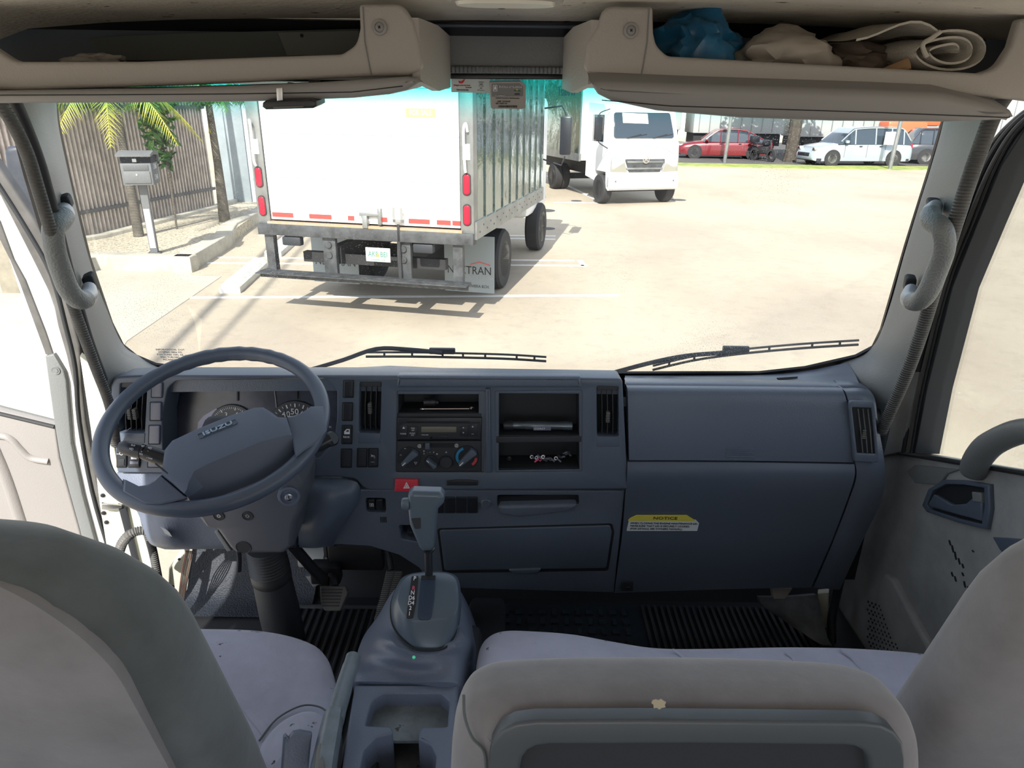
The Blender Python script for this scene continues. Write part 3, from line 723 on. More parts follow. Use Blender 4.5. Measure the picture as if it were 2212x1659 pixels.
slab('tray_lip', M_['plasg'], dash, FL.up(.010), [(1075, 1094), (1250, 1090), (1235, 1106, .02), (1120, 1120, .03), (1080, 1112, .01)], .02, .008, r=.01)
ws_ = slab('window_switch', M_['hole'], dash, FL.up(-.010), rect(786, 1070, 840, 1112), .008)
for x0 in (795, 812): slab('rocker', M_['blk'], ws_, FL.up(.004), [(x0, 1080), (x0+14, 1080), (x0+15, 1103), (x0+1, 1103)], .014, .003, r=.004)
textpx('switch_icon', '\u25a3', M_['ink'], ws_, FL.up(.004), 803, 1091, 6)
bm = bmesh.new()
for i in range(5): add_slab(bm, FL.up(.0008), [(821+i*3, 1117), (822.5+i*3, 1117), (823.5+i*3, 1129), (822+i*3, 1129)], .002)
fin('speaker_slots', bm, M_['hole'], dash, smooth=0)
for i in range(4): slab('blank_button', M_['blk'], dash, FL.up(.004), rect(936+i*24.5, 1075, 958+i*24.5, 1109), .012, .0015, r=.002)
bm = bmesh.new(); a, b = FL.two(1050, 1086)
add_lathe(bm, [(.0125, 0), (.0125, .002), (.0105, .004), (.0105, .012), (.009, .015), (0, .016)], FL.p(a, b), FL.n, 24); fin('lighter_knob', bm, M_['plas'], dash)
ash = slab('tray_lid', M_['plas'], dash, FL.up(.005), [(949, 1146), (1318, 1136), (1322, 1150), (1310, 1228), (960, 1233)], .006, .003, r=.008)
bm = bmesh.new(); add_slab(bm, FL.up(.0015), [(944, 1142), (1323, 1131), (1327, 1150), (1314, 1233), (956, 1238)], .002, r=.01); fin('tray_gap', bm, M_['hole'], dash)
slab('finger_pull', M_['plas'], dash, FL.up(.010), [(1095, 1231), (1172, 1229), (1160, 1240, .02), (1110, 1241, .02)], .012, .004, r=.005)
bm = bmesh.new(); a, b = FL.two(885, 1152); add_lathe(bm, [(.008, -.03), (.008, .0), (.006, .003), (0, .003)], FL.p(a, b), FL.n, 16); fin('power_socket', bm, M_['blk'], dash)
slab('socket_recess', M_['hole'], dash, FL.up(-.035), rect(855, 1130, 912, 1178), .006)
# bulging knee panel right of the column and left-hand lower panel
kn = [px3([(640, 1034, 1.46), (700, 1034, 1.46), (768, 1040, 1.46), (778, 1062, 1.465)]),
      px3([(642, 1060, 1.44), (705, 1058, 1.425), (760, 1070, 1.44), (772, 1090, 1.47)]),
      px3([(643, 1110, 1.425), (700, 1100, 1.41), (735, 1110, 1.43), (752, 1120, 1.475)]),
      px3([(644, 1150, 1.425), (685, 1150, 1.41), (712, 1150, 1.44), (730, 1155, 1.49)]),
      px3([(646, 1183, 1.45), (680, 1184, 1.45), (705, 1181, 1.47), (722, 1179, 1.50)])]
sheet('knee_panel', M_['plasg'], dash, kn, (0, .03, 0), 12, 5)
ll = [px3([(252, 1022, 1.475), (345, 1022, 1.475), (450, 1024, 1.48), (640, 1030, 1.48)]),
      px3([(262, 1060, 1.46), (345, 1060, 1.45), (450, 1060, 1.46), (640, 1060, 1.46)]),
      px3([(296, 1105, 1.455), (360, 1110, 1.43), (450, 1110, 1.45), (640, 1110, 1.45)]),
      px3([(312, 1150, 1.45), (360, 1155, 1.42), (430, 1160, 1.46), (640, 1160, 1.46)]),
      px3([(322, 1172, 1.46), (360, 1181, 1.44), (440, 1180, 1.47), (640, 1180, 1.48)]),
      px3([(334, 1180, 1.50), (360, 1187, 1.50), (440, 1186, 1.50), (640, 1184, 1.50)])]
sheet('left_lower_panel', M_['cons'], dash, ll, (0, .03, 0), 14, 4)
slab('paint_scrape', M_['inkg'], dash, Fr(W(370, 1150, Y=1.418), (0, -1, 0)), [(346, 1138), (358, 1143), (366, 1150), (372, 1160), (364, 1156), (356, 1152), (352, 1145)], .0006)
# ---- passenger side
gl = [px3([(1352, 826, 1.60), (1600, 829, 1.60), (1812, 832, 1.60)]),
      px3([(1354, 833, 1.53), (1600, 835, 1.53), (1818, 838, 1.53)]),
      px3([(1356, 850, 1.50), (1600, 852, 1.50), (1826, 856, 1.50)]),
      px3([(1357, 900, 1.485), (1600, 900, 1.485), (1836, 900, 1.485)]),
      px3([(1358, 950, 1.475), (1600, 950, 1.475), (1840, 950, 1.475)]),
      px3([(1359, 994, 1.47), (1600, 995, 1.47), (1843, 999, 1.47)])]
sheet('upper_glovebox_lid', M_['plasg'], dash, gl, (0, .03, 0), 10, 5)
lo = [px3([(1355, 998, 1.470), (1600, 999, 1.470), (1846, 1003, 1.470)]),
      px3([(1355, 1022, 1.458), (1600, 1023, 1.458), (1846, 1030, 1.458)]),
      px3([(1352, 1060, 1.462), (1600, 1060, 1.462), (1832, 1075, 1.462)]),
      px3([(1345, 1150, 1.485), (1600, 1150, 1.485), (1800, 1160, 1.485)]),
      px3([(1334, 1230, 1.505), (1600, 1225, 1.505), (1772, 1225, 1.505)]),
      px3([(1327, 1281, 1.52), (1560, 1273, 1.52), (1752, 1269, 1.52)])]
sheet('lower_glovebox_lid', M_['plas'], dash, lo, (0, .04, 0), 10, 5)
en = [px3([(1816, 833, 1.60), (1845, 834, 1.60), (1872, 838, 1.60)]),
      px3([(1822, 840, 1.53), (1855, 840, 1.53), (1882, 847, 1.54)]),
      px3([(1830, 857, 1.50), (1865, 857, 1.50), (1891, 866, 1.515)]),
      px3([(1840, 910, 1.485), (1872, 910, 1.485), (1897, 916, 1.50)]),
      px3([(1847, 990, 1.470), (1880, 988, 1.470), (1910, 992, 1.49)]),
      px3([(1850, 1030, 1.465), (1885, 1030, 1.465), (1912, 1032, 1.485)]),
      px3([(1836, 1075, 1.468), (1870, 1085, 1.468), (1902, 1085, 1.49)]),
      px3([(1800, 1170, 1.49), (1835, 1170, 1.49), (1862, 1170, 1.51)]),
      px3([(1757, 1269, 1.525), (1790, 1272, 1.525), (1814, 1274, 1.54)])]
sheet('end_panel', M_['plasg'], dash, en, (0, .04, 0), 10, 5)
bm = bmesh.new(); add_box(bm, (.60, 1.58, 1.43), (.66, .06, .5)); fin('glovebox_body', bm, M_['hole'], dash)
_fd = FD; FD = Fr(W(1862, 930, Y=1.474), (0, -1, .12))
V4 = [(1841, 880), (1883, 882), (1892, 981), (1852, 979)]
slab('vent_surround', M_['hole'], dash, FD.up(.0005), [(1838, 872), (1885, 873), (1895, 984), (1849, 982)], .003, 0, r=.003)
slab('vent_frame', M_['plasg'], dash, FD.up(.006), [(1834, 866), (1889, 868), (1901, 1000), (1846, 998)], .008, .003, holes=[V4], r=.008, hr=.002)
def vent4():
    v = slab('air_vent', M_['hole'], dash, FD.up(.0012), [(1840, 877), (1885, 879), (1894, 983), (1850, 981)], .004)
    for i in range(1, 4):
        f = i/4; A = FD.px(1841+42*f, 882, .0042); B_ = FD.px(1852+40*f, 979, .0042); bm = bmesh.new(); add_tube(bm, [A, A.lerp(B_, .5)+FD.n*.002, B_], .0012, 6)
        fin('vent_slat', bm, M_['rubs'], v)
    k0 = FD.px(1863, 935, .007); bm = bmesh.new()
    for j in range(5): add_box(bm, k0+FD.v*(j*.0045-.01), (.0075, .006, .003), bev=.0008)
    fin('vent_knob', bm, M_['rubs'], v)
vent4(); FD = _fd
FG = Fr(W(1600, 975, Y=1.4705), (0, -1, .10))
for y in (968, 976, 985):
    slab('grip_ridge', M_['plasg'], dash, FG.up(.002), [(1569, y), (1628, y+.5), (1630, y+3), (1570, y+2.5)], .004, .0008)
FN = Fr(W(1430, 1130, Y=1.478), (0, -1, -.19))
no = slab('notice_sticker', mat('sticker_white', (.66, .72, .74), .4), dash, FN.up(.003), [(1359, 1124), (1503, 1124), (1510, 1131), (1506, 1147), (1354, 1147)], .003, label='torn yellow and white notice sticker')
slab('notice_band', mat('sticker_yellow', (.74, .66, .10), .4), no, FN.up(.0034), [(1362, 1120), (1375, 1114), (1484, 1114), (1503, 1126), (1357, 1125)], .003)
textpx('notice_word', 'NOTICE', M_['inkb'], no, FN.up(.0034), 1437, 1119.5, 6, sx=1.25)
for i, s_ in enumerate(['WHEN CLOSING THE ENGINE MAINTENANCE LID,', 'MAKE SURE THAT LID IS SECURELY LOCKED.', '(FOR DETAILS, SEE OWNERS MANUAL).']):
    textpx('notice_line', s_, M_['inkb'], no, FN.up(.003), 1361, 1129.8+i*6, 3.6, align='LEFT', sx=.92)
slab('fastener_recess', M_['blkm'], dash, Fr(W(1355, 1268, Y=1.512), (0, -1, -.1)).up(.004), [(1345, 1257), (1368, 1257), (1368, 1277), (1342, 1277)], .004, .001, r=.004)
bm = bmesh.new(); add_lathe(bm, [(0, .006), (.004, .006), (.006, .003)], W(1357, 1268, Y=1.512), (0, -1, -.1), 14); fin('fastener', bm, M_['hole'], dash)
# cowl strip ahead of the glovebox
co = [px3([(1350, 811, 1.735), (1500, 811, 1.735), (1650, 809, 1.735), (1745, 800, 1.725), (1830, 783, 1.70)]),
      px3([(1350, 816, 1.69), (1500, 816, 1.69), (1660, 815, 1.69), (1760, 809, 1.68), (1842, 800, 1.66)]),
      px3([(1350, 821, 1.66), (1500, 821, 1.66), (1660, 821, 1.66), (1765, 818, 1.65), (1850, 815, 1.63)]),
      px3([(1350, 829, 1.60), (1500, 830, 1.60), (1660, 831, 1.60), (1775, 833, 1.60), (1860, 838, 1.58)])]
sheet('cowl_strip', M_['plas'], dash, co, (0, .0, -.02), 14, 4)
slab('demister_slot', M_['hole'], dash, Fr(W(1700, 817, Y=1.668), (0, -.5, 1)).up(.004), [(1678, 816), (1724, 813), (1718, 818), (1682, 819)], .003)
# ================================================================ STEERING
WC = Vector((-.5795, 1.232, 1.7715)); TW = .393; YW = .06
nW = Vector((math.sin(YW)*math.sin(TW), -math.cos(YW)*math.sin(TW), math.cos(TW)))
FWh = Fr(WC, nW, (0, 1, 0))
sw_ = thing('steering_wheel', 'large dark blue-grey two-spoke steering wheel, turned slightly left', 'steering wheel', WC)
bm = bmesh.new(); P = [FWh.p(.2045*math.cos(t), .2045*math.sin(t)) for t in [2*math.pi*k/96 for k in range(96)]]
R_ = [.0152+(.0009*math.cos(t*58) if .35*math.pi < t < .78*math.pi else 0) for t in [2*math.pi*k/96 for k in range(96)]]
add_tube(bm, P, R_, 18, closed=True); fin('rim', bm, M_['whl'], sw_, smooth=80)
def frus(name, m, par, topP, baseP, ht, hb, fr, mid=True, crown=.0):
    bm = bmesh.new(); T = [fr.up(ht).two(*p) for p in topP]; Bq = [fr.up(hb).two(*p) if hb > -.015 else fr.two(*p) for p in baseP]
    cx = sum(p[0] for p in T)/len(T); cy = sum(p[1] for p in T)/len(T)
    rings = [[(cx+(p[0]-cx)*.93, cy+(p[1]-cy)*.93, ht+.002) for p in T], [(p[0], p[1], ht) for p in T]]
    if mid: rings.append([((p[0]*.35+q[0]*.65), (p[1]*.35+q[1]*.65), hb+(ht-hb)*.55) for p, q in zip(T, Bq)])
    rings.append([(q[0], q[1], hb) for q in Bq]); prev = None
    for r_ in rings:
        L = [bm.verts.new(fr.p(*q)) for q in r_]
        if prev: bridge(bm, prev, L)
        else: fillcap(bm, [L])
        prev = L
    fillcap(bm, [prev]); return fin(name, bm, m, par, 28)
topH = [(356, 972), (372, 952), (430, 925), (500, 897), (549, 881), (569, 880), (584, 889), (600, 901), (619, 902), (625, 922), (631, 940), (570, 955), (502, 984), (445, 1008), (415, 1024), (402, 1050), (398, 1066), (372, 1042), (349, 1024), (352, 1000)]
basH = [(354, 975), (370, 954), (430, 930), (500, 903), (549, 885), (569, 884), (582, 892), (600, 903), (621, 903), (633, 940), (638, 966), (602, 1000), (550, 1025), (500, 1045), (450, 1062), (425, 1072), (408, 1074), (374, 1048), (347, 1026), (350, 1002)]
hub = frus('hub_cover', M_['hub'], sw_, topH, basH, .030, -.022, FWh)
FHb = FWh.up(.0325)
a1_, b1_ = FHb.two(432, 942); a2_, b2_ = FHb.two(508, 911); rt = math.atan2(b2_-b1_, a2_-a1_)
text('emblem', 'ISUZU', mat('embossed_lettering', (.34, .44, .56), .3), hub, FHb, (a1_+a2_)/2, (b1_+b2_)/2, .0120, bold=.02, rot=rt, sx=1.7, ext=.0012, h=0.001)
bm = bmesh.new(); cx_, cy_ = (a1_+a2_)/2, (b1_+b2_)/2; hw_, hh_ = .036, .0065
L_ = rnd([(-hw_, -hh_), (hw_, -hh_), (hw_, hh_), (-hw_, hh_)], .003)
add_tube(bm, [FHb.p(cx_+x*math.cos(rt)-y*math.sin(rt), cy_+x*math.sin(rt)+y*math.cos(rt), 0) for x, y in L_], .0006, 6, closed=True); fin('emblem_border', bm, M_['hub'], hub)
spR = [(617, 902), (636, 899), (655, 890), (672, 878), (698, 878), (706, 930), (684, 956), (655, 975), (640, 988), (636, 966), (627, 932)]
spRb = [(617, 906), (636, 905), (655, 900), (672, 890), (700, 885), (704, 932), (682, 962), (652, 982), (640, 996), (634, 970), (627, 934)]
frus('spoke', M_['hub'], sw_, spR, spRb, .020, -.012, FWh)
spL = [(348, 1027), (335, 1040), (318, 1050), (300, 1052), (268, 1036), (266, 1062), (312, 1088), (345, 1090), (375, 1084), (404, 1075), (376, 1051)]
spLb = [(348, 1030), (335, 1043), (318, 1053), (300, 1056), (268, 1040), (268, 1066), (314, 1091), (347, 1093), (377, 1087), (406, 1079), (378, 1055)]
frus('spoke', M_['hub'], sw_, spL, spLb, .016, -.012, FWh)
bm = bmesh.new()
add_tube(bm, [FWh.px(620, 902, .031), FWh.px(628, 934, .026), FWh.px(637, 966, .004)], .0016, 6); add_tube(bm, [FWh.px(348, 1025, .031), FWh.px(374, 1046, .031), FWh.px(405, 1073, .004)], .0016, 6)
fin('spoke_seam', bm, M_['hole'], sw_)
# column
scol = thing('steering_column', 'grey steering column shroud with ribbed black boot under the wheel', 'steering column', (-.5, 1.4, FZ))
FCo = Fr(W(560, 1110, Y=1.315), (0, -1, -.12))
SH = [(418, 1030), (426, 1118), (445, 1142), (468, 1147), (496, 1186), (509, 1198, .01), (612, 1198, .02), (633, 1182), (638, 1130), (652, 1100, .02), (654, 1050, .02), (640, 1025), (600, 1000), (450, 1010)]
slab('column_shroud', M_['shroud'], scol, FCo, SH, .11, .012, r=.004)
bm = bmesh.new(); add_box(bm, (WC.x+.01, WC.y+.05, WC.z-.075), (.13, .10, .10), Matrix.Rotation(TW, 3, 'X'), bev=.02); fin('column_head', bm, M_['blkm'], scol)
for x, y in ((473, 1114), (535, 1114)):
    bm = bmesh.new(); o_ = FCo.px(x, y, .0005); add_lathe(bm, [(.013, 0), (.012, .0012), (.0095, -.004), (.0085, -.012), (0, -.012)], o_, FCo.n, 24); s_ = fin('screw_recess', bm, M_['blkm'], scol)
    bm = bmesh.new(); add_lathe(bm, [(.0045, -.004), (.0045, .001), (.002, .001), (.002, -.002), (0, -.002)], o_, FCo.n, 14); fin('screw', bm, M_['metal'], s_)
bm = bmesh.new(); add_lathe(bm, [(.018, 0), (.017, .001), (.013, -.003), (0, -.005)], FCo.px(526, 1182, .0006), FCo.n, 24); fin('moulded_dimple', bm, M_['blkm'], scol)
FI = Fr(W(624, 1073, Y=1.30), (.22, -1, .05)); a, b = FI.two(624, 1073)
bm = bmesh.new(); add_lathe(bm, [(.024, -.05), (.024, -.004), (.0225, .0), (.018, .001), (.016, -.003), (.0, -.003)], FI.p(a, b), FI.n, 32); ig = fin('ignition_barrel', bm, M_['cons'], scol)
bm = bmesh.new(); add_lathe(bm, [(.0085, -.003), (.0085, .004), (.006, .005), (.0055, .002), (0, .002)], FI.p(a, b), FI.n, 24); fin('key_lock', bm, M_['metal'], ig)
bm = bmesh.new(); add_box(bm, FI.p(a, b, .0035), (.0015, .002, .007)); fin('key_slit', bm, M_['hole'], ig)
# bellows and lower cover
A_ = W(572, 1180, Y=1.42); B_ = W(604, 1322, Y=1.44); ax = (B_-A_).normalized(); Ln = (B_-A_).length
bm = bmesh.new(); pf = []
for i in range(9): h = .0+i*.0085; pf += [(.042+.0004*i, h), (.0455+.0004*i, h+.003), (.042+.0004*i, h+.006)]
pf += [(.046, .08), (.0485, .085), (.0485, .10), (.046, .104)]
add_lathe(bm, pf, A_, ax, 32); fin('rubber_boot', bm, M_['rub'], scol)
bm = bmesh.new(); add_lathe(bm, [(.045, .10), (.0465, .102), (.0500, Ln), (.050, Ln+.10)], A_, ax, 36); fin('lower_cover', bm, M_['blkm'], scol)
bm = bmesh.new(); add_tube(bm, spl(px3([(515, 1190, 1.36), (517, 1210, 1.355), (516, 1235, 1.35)]), 4, False), .006, 8, flat=.6); fin('tilt_lever', bm, M_['blkm'], scol)
slab('column_bracket', M_['plasl'], scol, Fr(W(480, 1165, Y=1.345), (0, -1, 0)), [(462, 1148), (470, 1146), (500, 1190), (490, 1192)], .02, .002)
# stalks
st_ = thing('combination_stalk', 'black light and cruise stalk left of the steering wheel hub', 'control stalk', W(350, 985, Y=1.25))
P = px3([(372, 996, 1.25), (352, 990, 1.25), (334, 984, 1.25), (312, 976, 1.25), (290, 972, 1.25), (268, 966, 1.25), (258, 964, 1.25)])
bm = bmesh.new(); add_tube(bm, P[:3], [.015, .0165, .0165], 16); fin('stalk_base', bm, M_['blk'], st_)
bm = bmesh.new(); add_tube(bm, [P[2], P[3]], [.0162, .0155], 16); c1 = fin('cruise_ring', bm, M_['blk'], st_)
bm = bmesh.new(); add_tube(bm, [P[3], P[3].lerp(P[4], .3)], [.0145, .0145], 16); fin('stalk_collar', bm, M_['blkm'], st_)
bm = bmesh.new(); add_tube(bm, [P[3].lerp(P[4], .25), P[4], P[5], P[6]], [.0155, .0152, .014, .009], 16); fin('light_knob', bm, M_['blk'], st_)
FSt = Fr(W(310, 985, Y=1.232), (0, -1, .45))
for s_, x, y, h in (('\u2261D', 284, 970, 5), ('\u0394-O', 288, 962, 3.4), ('RES', 305, 981, 3.6), ('SET', 309, 964, 3.2), ('\u2261D', 324, 968, 4.5), ('-', 320, 974, 5), ('+ PASS', 323, 990, 3.2), ('\u2191', 306, 976, 3)):
    textpx('stalk_mark', s_, M_['ink'], st_, FSt, x, y, h, rot=-.22)
st2_ = thing('wiper_stalk', 'short black wiper stalk right of the steering wheel rim', 'control stalk', W(700, 955, Y=1.36))
P = px3([(655, 975, 1.33), (690, 962, 1.34), (704, 954, 1.345), (716, 948, 1.35)])
bm = bmesh.new(); add_tube(bm, P, [.010, .013, .014, .0145], 14); fin('stalk_arm', bm, M_['blk'], st2_)
bm = bmesh.new(); add_lathe(bm, [(.0145, -.012), (.0165, -.003), (.0165, .004), (.013, .007), (0, .007)], P[3], (P[3]-P[2])+Vector((0, -.012, .004)), 22); fin('washer_button', bm, M_['blk'], st2_)
# ================================================================ PEDALS
bp = thing('brake_pedal', 'square ribbed rubber brake pedal beside the steering column foot', 'pedal', W(720, 1310, Y=1.55))
FB = Fr(W(718, 1285, Y=1.50), (0, -.80, .6))
slab('pedal_pad', M_['rubs'], bp, FB, [(691, 1266), (745, 1266), (752, 1280), (738, 1312, .01), (735, 1320, .01), (699, 1320, .01), (692, 1300)], .02, .004, r=.005)
bm = bmesh.new()
for i in range(6): add_slab(bm, FB.up(.002), [(693+i*.6, 1272+i*7), (740-i*1.4, 1272+i*7), (739-i*1.4, 1275+i*7), (693+i*.6, 1275+i*7)], .003, .0008)
fin('tread_ribs', bm, M_['rub'], bp)
bm = bmesh.new(); add_tube(bm, px3([(722, 1268, 1.53), (716, 1230, 1.58), (712, 1200, 1.62), (708, 1160, 1.60)]), [.012, .013, .015, .016], 8); fin('pedal_arm', bm, M_['dkmet'], bp)
apd = thing('accelerator_pedal', 'long narrow ribbed accelerator pedal left of the shifter housing', 'pedal', W(832, 1320, Z=FZ))
FA = Fr(W(840, 1290, Y=1.46), (0, -.86, .52))
slab('pedal_pad', M_['rub'], apd, FA, [(834, 1232, .004), (870, 1232, .006), (868, 1250), (838, 1335), (806, 1345), (822, 1290)], .018, .003, r=.003)
bm = bmesh.new()
for i in range(24):
    y = 1236+i*4.3; x = 834.5-i*1.15
    add_slab(bm, FA.up(.0022), [(x, y), (x+15, y), (x+14.6, y+1.8), (x-.4, y+1.8)], .003, .0004); add_slab(bm, FA.up(.0022), [(x+19, y), (x+33, y), (x+32.6, y+1.8), (x+18.6, y+1.8)], .003, .0004)
fin('tread_ribs', bm, M_['rubs'], apd)
bm = bmesh.new(); add_tube(bm, px3([(846, 1232, 1.50), (843, 1215, 1.52), (838, 1190, 1.58)]), .007, 8); fin('pedal_arm', bm, M_['dkmet'], apd)
# brackets above the pedals
br = thing('pedal_bracket', 'dark steel pedal bracket and pale cylinder in the shade behind the column', 'bracket', W(720, 1200, Y=1.66))
bm = bmesh.new(); add_tube(bm, px3([(632, 1178, 1.50), (668, 1220, 1.52), (708, 1262, 1.55)]), .014, 6); add_box(bm, W(705, 1235, Y=1.58), (.08, .04, .06), bev=.006); add_box(bm, W(770, 1200, Y=1.60), (.15, .03, .08), bev=.006); fin('bracket_arm', bm, M_['dkmet'], br)
bm = bmesh.new(); P = px3([(650, 1200, 1.66), (704, 1204, 1.66)]); add_tube(bm, P, .032, 20); fin('booster_cylinder', bm, mat('pale_grey_steel', (.42, .43, .42), .5), br)
bm = bmesh.new(); P = px3([(777, 1202, 1.64), (803, 1202, 1.64)]); add_tube(bm, P, .017, 14); fin('sensor_body', bm, M_['rubs'], br)
bm = bmesh.new(); add_slab(bm, Fr(W(690, 1255, Y=1.62), (0, -1, .2)), [(660, 1245), (706, 1245), (704, 1256), (676, 1269)], .01, .001); fin('bracket_plate', bm, M_['plasl'], br)
# ================================================================ SEATS
# driver's seat
ds = thing('driving_seat', 'driver seat in lilac-grey fabric with stained cushion, behind the steering wheel', 'seat', (-.58, .75, FZ))
SZ = 1.415
FS = Fr((0, 0, SZ), (0, 0, 1), (0, 1, 0))
def cushion(name, m, par, top_px, z, thick, bev, dome=.012, seg=6, puck=()):
    """upholstered block: rounded rim, gently crowned top (grid-filled), vertical sides"""
    fr = Fr((0, 0, z), (0, 0, 1), (0, 1, 0)); O = [fr.two(p[0], p[1]) for p in top_px]
    O = [tuple(q) for q in spl([Vector(o) for o in O], 6)]
    if area2(O) < 0: O = O[::-1]
    bm = bmesh.new(); cx = sum(p[0] for p in O)/len(O); cy = sum(p[1] for p in O)/len(O); prev = None
    for k in (0.02, .2, .4, .6, .8, .92):
        f = k; L = []
        for p in offs(O, bev):
            x, y = cx+(p[0]-cx)*f, cy+(p[1]-cy)*f; h = dome*(1-f*f)
            for (ax, ay, ar, ah) in puck: h += ah*math.exp(-((x-ax)**2+(y-ay)**2)/ar**2)
            L.append(bm.verts.new((x, y, z+h)))
        if prev: bridge(bm, prev, L)
        else: bm.faces.new(L)
        prev = L
    for k in range(seg+1):
        a = math.pi/2*k/seg; L = [bm.verts.new((p[0], p[1], z-bev*(1-math.cos(a)))) for p in offs(O, bev*(1-math.sin(a)))]
        bridge(bm, prev, L); prev = L
    L = [bm.verts.new((v.co.x, v.co.y, z-thick)) for v in prev]; bridge(bm, prev, L); bm.faces.new(L)
    return fin(name, bm, m, par, 60)
DC = [(300, 1338), (430, 1337), (560, 1341), (650, 1358), (700, 1385), (722, 1440), (724, 1490), (716, 1560), (712, 1640), (705, 1720), (500, 1740), (150, 1740), (0, 1600), (60, 1420), (200, 1350)]
cushion('seat_cushion', M_['seat'], ds, DC, SZ, .15, .045, .012)
BO = [(548, 1665), (560, 1597), (600, 1552), (650, 1527), (690, 1530), (712, 1560), (708, 1640), (702, 1720), (540, 1720)]
cushion('side_bolster', M_['seat'], ds, BO, SZ+.014, .05, .02, .008)
bm = bmesh.new(); q = [W(x, y, Z=SZ+.010) for x, y in ((560, 1600), (598, 1553), (650, 1525), (690, 1527), (714, 1545))]
add_tube(bm, spl(q, 5, False), .0016, 6); fin('seam', bm, M_['seatd'], ds)
bm = bmesh.new(); add_box(bm, (-.56, .70, 1.15), (.46, .42, .26), bev=.02); fin('seat_base', bm, M_['blkm'], ds)
def backrest(par, x0, yc, zt, hw, m1, m2, side):
    bm = bmesh.new(); S_ = []
    lean = .14
    for i in range(19):
        f = i/18; z = 1.38+(zt-1.38)*(1-(1-f)**1.0)
        # rounded shoulders
        t = (z-(zt-.17))/.17; t = max(0, t); k = math.sqrt(max(0, 1-t**2.4)) if t < 1 else 0.02
        wv = hw*(1-.09*max(0, (z-1.55)/(zt-1.55)))*(.18+.82*k) if t > 0 else hw*(1-.09*max(0, (z-1.55)/(zt-1.55)))
        dep = .078*(.35+.65*k) if t > 0 else .078
        S_.append(sec(x0, yc-lean*(z-1.38)/(zt-1.38), z, wv, dep, .62, 48))
    add_loft(bm, S_); b_ = fin('backrest', bm, m1, par, 70)
    return b_
bd = backrest(ds, -.655, .715, 1.965, .312, M_['seatd'], None, 1)
# inset back panel (seen from behind) with its seam
def back_inset(par, x0, yc, zt, hw, m):
    rows = []
    for i in range(25):
        f = i/24; z = 1.36+(zt-.085-1.36)*f; t = max(0, (z-(zt-.24))/.17); k = math.sqrt(max(0.0, 1-t**2.2)) if t < 1 else .0
        wv = (hw-.055)*(.25+.75*k); zs = zt-.065; tb = max(0, (z-(zs-.17))/.17); kb = math.sqrt(max(0, 1-tb**2.4)) if tb < 1 else .02
        y = yc-.14*(z-1.38)/(zs-1.38)-.078*((.35+.65*kb) if tb > 0 else 1)-.005
        rows.append([Vector((x0+wv*q, y+abs(q)**3*.014, z)) for q in (-1, -.8, -.4, 0, .4, .8, 1)])
    return sheet('back_panel', m, par, rows, (0, .03, 0), 14, 3)
back_inset(ds, -.665, .715, 2.03, .325, M_['seatb'])
rb = slab('recliner_cover', M_['cons'], ds, Fr(W(640, 1620, Z=1.485), (.35, -.75, .6)), [(607, 1680), (613, 1592), (619, 1588), (624, 1596), (634, 1583), (650, 1580), (675, 1585), (672, 1610), (664, 1690)], .02, .004)
# passenger bench
pb = thing('passenger_bench', 'wide passenger bench cushion in wrinkled lilac-grey fabric', 'seat', (.45, .8, FZ))
PB = [(1026, 1470), (1030, 1400), (1045, 1364), (1085, 1347), (1150, 1347), (1240, 1354), (1330, 1370), (1420, 1383), (1540, 1384), (1700, 1381), (1850, 1384), (2000, 1396), (2110, 1420), (2190, 1480), (2212, 1600), (2180, 1760), (1600, 1800), (1060, 1780), (1020, 1640)]
cushion('seat_cushion', M_['seat'], pb, PB, SZ, .14, .035, .006, puck=[(.30, .93, .05, .008), (.36, .90, .03, -.006), (.55, .92, .03, .004), (.8, .9, .04, .004)])
bm = bmesh.new(); add_box(bm, (.42, .70, 1.15), (.86, .40, .26), bev=.02); fin('seat_base', bm, M_['blkm'], pb)
for x0, y0, x1, y1 in ((1452, 1402, 1500, 1450), (1812, 1402, 1870, 1456), (1695, 1408, 1730, 1452)):
    bm = bmesh.new(); q = [W(x0, y0, Z=SZ+.004), W((x0*2+x1)/3+6, (y0*2+y1)/3, Z=SZ+.005), W((x0+2*x1)/3+3, (y0+2*y1)/3, Z=SZ+.005), W(x1, y1, Z=SZ+.003)]
    add_tube(bm, spl(q, 6, False), [.0005]+[.0026]*17+[.0005], 8, flat=.6); fin('fabric_crease', bm, M_['seat'], pb, smooth=80)
# middle backrest
ms = thing('folding_middle_seat', 'low middle seat backrest with taupe fabric edge and dark plastic tray back', 'backrest', (.26, .56, 1.415))
FM = Fr(W(1480, 1560, Y=.555), (0, -1, .16))
MO = [(968, 1790), (968, 1690), (976, 1620), (1000, 1566), (1040, 1541), (1100, 1530), (1250, 1524), (1450, 1523), (1650, 1526), (1850, 1535), (1930, 1546), (1985, 1570), (2014, 1620), (2022, 1690), (2016, 1790), (1990, 1850), (1500, 1870), (1000, 1850)]
def pillow(name, m, par, fr, P, depth, bev, seg=8, n=5):
    O = [tuple(q) for q in spl([Vector(fr.two(*p)) for p in P], n)]
    if area2(O) < 0: O = O[::-1]
    bm = bmesh.new(); prev = None
    for sgn in (1, -1):
        pass
    rings = [(bev, 0)]+[(bev*(1-math.sin(a)), -bev*(1-math.cos(a))) for a in [math.pi/2*k/seg for k in range(seg+1)]]
    rings += [(bev*(1-math.cos(a)), -(depth-bev)-bev*math.sin(a)) for a in [math.pi/2*k/seg for k in range(seg+1)]]
    first = None
    for ins, h in rings:
        L = [bm.verts.new(fr.p(q[0], q[1], h)) for q in offs(O, ins)]
        if prev: bridge(bm, prev, L)
        else: first = L
        prev = L
    fillcap(bm, [first]); fillcap(bm, [prev]); return fin(name, bm, m, par, 60)
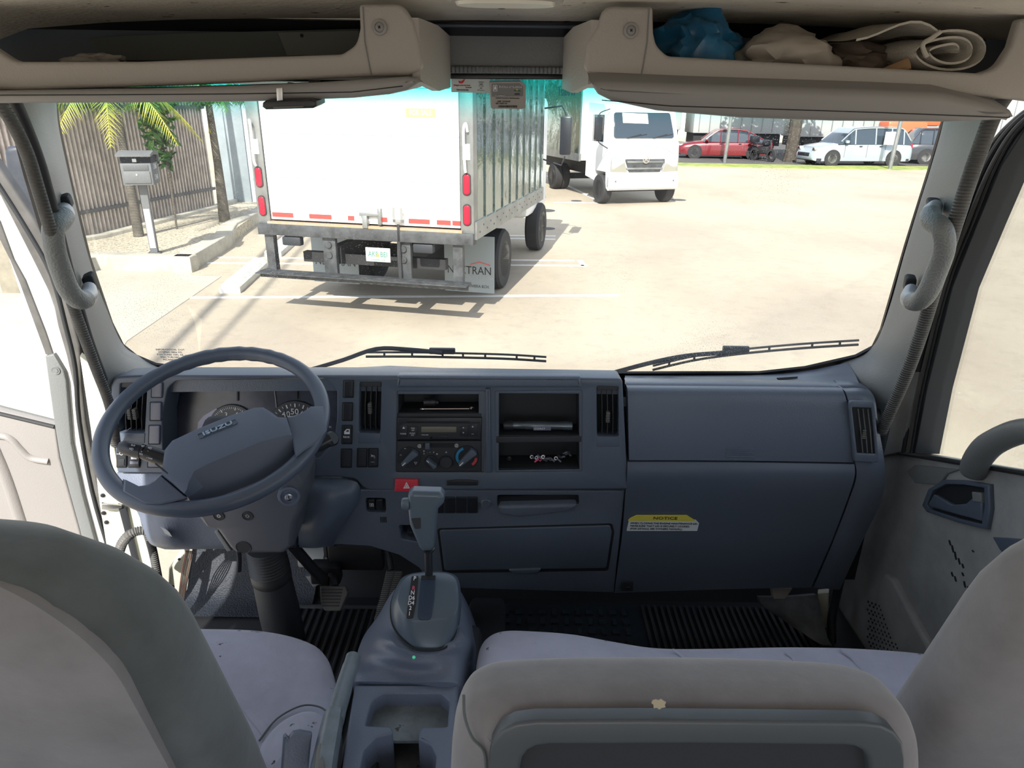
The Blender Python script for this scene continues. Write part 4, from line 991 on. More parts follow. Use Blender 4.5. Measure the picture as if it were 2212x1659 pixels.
pillow('upholstery', M_['seatb'], ms, FM, MO, .115, .045)
tp = slab('tray_back', M_['tray'], ms, FM.up(.014), [(1056, 1900), (1056, 1559, .05), (1400, 1557), (1956, 1563, .05), (1960, 1900)], .02, .004, r=.006, seg=4,
      holes=[[(1120, 1780), (1126, 1612, .03), (1500, 1610), (1878, 1614, .03), (1885, 1780)]], hr=.006, hbev=.006)
slab('tray_floor', M_['blkm'], tp, FM.up(.0015), [(1100, 1790), (1100, 1600), (1900, 1600), (1900, 1790)], .006)
bm = bmesh.new(); q = [FM.px(x, y, .0015) for x, y in ((1002, 1500), (1004, 1545), (1020, 1590), (1046, 1622), (1050, 1680))]
add_tube(bm, spl(q, 6, False), .0018, 6); fin('seam', bm, M_['seatd'], ms)
slab('stain', mat('tan_stain', (.42, .36, .26), .95), ms, Fr(FM.px(1423, 1520, .0012), FM.n), [(1410, 1513), (1417, 1511), (1422, 1513), (1428, 1510), (1433, 1514), (1439, 1517), (1436, 1523), (1438, 1528), (1430, 1529), (1424, 1533), (1419, 1529), (1412, 1530), (1412, 1523), (1407, 1519)], .0008, label='tan splash stain')
# outboard passenger backrest
os_ = thing('outboard_passenger_seat', 'tall outboard passenger backrest in pale taupe fabric beside the right door', 'backrest', (.80, .6, 1.415))
backrest(os_, .82, .72, 2.01, .325, M_['seatb'], None, -1)
# ================================================================ CONSOLE + SHIFTER
cn = thing('centre_console', 'blue-grey floor console with coin tray and cup holders between the seats', 'console', (-.14, .9, FZ))
def hmap(name, m, par, px_rows, kind=None):
    return sheet(name, m, par, px_rows, (0, 0, -.05), 18, 6)
def pz(L): return [W(p[0], p[1], Z=p[2]) for p in L]
rows = [pz([(818, 1330, 1.05), (858, 1268, 1.40), (930, 1252, 1.43), (985, 1264, 1.40), (1022, 1330, 1.05)]),
        pz([(806, 1345, 1.10), (852, 1300, 1.43), (930, 1296, 1.44), (994, 1300, 1.43), (1030, 1360, 1.10)]),
        pz([(788, 1370, 1.16), (842, 1350, 1.43), (920, 1380, 1.435), (1004, 1350, 1.43), (1033, 1400, 1.10)]),
        pz([(775, 1400, 1.25), (830, 1385, 1.435), (918, 1411, 1.438), (1010, 1385, 1.43), (1033, 1420, 1.15)]),
        pz([(768, 1430, 1.33), (815, 1415, 1.415), (905, 1428, 1.43), (1002, 1418, 1.41), (1030, 1450, 1.20)]),
        pz([(764, 1455, 1.38), (790, 1448, 1.405), (890, 1452, 1.405), (992, 1452, 1.405), (1022, 1480, 1.25)]),
        pz([(762, 1475, 1.38), (778, 1472, 1.402), (890, 1474, 1.402), (990, 1476, 1.402), (1014, 1500, 1.26)])]
sheet('front_cover', M_['cons'], cn, rows, (0, 0, -.05), 22, 6)
bm = bmesh.new(); add_box(bm, (-.16, 1.0, 1.13), (.20, .50, .30), bev=.02); fin('cover_core', bm, M_['blkm'], cn)
# tray section
FTy = Fr((0, 0, 1.40), (0, 0, 1), (0, 1, 0))
TR = [(766, 1478), (991, 1478), (985, 1560), (975, 1680), (973, 1780), (735, 1780), (738, 1660), (752, 1560)]
HO = [(805, 1512, .012), (828, 1496, .012), (952, 1496, .012), (970, 1514, .012), (964, 1570, .002), (906, 1570, .008), (903, 1600), (912, 1640), (930, 1666), (940, 1700), (900, 1740), (880, 1745), (860, 1740), (852, 1712), (857, 1680), (858, 1640), (850, 1600), (846, 1569, .008), (785, 1567, .004), (792, 1540)]
HO = [(805, 1512, .012), (828, 1497, .012), (952, 1497, .012), (971, 1514, .012), (966, 1569, .004), (911, 1569, .008), (905, 1580, .004), (904, 1596, .002), (932, 1610, .012), (942, 1632, .012), (940, 1660, .012), (925, 1690, .01), (905, 1716, .01), (905, 1760), (862, 1760), (856, 1716, .01), (826, 1712, .012), (790, 1690, .012), (779, 1655, .012), (786, 1620, .012), (812, 1592, .012), (850, 1583, .006), (846, 1569, .008), (789, 1566, .004), (795, 1540, .004)]
slab('tray_section', M_['cons'], cn, FTy, TR, .10, .006, holes=[HO], hr=.004, hbev=.004)
slab('tray_floor', M_['dirty'], cn, FTy.up(-.030), [(780, 1490), (985, 1490), (985, 1600), (780, 1600)], .006)
slab('cup_floor', M_['dirty'], cn, FTy.up(-.085), [(770, 1560), (975, 1560), (975, 1780), (745, 1780)], .006)
slab('console_side', M_['cons'], cn, FTy.up(-.03), [(768, 1482), (998, 1482), (988, 1600), (985, 1780), (735, 1780), (745, 1600)], .33, .004, holes=[[(776, 1488), (990, 1488), (980, 1600), (978, 1770), (742, 1770), (752, 1600)]])
bm = bmesh.new(); add_lathe(bm, [(0, .003), (.0025, .002), (.003, 0)], W(894, 1420, Z=1.446), (0, -.5, 1), 14); fin('indicator_dot', bm, mat('green_plastic', (.08, .45, .25), .3, emit=((.1, .8, .45), .15)), cn)
# shifter
sh = thing('gear_selector', 'automatic gear selector lever with grey T-grip on rounded blue-grey housing', 'gear lever', W(925, 1300, Z=1.42))
FP = Fr(W(920, 1300, Z=1.50), (0, -.42, 1), (0, 1, 0))
topP = [(868, 1258), (880, 1244), (900, 1238), (930, 1236), (962, 1237), (980, 1244), (988, 1258), (991, 1290), (990, 1312), (984, 1326), (970, 1334), (945, 1338), (905, 1342), (884, 1340), (868, 1325), (860, 1308), (858, 1290)]
basP = [(862, 1262), (874, 1250), (900, 1243), (930, 1241), (966, 1242), (984, 1250), (990, 1266), (993, 1300), (992, 1330), (984, 1366), (966, 1396), (940, 1405), (900, 1403), (878, 1390), (858, 1368), (846, 1340), (846, 1300)]
def frusz(name, m, par, T, B, frT, zB, mids=3):
    bm = bmesh.new(); t3 = [frT.px(*p) for p in T]; b3 = [W(p[0], p[1], Z=zB) for p in B]
    t3 = spl(t3, 3); b3 = spl(b3, 3); c_ = sum(t3, Vector())/len(t3); prev = None
    rings = [[c_+(p-c_)*.6+frT.n*.0025 for p in t3], [c_+(p-c_)*.955+frT.n*.0018 for p in t3], [c_+(p-c_)*.985+frT.n*.0004 for p in t3]]
    rings.append([(p.lerp(q, .06)+(p-c_)*.012) for p, q in zip(t3, b3)])
    for k in range(1, mids+1): f = k/(mids+1); rings.append([p.lerp(q, f)+(p-c_).normalized()*.004*math.sin(f*math.pi) for p, q in zip(t3, b3)])
    rings.append(b3); rings.append([q-Vector((0, 0, .03)) for q in b3])
    for r_ in rings:
        L = [bm.verts.new(q) for q in r_]
        if prev: bridge(bm, prev, L)
        else: fillcap(bm, [L])
        prev = L
    fillcap(bm, [prev]); return fin(name, bm, m, par, 50)
hs = frusz('housing', M_['consk'], sh, topP, basP, FP, 1.445)
FP2 = FP.up(.0042)
bm = bmesh.new(); add_tube(bm, spl([W(p[0], p[1], Z=1.4485) for p in basP[6:]+basP[:2]], 4, False), .0022, 6); fin('housing_seam', bm, M_['hole'], sh)
slab('selector_channel', mat('channel_blue_grey', (.03, .05, .085), .22), hs, FP2, [(910, 1243, .001), (941, 1243, .001), (938, 1290), (931, 1338, .008), (901, 1338, .008), (905, 1290)], .003, .0008, r=.004)
slab('channel_slot', M_['hole'], hs, FP2.up(.0008), [(911, 1243), (941, 1243), (939, 1252), (910, 1252)], .003)
slab('indicator_plate', M_['blk'], hs, FP2, [(889, 1244, .003), (904, 1243, .003), (899, 1300), (892, 1335, .004), (877, 1335, .004), (882, 1300)], .003, .0006, r=.003)
for s_, x, y, m in (('P', 896, 1250, 'ink'), ('R', 893.5, 1271, 'inkp'), ('N', 891.5, 1281, 'ink'), ('D6', 889.5, 1292, 'ink'), ('D4', 888, 1303, 'ink'), ('2', 886.5, 1314, 'ink'), ('1', 884.5, 1326, 'ink')):
    textpx('gear_mark', s_, M_[m], hs, FP2, x, y, 8.6, sx=.82, bold=.012)
A_ = FP2.px(925, 1250); yk = A_.y
bm = bmesh.new(); add_tube(bm, [A_-FP.n*.03, W(925, 1192, Y=yk+.012)], .0075, 16); fin('shaft', bm, M_['metal' if 0 else 'blk'], sh)
FKn = Fr(W(920, 1130, Y=yk+.004), (0, -1, .12))
slab('grip', M_['rubs'] if 0 else M_['consk'], sh, FKn, [(880, 1070, .006), (890, 1063, .006), (950, 1065, .006), (959, 1074, .008), (958, 1090, .012), (944, 1104, .012), (941, 1140), (937, 1185, .004), (930, 1193, .004), (913, 1193, .004), (905, 1186), (884, 1136), (880, 1100)], .028, .009, r=.006, seg=5)
bm = bmesh.new(); add_lathe(bm, [(.0115, -.005), (.0115, .006), (.0095, .009), (0, .009)], W(879, 1088, Y=yk+.018), (-1, 0, 0), 20); fin('release_button', bm, M_['consk'], sh)
slab('grip_inset', M_['blkm'], sh, FKn.up(.0006), [(888, 1120, .002), (909, 1119, .002), (909, 1142, .002), (896, 1143, .004)], .001, 0, r=.002)
bm = bmesh.new(); add_lathe(bm, [(.010, 0), (.012, .003), (.012, .006), (.0085, .008)], W(926, 1190, Y=yk+.014), (0, 0, 1), 18); fin('shaft_collar', bm, M_['blk'], sh)
# parking brake
pk = thing('parking_brake_lever', 'worn grey parking brake lever lying between driver seat and console', 'parking brake', W(720, 1600, Z=1.40))
P = [W(764, 1416, Y=.93), W(757, 1440, Y=.905), W(744, 1480, Y=.865), W(728, 1535, Y=.81), W(722, 1560, Y=.785)]
bm = bmesh.new(); add_tube(bm, spl(P, 5, False), [.0075]+[.0125]*4+[.0135]*6+[.014]*5+[.0145]*5, 18); fin('grip', bm, M_['brake'], pk)
P2 = [W(722, 1540, Y=.80), W(712, 1590, Y=.76), (W(700, 1650, Y=.71)), W(690, 1720, Y=.66)]
bm = bmesh.new(); add_tube(bm, P2, [.0165, .0185, .0195, .020], 6, flat=.9); fin('sleeve', bm, M_['brake'], pk, smooth=60)
bm = bmesh.new(); add_tube(bm, [W(700, 1625, Y=.735)+Vector((.0, -.004, .012)), W(694, 1680, Y=.69)+Vector((0, -.004, .014))], .009, 12); fin('release_catch', bm, M_['rubs'], pk)
bm = bmesh.new(); add_box(bm, (-.235, .70, 1.24), (.045, .36, .22), bev=.008); fin('brake_bracket', bm, M_['blkm'], pk)
# ================================================================ FLOOR MATS
fm = thing('driver_floor_mat', 'black ribbed rubber floor mat under the pedals', 'floor mat', (-.4, 1.3, FZ))
bm = bmesh.new(); add_box(bm, (-.38, 1.29, FZ+.004), (.58, .70, .008), bev=.002)
for i in range(26): add_box(bm, (-.65+i*.0215, 1.29, FZ+.011), (.009, .68, .010), bev=.002)
fin('ribbed_sheet', bm, M_['rub'], fm)
bm = bmesh.new()
for a_, b_ in (((-.67, 1.64), (-.09, 1.64)), ((-.67, .94), (-.09, .94)), ((-.67, .94), (-.67, 1.64)), ((-.09, .94), (-.09, 1.64))):
    add_tube(bm, [Vector((a_[0], a_[1], FZ+.012)), Vector((b_[0], b_[1], FZ+.012))], .008, 8)
fin('raised_edge', bm, M_['rub'], fm)
fm2 = thing('passenger_floor_mat', 'black rubber mat of small blocks and ribs in the passenger footwell', 'floor mat', (.4, 1.3, FZ))
bm = bmesh.new(); add_box(bm, (.41, 1.30, FZ+.004), (.96, .74, .008), bev=.002); fin('base_sheet', bm, M_['matb'], fm2)
bm = bmesh.new()
for i in range(12):
    for j in range(18):
        add_box(bm, (-.04+i*.034, .95+j*.040, FZ+.011), (.020, .016, .008) if (i+j) % 2 else (.012, .024, .008))
fin('block_tread', bm, M_['matb'], fm2, kind='stuff')
bm = bmesh.new()
for i in range(26): add_box(bm, (.39+i*.0185, 1.30, FZ+.012), (.008, .72, .010))
fin('rib_tread', bm, M_['rub'], fm2)
# engine-hump cover between footwells
bm = bmesh.new(); add_box(bm, (-.06, 1.42, FZ+.06), (.10, .30, .12), bev=.02); o = fin('tunnel_cover', bm, M_['blkm'], None, kind='structure')
# ================================================================ DOORS
XR = .985
FR = Fr((XR, 1.2, 1.6), (-1, 0, 0))
dr = thing('door_2', 'closed passenger door with grey textured trim and clear window', 'door', (XR, 1.2, 1.0), kind='structure')
slab('door_trim', M_['door'], dr, FR, [(1886, 986), (1945, 976), (2212, 1022), (2360, 1048), (2420, 1900), (1795, 1900), (1800, 1400), (1806, 1290), (1850, 1130)], .05, .008, r=.01)
slab('door_pane', M_['glass'], dr, FR.up(-.03), [(1940, 985), (1965, 830), (2050, 560), (2100, 420), (2170, 270), (2260, 190), (2500, 120), (2600, 1100), (2330, 1050)], .004)
Lq = [(1943, 975), (1970, 810), (2024, 610), (2084, 420), (2133, 322), (2187, 263), (2260, 215), (2420, 160)]
Rq = [(2480, 190), (2290, 232), (2218, 272), (2162, 360), (2111, 485), (2057, 621), (2003, 838), (1976, 980)]
slab('window_channel', M_['blkm'], dr, FR.up(.004), Lq+Rq, .06, .002)
def mixpx(A, B, f): return [(a[0]*(1-f)+b[0]*f, a[1]*(1-f)+b[1]*f) for a, b in zip(A, B)]
Rr = Rq[::-1]
for f, r_, mm in ((.16, .0045, 'rubs'), (.42, .006, 'rub'), (.72, .0055, 'rubs'), (.93, .003, 'rub')):
    bm = bmesh.new(); add_tube(bm, spl([FR.px(x, y, .006) for x, y in mixpx(Lq, Rr, f)], 5, False), r_, 8); fin('channel_bead', bm, M_[mm], dr)
bm = bmesh.new(); add_tube(bm, [FR.px(1945, 978, .004), FR.px(2212, 1021, .004), FR.px(2400, 1052, .004)], .006, 8); fin('sill_seal', bm, M_['rub'], dr)
slab('corner_patch', M_['door'], dr, FR.up(.012), [(1958, 806), (1968, 801, .004), (1982, 804, .004), (1979, 830), (1946, 976), (1888, 988), (1900, 930)], .02, .003)
# pull handle arching over the trim
bm = bmesh.new(); P = [FR.px(2112, 1022, .01), FR.px(2150, 990, .035), FR.px(2205, 955, .05), FR.px(2290, 930, .05), FR.px(2400, 960, .03)]
add_tube(bm, spl(P, 6, False), [.016]+[.020]*24, 14, flat=1.3); fin('pull_handle', bm, M_['plasl'], dr)
# release lever
fh = slab('handle_bezel', M_['plas'], dr, FR.up(.010), [(1990, 1092, .01), (2004, 1056, .02), (2035, 1036, .02), (2080, 1037), (2136, 1046, .006), (2138, 1100), (2130, 1144, .006), (2070, 1130), (2000, 1106, .01)], .012, .004,
     holes=[[(2002, 1090, .01), (2014, 1060, .015), (2042, 1046, .015), (2080, 1047), (2125, 1054, .004), (2126, 1095), (2120, 1132, .004), (2070, 1120), (2008, 1100, .008)]], hbev=.002)
slab('handle_recess', M_['hole'], fh, FR.up(.0005), [(1996, 1095), (2040, 1040), (2130, 1048), (2126, 1140), (2060, 1125)], .004)
slab('release_lever', M_['plas'], fh, FR.up(.012), [(2004, 1088, .006), (2016, 1068, .01), (2030, 1075, .01), (2055, 1090, .02), (2085, 1088, .01), (2100, 1075, .006), (2121, 1080), (2120, 1126, .006), (2070, 1113), (2010, 1096, .006)], .01, .004)
slab('lock_knob', M_['plasl'], fh, FR.up(.014), [(2098, 1062), (2118, 1064), (2119, 1086), (2100, 1084)], .010, .003)
slab('mirror_switch_cover', M_['plasl'], dr, FR.up(.006), [(1957, 1018, .01), (1975, 1004, .01), (2072, 1014), (2045, 1024, .02), (2028, 1048, .01), (1975, 1043, .02)], .008, .003)
slab('pocket_rim', M_['plas'], dr, FR.up(.010), [(2142, 1160, .006), (2260, 1168), (2340, 1300), (2200, 1240), (2158, 1188, .01)], .012, .004)
slab('speaker_bulge', M_['door'], dr, FR.up(.016), [(1882, 1420), (1886, 1320), (1898, 1252, .02), (1908, 1236, .02), (1926, 1250, .02), (1968, 1330), (2030, 1440), (2060, 1560), (1890, 1560)], .02, .012, r=.01)
bm = bmesh.new(); k = 0
for i in range(16):
    for j in range(12):
        x = 1888+j*8.2+(4.1 if i % 2 else 0)-(i*.6); y = 1300+i*8.4+j*3.1
        if x > 1886 and x < 1905+(y-1300)*.42+6 and y < 1425:
            c = FR.px(x, y, .0168); add_lathe(bm, [(0, .0002), (.0028, 0), (.0028, -.002)], c, FR.n, 8); k += 1
o = fin('grille_holes', bm, M_['hole'], dr); o['kind'] = 'stuff'
bm = bmesh.new()
random.seed(3)
for x, y, l in ((2050, 1172, 12), (2056, 1185, 16), (2062, 1200, 18), (2070, 1212, 14), (2078, 1222, 10), (2055, 1240, 10), (2062, 1250, 12), (2082, 1262, 14), (2090, 1272, 12), (2100, 1190, 5), (2078, 1240, 8)):
    add_slab(bm, FR.up(.0006), [(x-1.5, y-l/2), (x+2, y-l/2+1), (x+5, y+l/2), (x+2, y+l/2+1), (x-.5, y+1)], .001)
o = fin('scuff_marks', bm, M_['hole'], dr, smooth=0); o['kind'] = 'stuff'; o['label'] = 'black scuff scratches on the trim'
# seal and body metal ahead of the passenger door
seal('trim_9', M_['blk'], [(1905, 935, 1.52), (1890, 1010, 1.55), (1862, 1090, 1.57), (1835, 1180, 1.58), (1808, 1280, 1.58), (1796, 1350, 1.56), (1800, 1420, 1.52)], .012)
slab('trim_10', M_['cream'], None, Fr(W(1780, 1320, Y=1.60), (-.5, -1, 0)), [(1766, 1282), (1790, 1280), (1788, 1340), (1784, 1372), (1776, 1360), (1768, 1320)], .02, .004, kind='structure')
slab('trim_11', mat('pale_bracket', (.34, .31, .27), .6), None, Fr(W(1690, 1283, Y=1.57), (0, -1, .2)), [(1668, 1272), (1712, 1272), (1696, 1294), (1672, 1294)], .02, .002, kind='structure')
kk = [px3([(1640, 1290, 1.62), (1700, 1290, 1.60), (1765, 1285, 1.60)]), px3([(1650, 1310, 1.60), (1710, 1320, 1.56), (1778, 1330, 1.56)]), px3([(1700, 1345, 1.56), (1740, 1360, 1.52), (1785, 1370, 1.52)]), px3([(1745, 1375, 1.50), (1770, 1390, 1.48), (1798, 1395, 1.48)])]
sheet('trim_12', mat('grey_felt', (.12, .125, .13), .95, var=(12, .5)), None, kk, (0, .02, -.01), 8, 4, kind='structure')
# ---- open driver door
FO = Fr((-1.21, 1.67, 1.573), (.17, -.985, 0))
dl = thing('door_1', 'driver door standing wide open, white painted with grey trim and clear window', 'door', (-1.21, 1.67, 1.0), kind='structure')
slab('painted_frame', M_['white'], dl, FO, [(-60, 390), (0, 500), (45, 640), (90, 760), (114, 765), (135, 810), (154, 957), (178, 1068), (207, 1175), (240, 1290), (270, 1420), (330, 1420), (290, 1300), (240, 1190), (196, 1046), (174, 935), (162, 836), (148, 770), (126, 700), (120, 670), (95, 600), (62, 520), (0, 412), (-60, 330)], .035, .004)
slab('frame_inner_strip', M_['rubs'], dl, FO.up(.004), [(-60, 400), (0, 478), (30, 560), (55, 605), (98, 715), (116, 768), (98, 766), (70, 690), (43, 616), (20, 560), (0, 520), (-60, 440)], .03, .003)
slab('edge_trim', M_['plasl'], dl, FO.up(.014), [(97, 770, .004), (116, 765, .004), (137, 800), (143, 823), (154, 957), (178, 1068), (207, 1175), (250, 1330), (270, 1440), (232, 1440), (195, 1240), (172, 1145), (147, 1055), (129, 988), (118, 921), (108, 850)], .03, .004)
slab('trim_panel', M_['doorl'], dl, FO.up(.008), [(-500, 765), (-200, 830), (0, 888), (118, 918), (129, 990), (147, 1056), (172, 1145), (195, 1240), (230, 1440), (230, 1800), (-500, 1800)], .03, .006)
dp = [px3([(-60, 938, 1.70), (0, 938, 1.69), (30, 945, 1.69), (55, 975, 1.69), (100, 990, 1.69)])]
bm = bmesh.new(); Pp = [FO.px(x, y, .010) for x, y in ((-80, 930), (0, 936), (28, 945), (50, 968), (70, 985), (108, 992))]
add_tube(bm, spl(Pp, 5, False), .010, 10, flat=.6); fin('moulded_ridge', bm, M_['doorl'], dl, smooth=80)
bm = bmesh.new(); Pp = [FO.px(x, y, .010) for x, y in ((-80, 905), (-20, 950), (0, 985), (22, 1040), (45, 1110), (70, 1190))]
add_tube(bm, spl(Pp, 5, False), .016, 10, flat=.5); fin('moulded_ridge', bm, M_['doorl'], dl, smooth=80)
slab('door_pane', M_['glass'], dl, FO.up(-.012), [(-500, 100), (-60, 380), (0, 500), (40, 610), (95, 750), (110, 850), (122, 925), (0, 895), (-500, 770)], .004)
bm = bmesh.new(); add_tube(bm, [FO.px(-500, 772, .008), FO.px(-200, 835, .008), FO.px(0, 890, .008), FO.px(120, 919, .008)], .0055, 8); fin('sill_seal', bm, M_['rub'], dl)
bm = bmesh.new(); add_lathe(bm, [(.011, 0), (.010, .003), (.006, .002), (.006, .004), (0, .004)], FO.px(126, 796, .014), FO.n, 20); fin('trim_screw', bm, M_['plasl'], dl)
def strip(name, m, A, B, fr, th=.012, bev=.003, kind='structure', par=None):
    return slab(name, m, par, fr, A+B[::-1], th, bev, kind=None if par else kind)
strip('door_weatherstrip', M_['rubs'], [(-60, 345), (0, 424), (69, 560), (113, 648), (124, 705), (143, 770), (158, 836), (170, 935), (194, 1046), (236, 1184), (262, 1290), (300, 1440)],
      [(-60, 280), (0, 362), (72, 469), (125, 565), (143, 640), (172, 747), (176, 832), (185, 912), (212, 1046), (250, 1184), (285, 1290), (330, 1440)], FO.up(.022), .03, .006, par=dl)
bm = bmesh.new(); add_tube(bm, spl([FO.px(x, y, .024) for x, y in ((-60, 300), (0, 385), (72, 500), (120, 590), (150, 700), (170, 790), (178, 900), (205, 1050), (245, 1190), (290, 1330))], 4, False), .005, 8); fin('weatherstrip_bead', bm, M_['rub'], dl)
# ---- painted body at the driver door opening
FBd = Fr((-1.0, 1.60, 1.4), (.35, -.94, 0))
bd_ = thing('trim_13', 'cream painted hinge pillar at the driver door opening', 'trim', (-1.0, 1.6, FZ), kind='structure')
slab('painted_pillar', M_['cream'], bd_, FBd, [(172, 770), (200, 790), (232, 870), (262, 1050), (300, 1110), (330, 1190), (352, 1310), (385, 1420), (270, 1420), (240, 1240), (215, 1090), (196, 930)], .03, .004)
slab('painted_sill_edge', M_['white'], bd_, FBd.up(.02), [(300, 1108), (312, 1150), (328, 1210), (352, 1310), (375, 1400), (358, 1400), (336, 1300), (318, 1215), (304, 1150)], .02, .004)
slab('dark_gap', M_['blkm'], bd_, FBd.up(.012), [(254, 1092), (272, 1096), (282, 1140), (296, 1200), (312, 1262), (320, 1300), (304, 1300), (290, 1230), (272, 1160)], .012, .002)
slab('check_strap', M_['metal'], bd_, FBd.up(.02), [(219, 1088), (262, 1093), (262, 1098), (235, 1103), (219, 1101)], .008, .002)
bm = bmesh.new()
for x, y in ((222, 1070), (224, 1108), (230, 1128), (300, 1290)): add_lathe(bm, [(0, .004), (.005, .003), (.006, 0)], FBd.px(x, y, 0), FBd.n, 10)
fin('hinge_bolts', bm, M_['dkmet'], bd_)
seal('trim_14', M_['rubg'], [(318, 1150, 1.55), (330, 1190, 1.55), (342, 1250, 1.54), (356, 1310, 1.53), (372, 1400, 1.52)], .011)
kp = thing('trim_15', 'cream painted kick panel with holes beside the driver footwell', 'trim', W(395, 1260, Y=1.66), kind='structure')
FKp = Fr(W(395, 1260, Y=1.66), (.55, -.85, .1))
slab('kick_panel', M_['cream'], kp, FKp, [(366, 1230), (395, 1186), (410, 1186), (404, 1230), (396, 1270), (384, 1330), (370, 1345), (364, 1280)], .01, .002)
bm = bmesh.new()
for x, y, r_ in ((387, 1208, .004), (372, 1268, .006), (374, 1292, .004)): add_lathe(bm, [(0, .0008), (r_, .0006), (r_, 0)], FKp.px(x, y, 0), FKp.n, 12)
fin('panel_holes', bm, M_['hole'], kp)
wr = thing('wiring_loom', 'bundle of thin brown wires beside the driver footwell', 'wires', W(410, 1270, Y=1.60))
for i in range(6):
    bm = bmesh.new(); add_tube(bm, spl(px3([(418-i*3, 1190, 1.60), (410-i*3.2, 1230, 1.585+i*.004), (400-i*2.6, 1280, 1.58), (392-i*2.2, 1340, 1.56)]), 4, False), .0018, 6)
    fin('wire', bm, mat('wire_%d' % i, [(.02, .02, .02), (.07, .03, .02), (.03, .03, .03), (.05, .035, .025), (.02, .02, .02), (.09, .03, .025)][i], .5), wr)
hz2 = thing('corrugated_hose', 'grey corrugated wiring hose bending at the driver door hinge', 'hose', W(285, 1170, Y=1.50))
bm = bmesh.new(); P = spl(px3([(322, 1146, 1.48), (300, 1147, 1.47), (280, 1155, 1.46), (265, 1172, 1.46), (258, 1190, 1.46)]), 14, False)
add_tube(bm, P, [.0105 if i % 3 else .0128 for i in range(len(P))], 12); fin('hose_section', bm, M_['rubs'], hz2, smooth=20)
bm = bmesh.new(); P = spl(px3([(260, 1185, 1.46), (254, 1200, 1.46), (252, 1212, 1.46)]), 4, False); add_tube(bm, P, .0115, 12); fin('hose_cuff', bm, M_['rubs'], hz2)
bm = bmesh.new(); P = spl(px3([(252, 1210, 1.46), (262, 1222, 1.45), (275, 1238, 1.44)]), 12, False); add_tube(bm, P, [.009 if i % 3 else .0108 for i in range(len(P))], 12); fin('hose_section', bm, M_['rubs'], hz2, smooth=20)
# ================================================================ OVERHEAD SHELVES
YS = 1.12
FSh = Fr((0, YS, 2.42), (0, -1, 0))
def screw(par, x, y, fr):
    bm = bmesh.new(); add_lathe(bm, [(.011, 0), (.0105, .002), (.007, .0026), (.0065, .001), (.0055, .002), (0, .0032)], fr.px(x, y), fr.n, 24); s_ = fin('screw', bm, M_['beiged'], par)
    bm = bmesh.new(); c = fr.px(x, y, .0034); add_box(bm, c, (.0045, .001, .0012), Matrix.Rotation(.6, 3, 'Y')); add_box(bm, c, (.0045, .001, .0012), Matrix.Rotation(.6+math.pi/2, 3, 'Y')); fin('cross_slot', bm, M_['hole'], s_)
def shelf(label, OUT, floorx, seamp, scr, xs_, ZB):
    s_ = thing('overhead_shelf', label, 'shelf', FSh.px(floorx[0], 150))
    slab('front_lip', M_['beige'], s_, FSh, OUT, .016, .006, seg=4, r=.006)
    bm = bmesh.new(); a, b = xs_
    add_box(bm, ((a+b)/2, YS+.145, ZB), (b-a, .27, .012)); fin('shelf_floor', bm, M_['beiged'], s_)
    bm = bmesh.new(); add_box(bm, ((a+b)/2, 1.405, ZB+.045), (b-a, .012, .10)); fin('shelf_back', bm, M_['plas'], s_)
    bm = bmesh.new(); add_tube(bm, [FSh.px(*seamp[0], .0004), FSh.px(*seamp[1], .0004), FSh.px(*seamp[2], .0004)], .0011, 6); fin('moulding_seam', bm, M_['plasl'], s_)
    screw(s_, *scr, FSh.up(.001)); return s_
zb = W(500, 160, Y=YS).z
OL = [(-200, 60), (-60, 60), (-20, 100, .03), (30, 133, .03), (300, 133), (540, 124), (738, 117, .02), (770, 96, .03), (777, 60), (775, 8), (868, 8, .02), (893, 45, .02), (905, 90, .02), (915, 150, .02), (880, 163, .012), (770, 166), (400, 183), (0, 196), (-200, 210)]
shl = shelf('left overhead shelf in warm grey plastic, nearly empty, above the driver sun visor', OL, (500, 150), ((784, 15), (788, 90), (802, 163)), (820, 59), (-1.0, -.148), zb)
OR = [(1305, 12, .02), (1411, 14), (1412, 70), (1418, 98, .03), (1442, 121, .02), (1800, 141), (2118, 158), (2156, 146, .03), (2186, 100, .02), (2204, 40), (2400, 30), (2400, 240), (2190, 214), (2010, 199), (1700, 185), (1470, 179), (1300, 166, .012), (1262, 150, .012), (1268, 92, .02), (1290, 60, .02)]
shr = shelf('right overhead shelf in warm grey plastic, holding bags and a rolled towel', OR, (1700, 160), ((1402, 18), (1398, 90), (1384, 172)), (1363, 66), (.125, 1.0), zb)
for s_, sx in ((shl, -1), (shr, 1)):
    x0 = FSh.px(905 if sx < 0 else 1275, 90).x; bm = bmesh.new()
    A = [Vector((x0, YS+.004, 2.385)), Vector((x0+.0, YS+.004, 2.47)), Vector((x0+sx*-.018, YS+.10, 2.47)), Vector((x0+sx*-.022, YS+.27, 2.47)), Vector((x0+sx*-.022, YS+.27, 2.385)), Vector((x0+sx*-.018, YS+.10, 2.375))]
    bmv = [bm.verts.new(p) for p in A]; b2 = [bm.verts.new(p+Vector((sx*.012, 0, 0))) for p in A]; bridge(bm, bmv, b2); bm.faces.new(bmv); bm.faces.new(b2); fin('end_cheek', bm, M_['beige'], s_)
    slab('clip_slot', M_['hole'], s_, FSh.up(.002), [(666, 174), (692, 173), (692, 179), (668, 181)] if sx < 0 else [(1482, 180), (1512, 181), (1508, 190), (1484, 188)], .004)
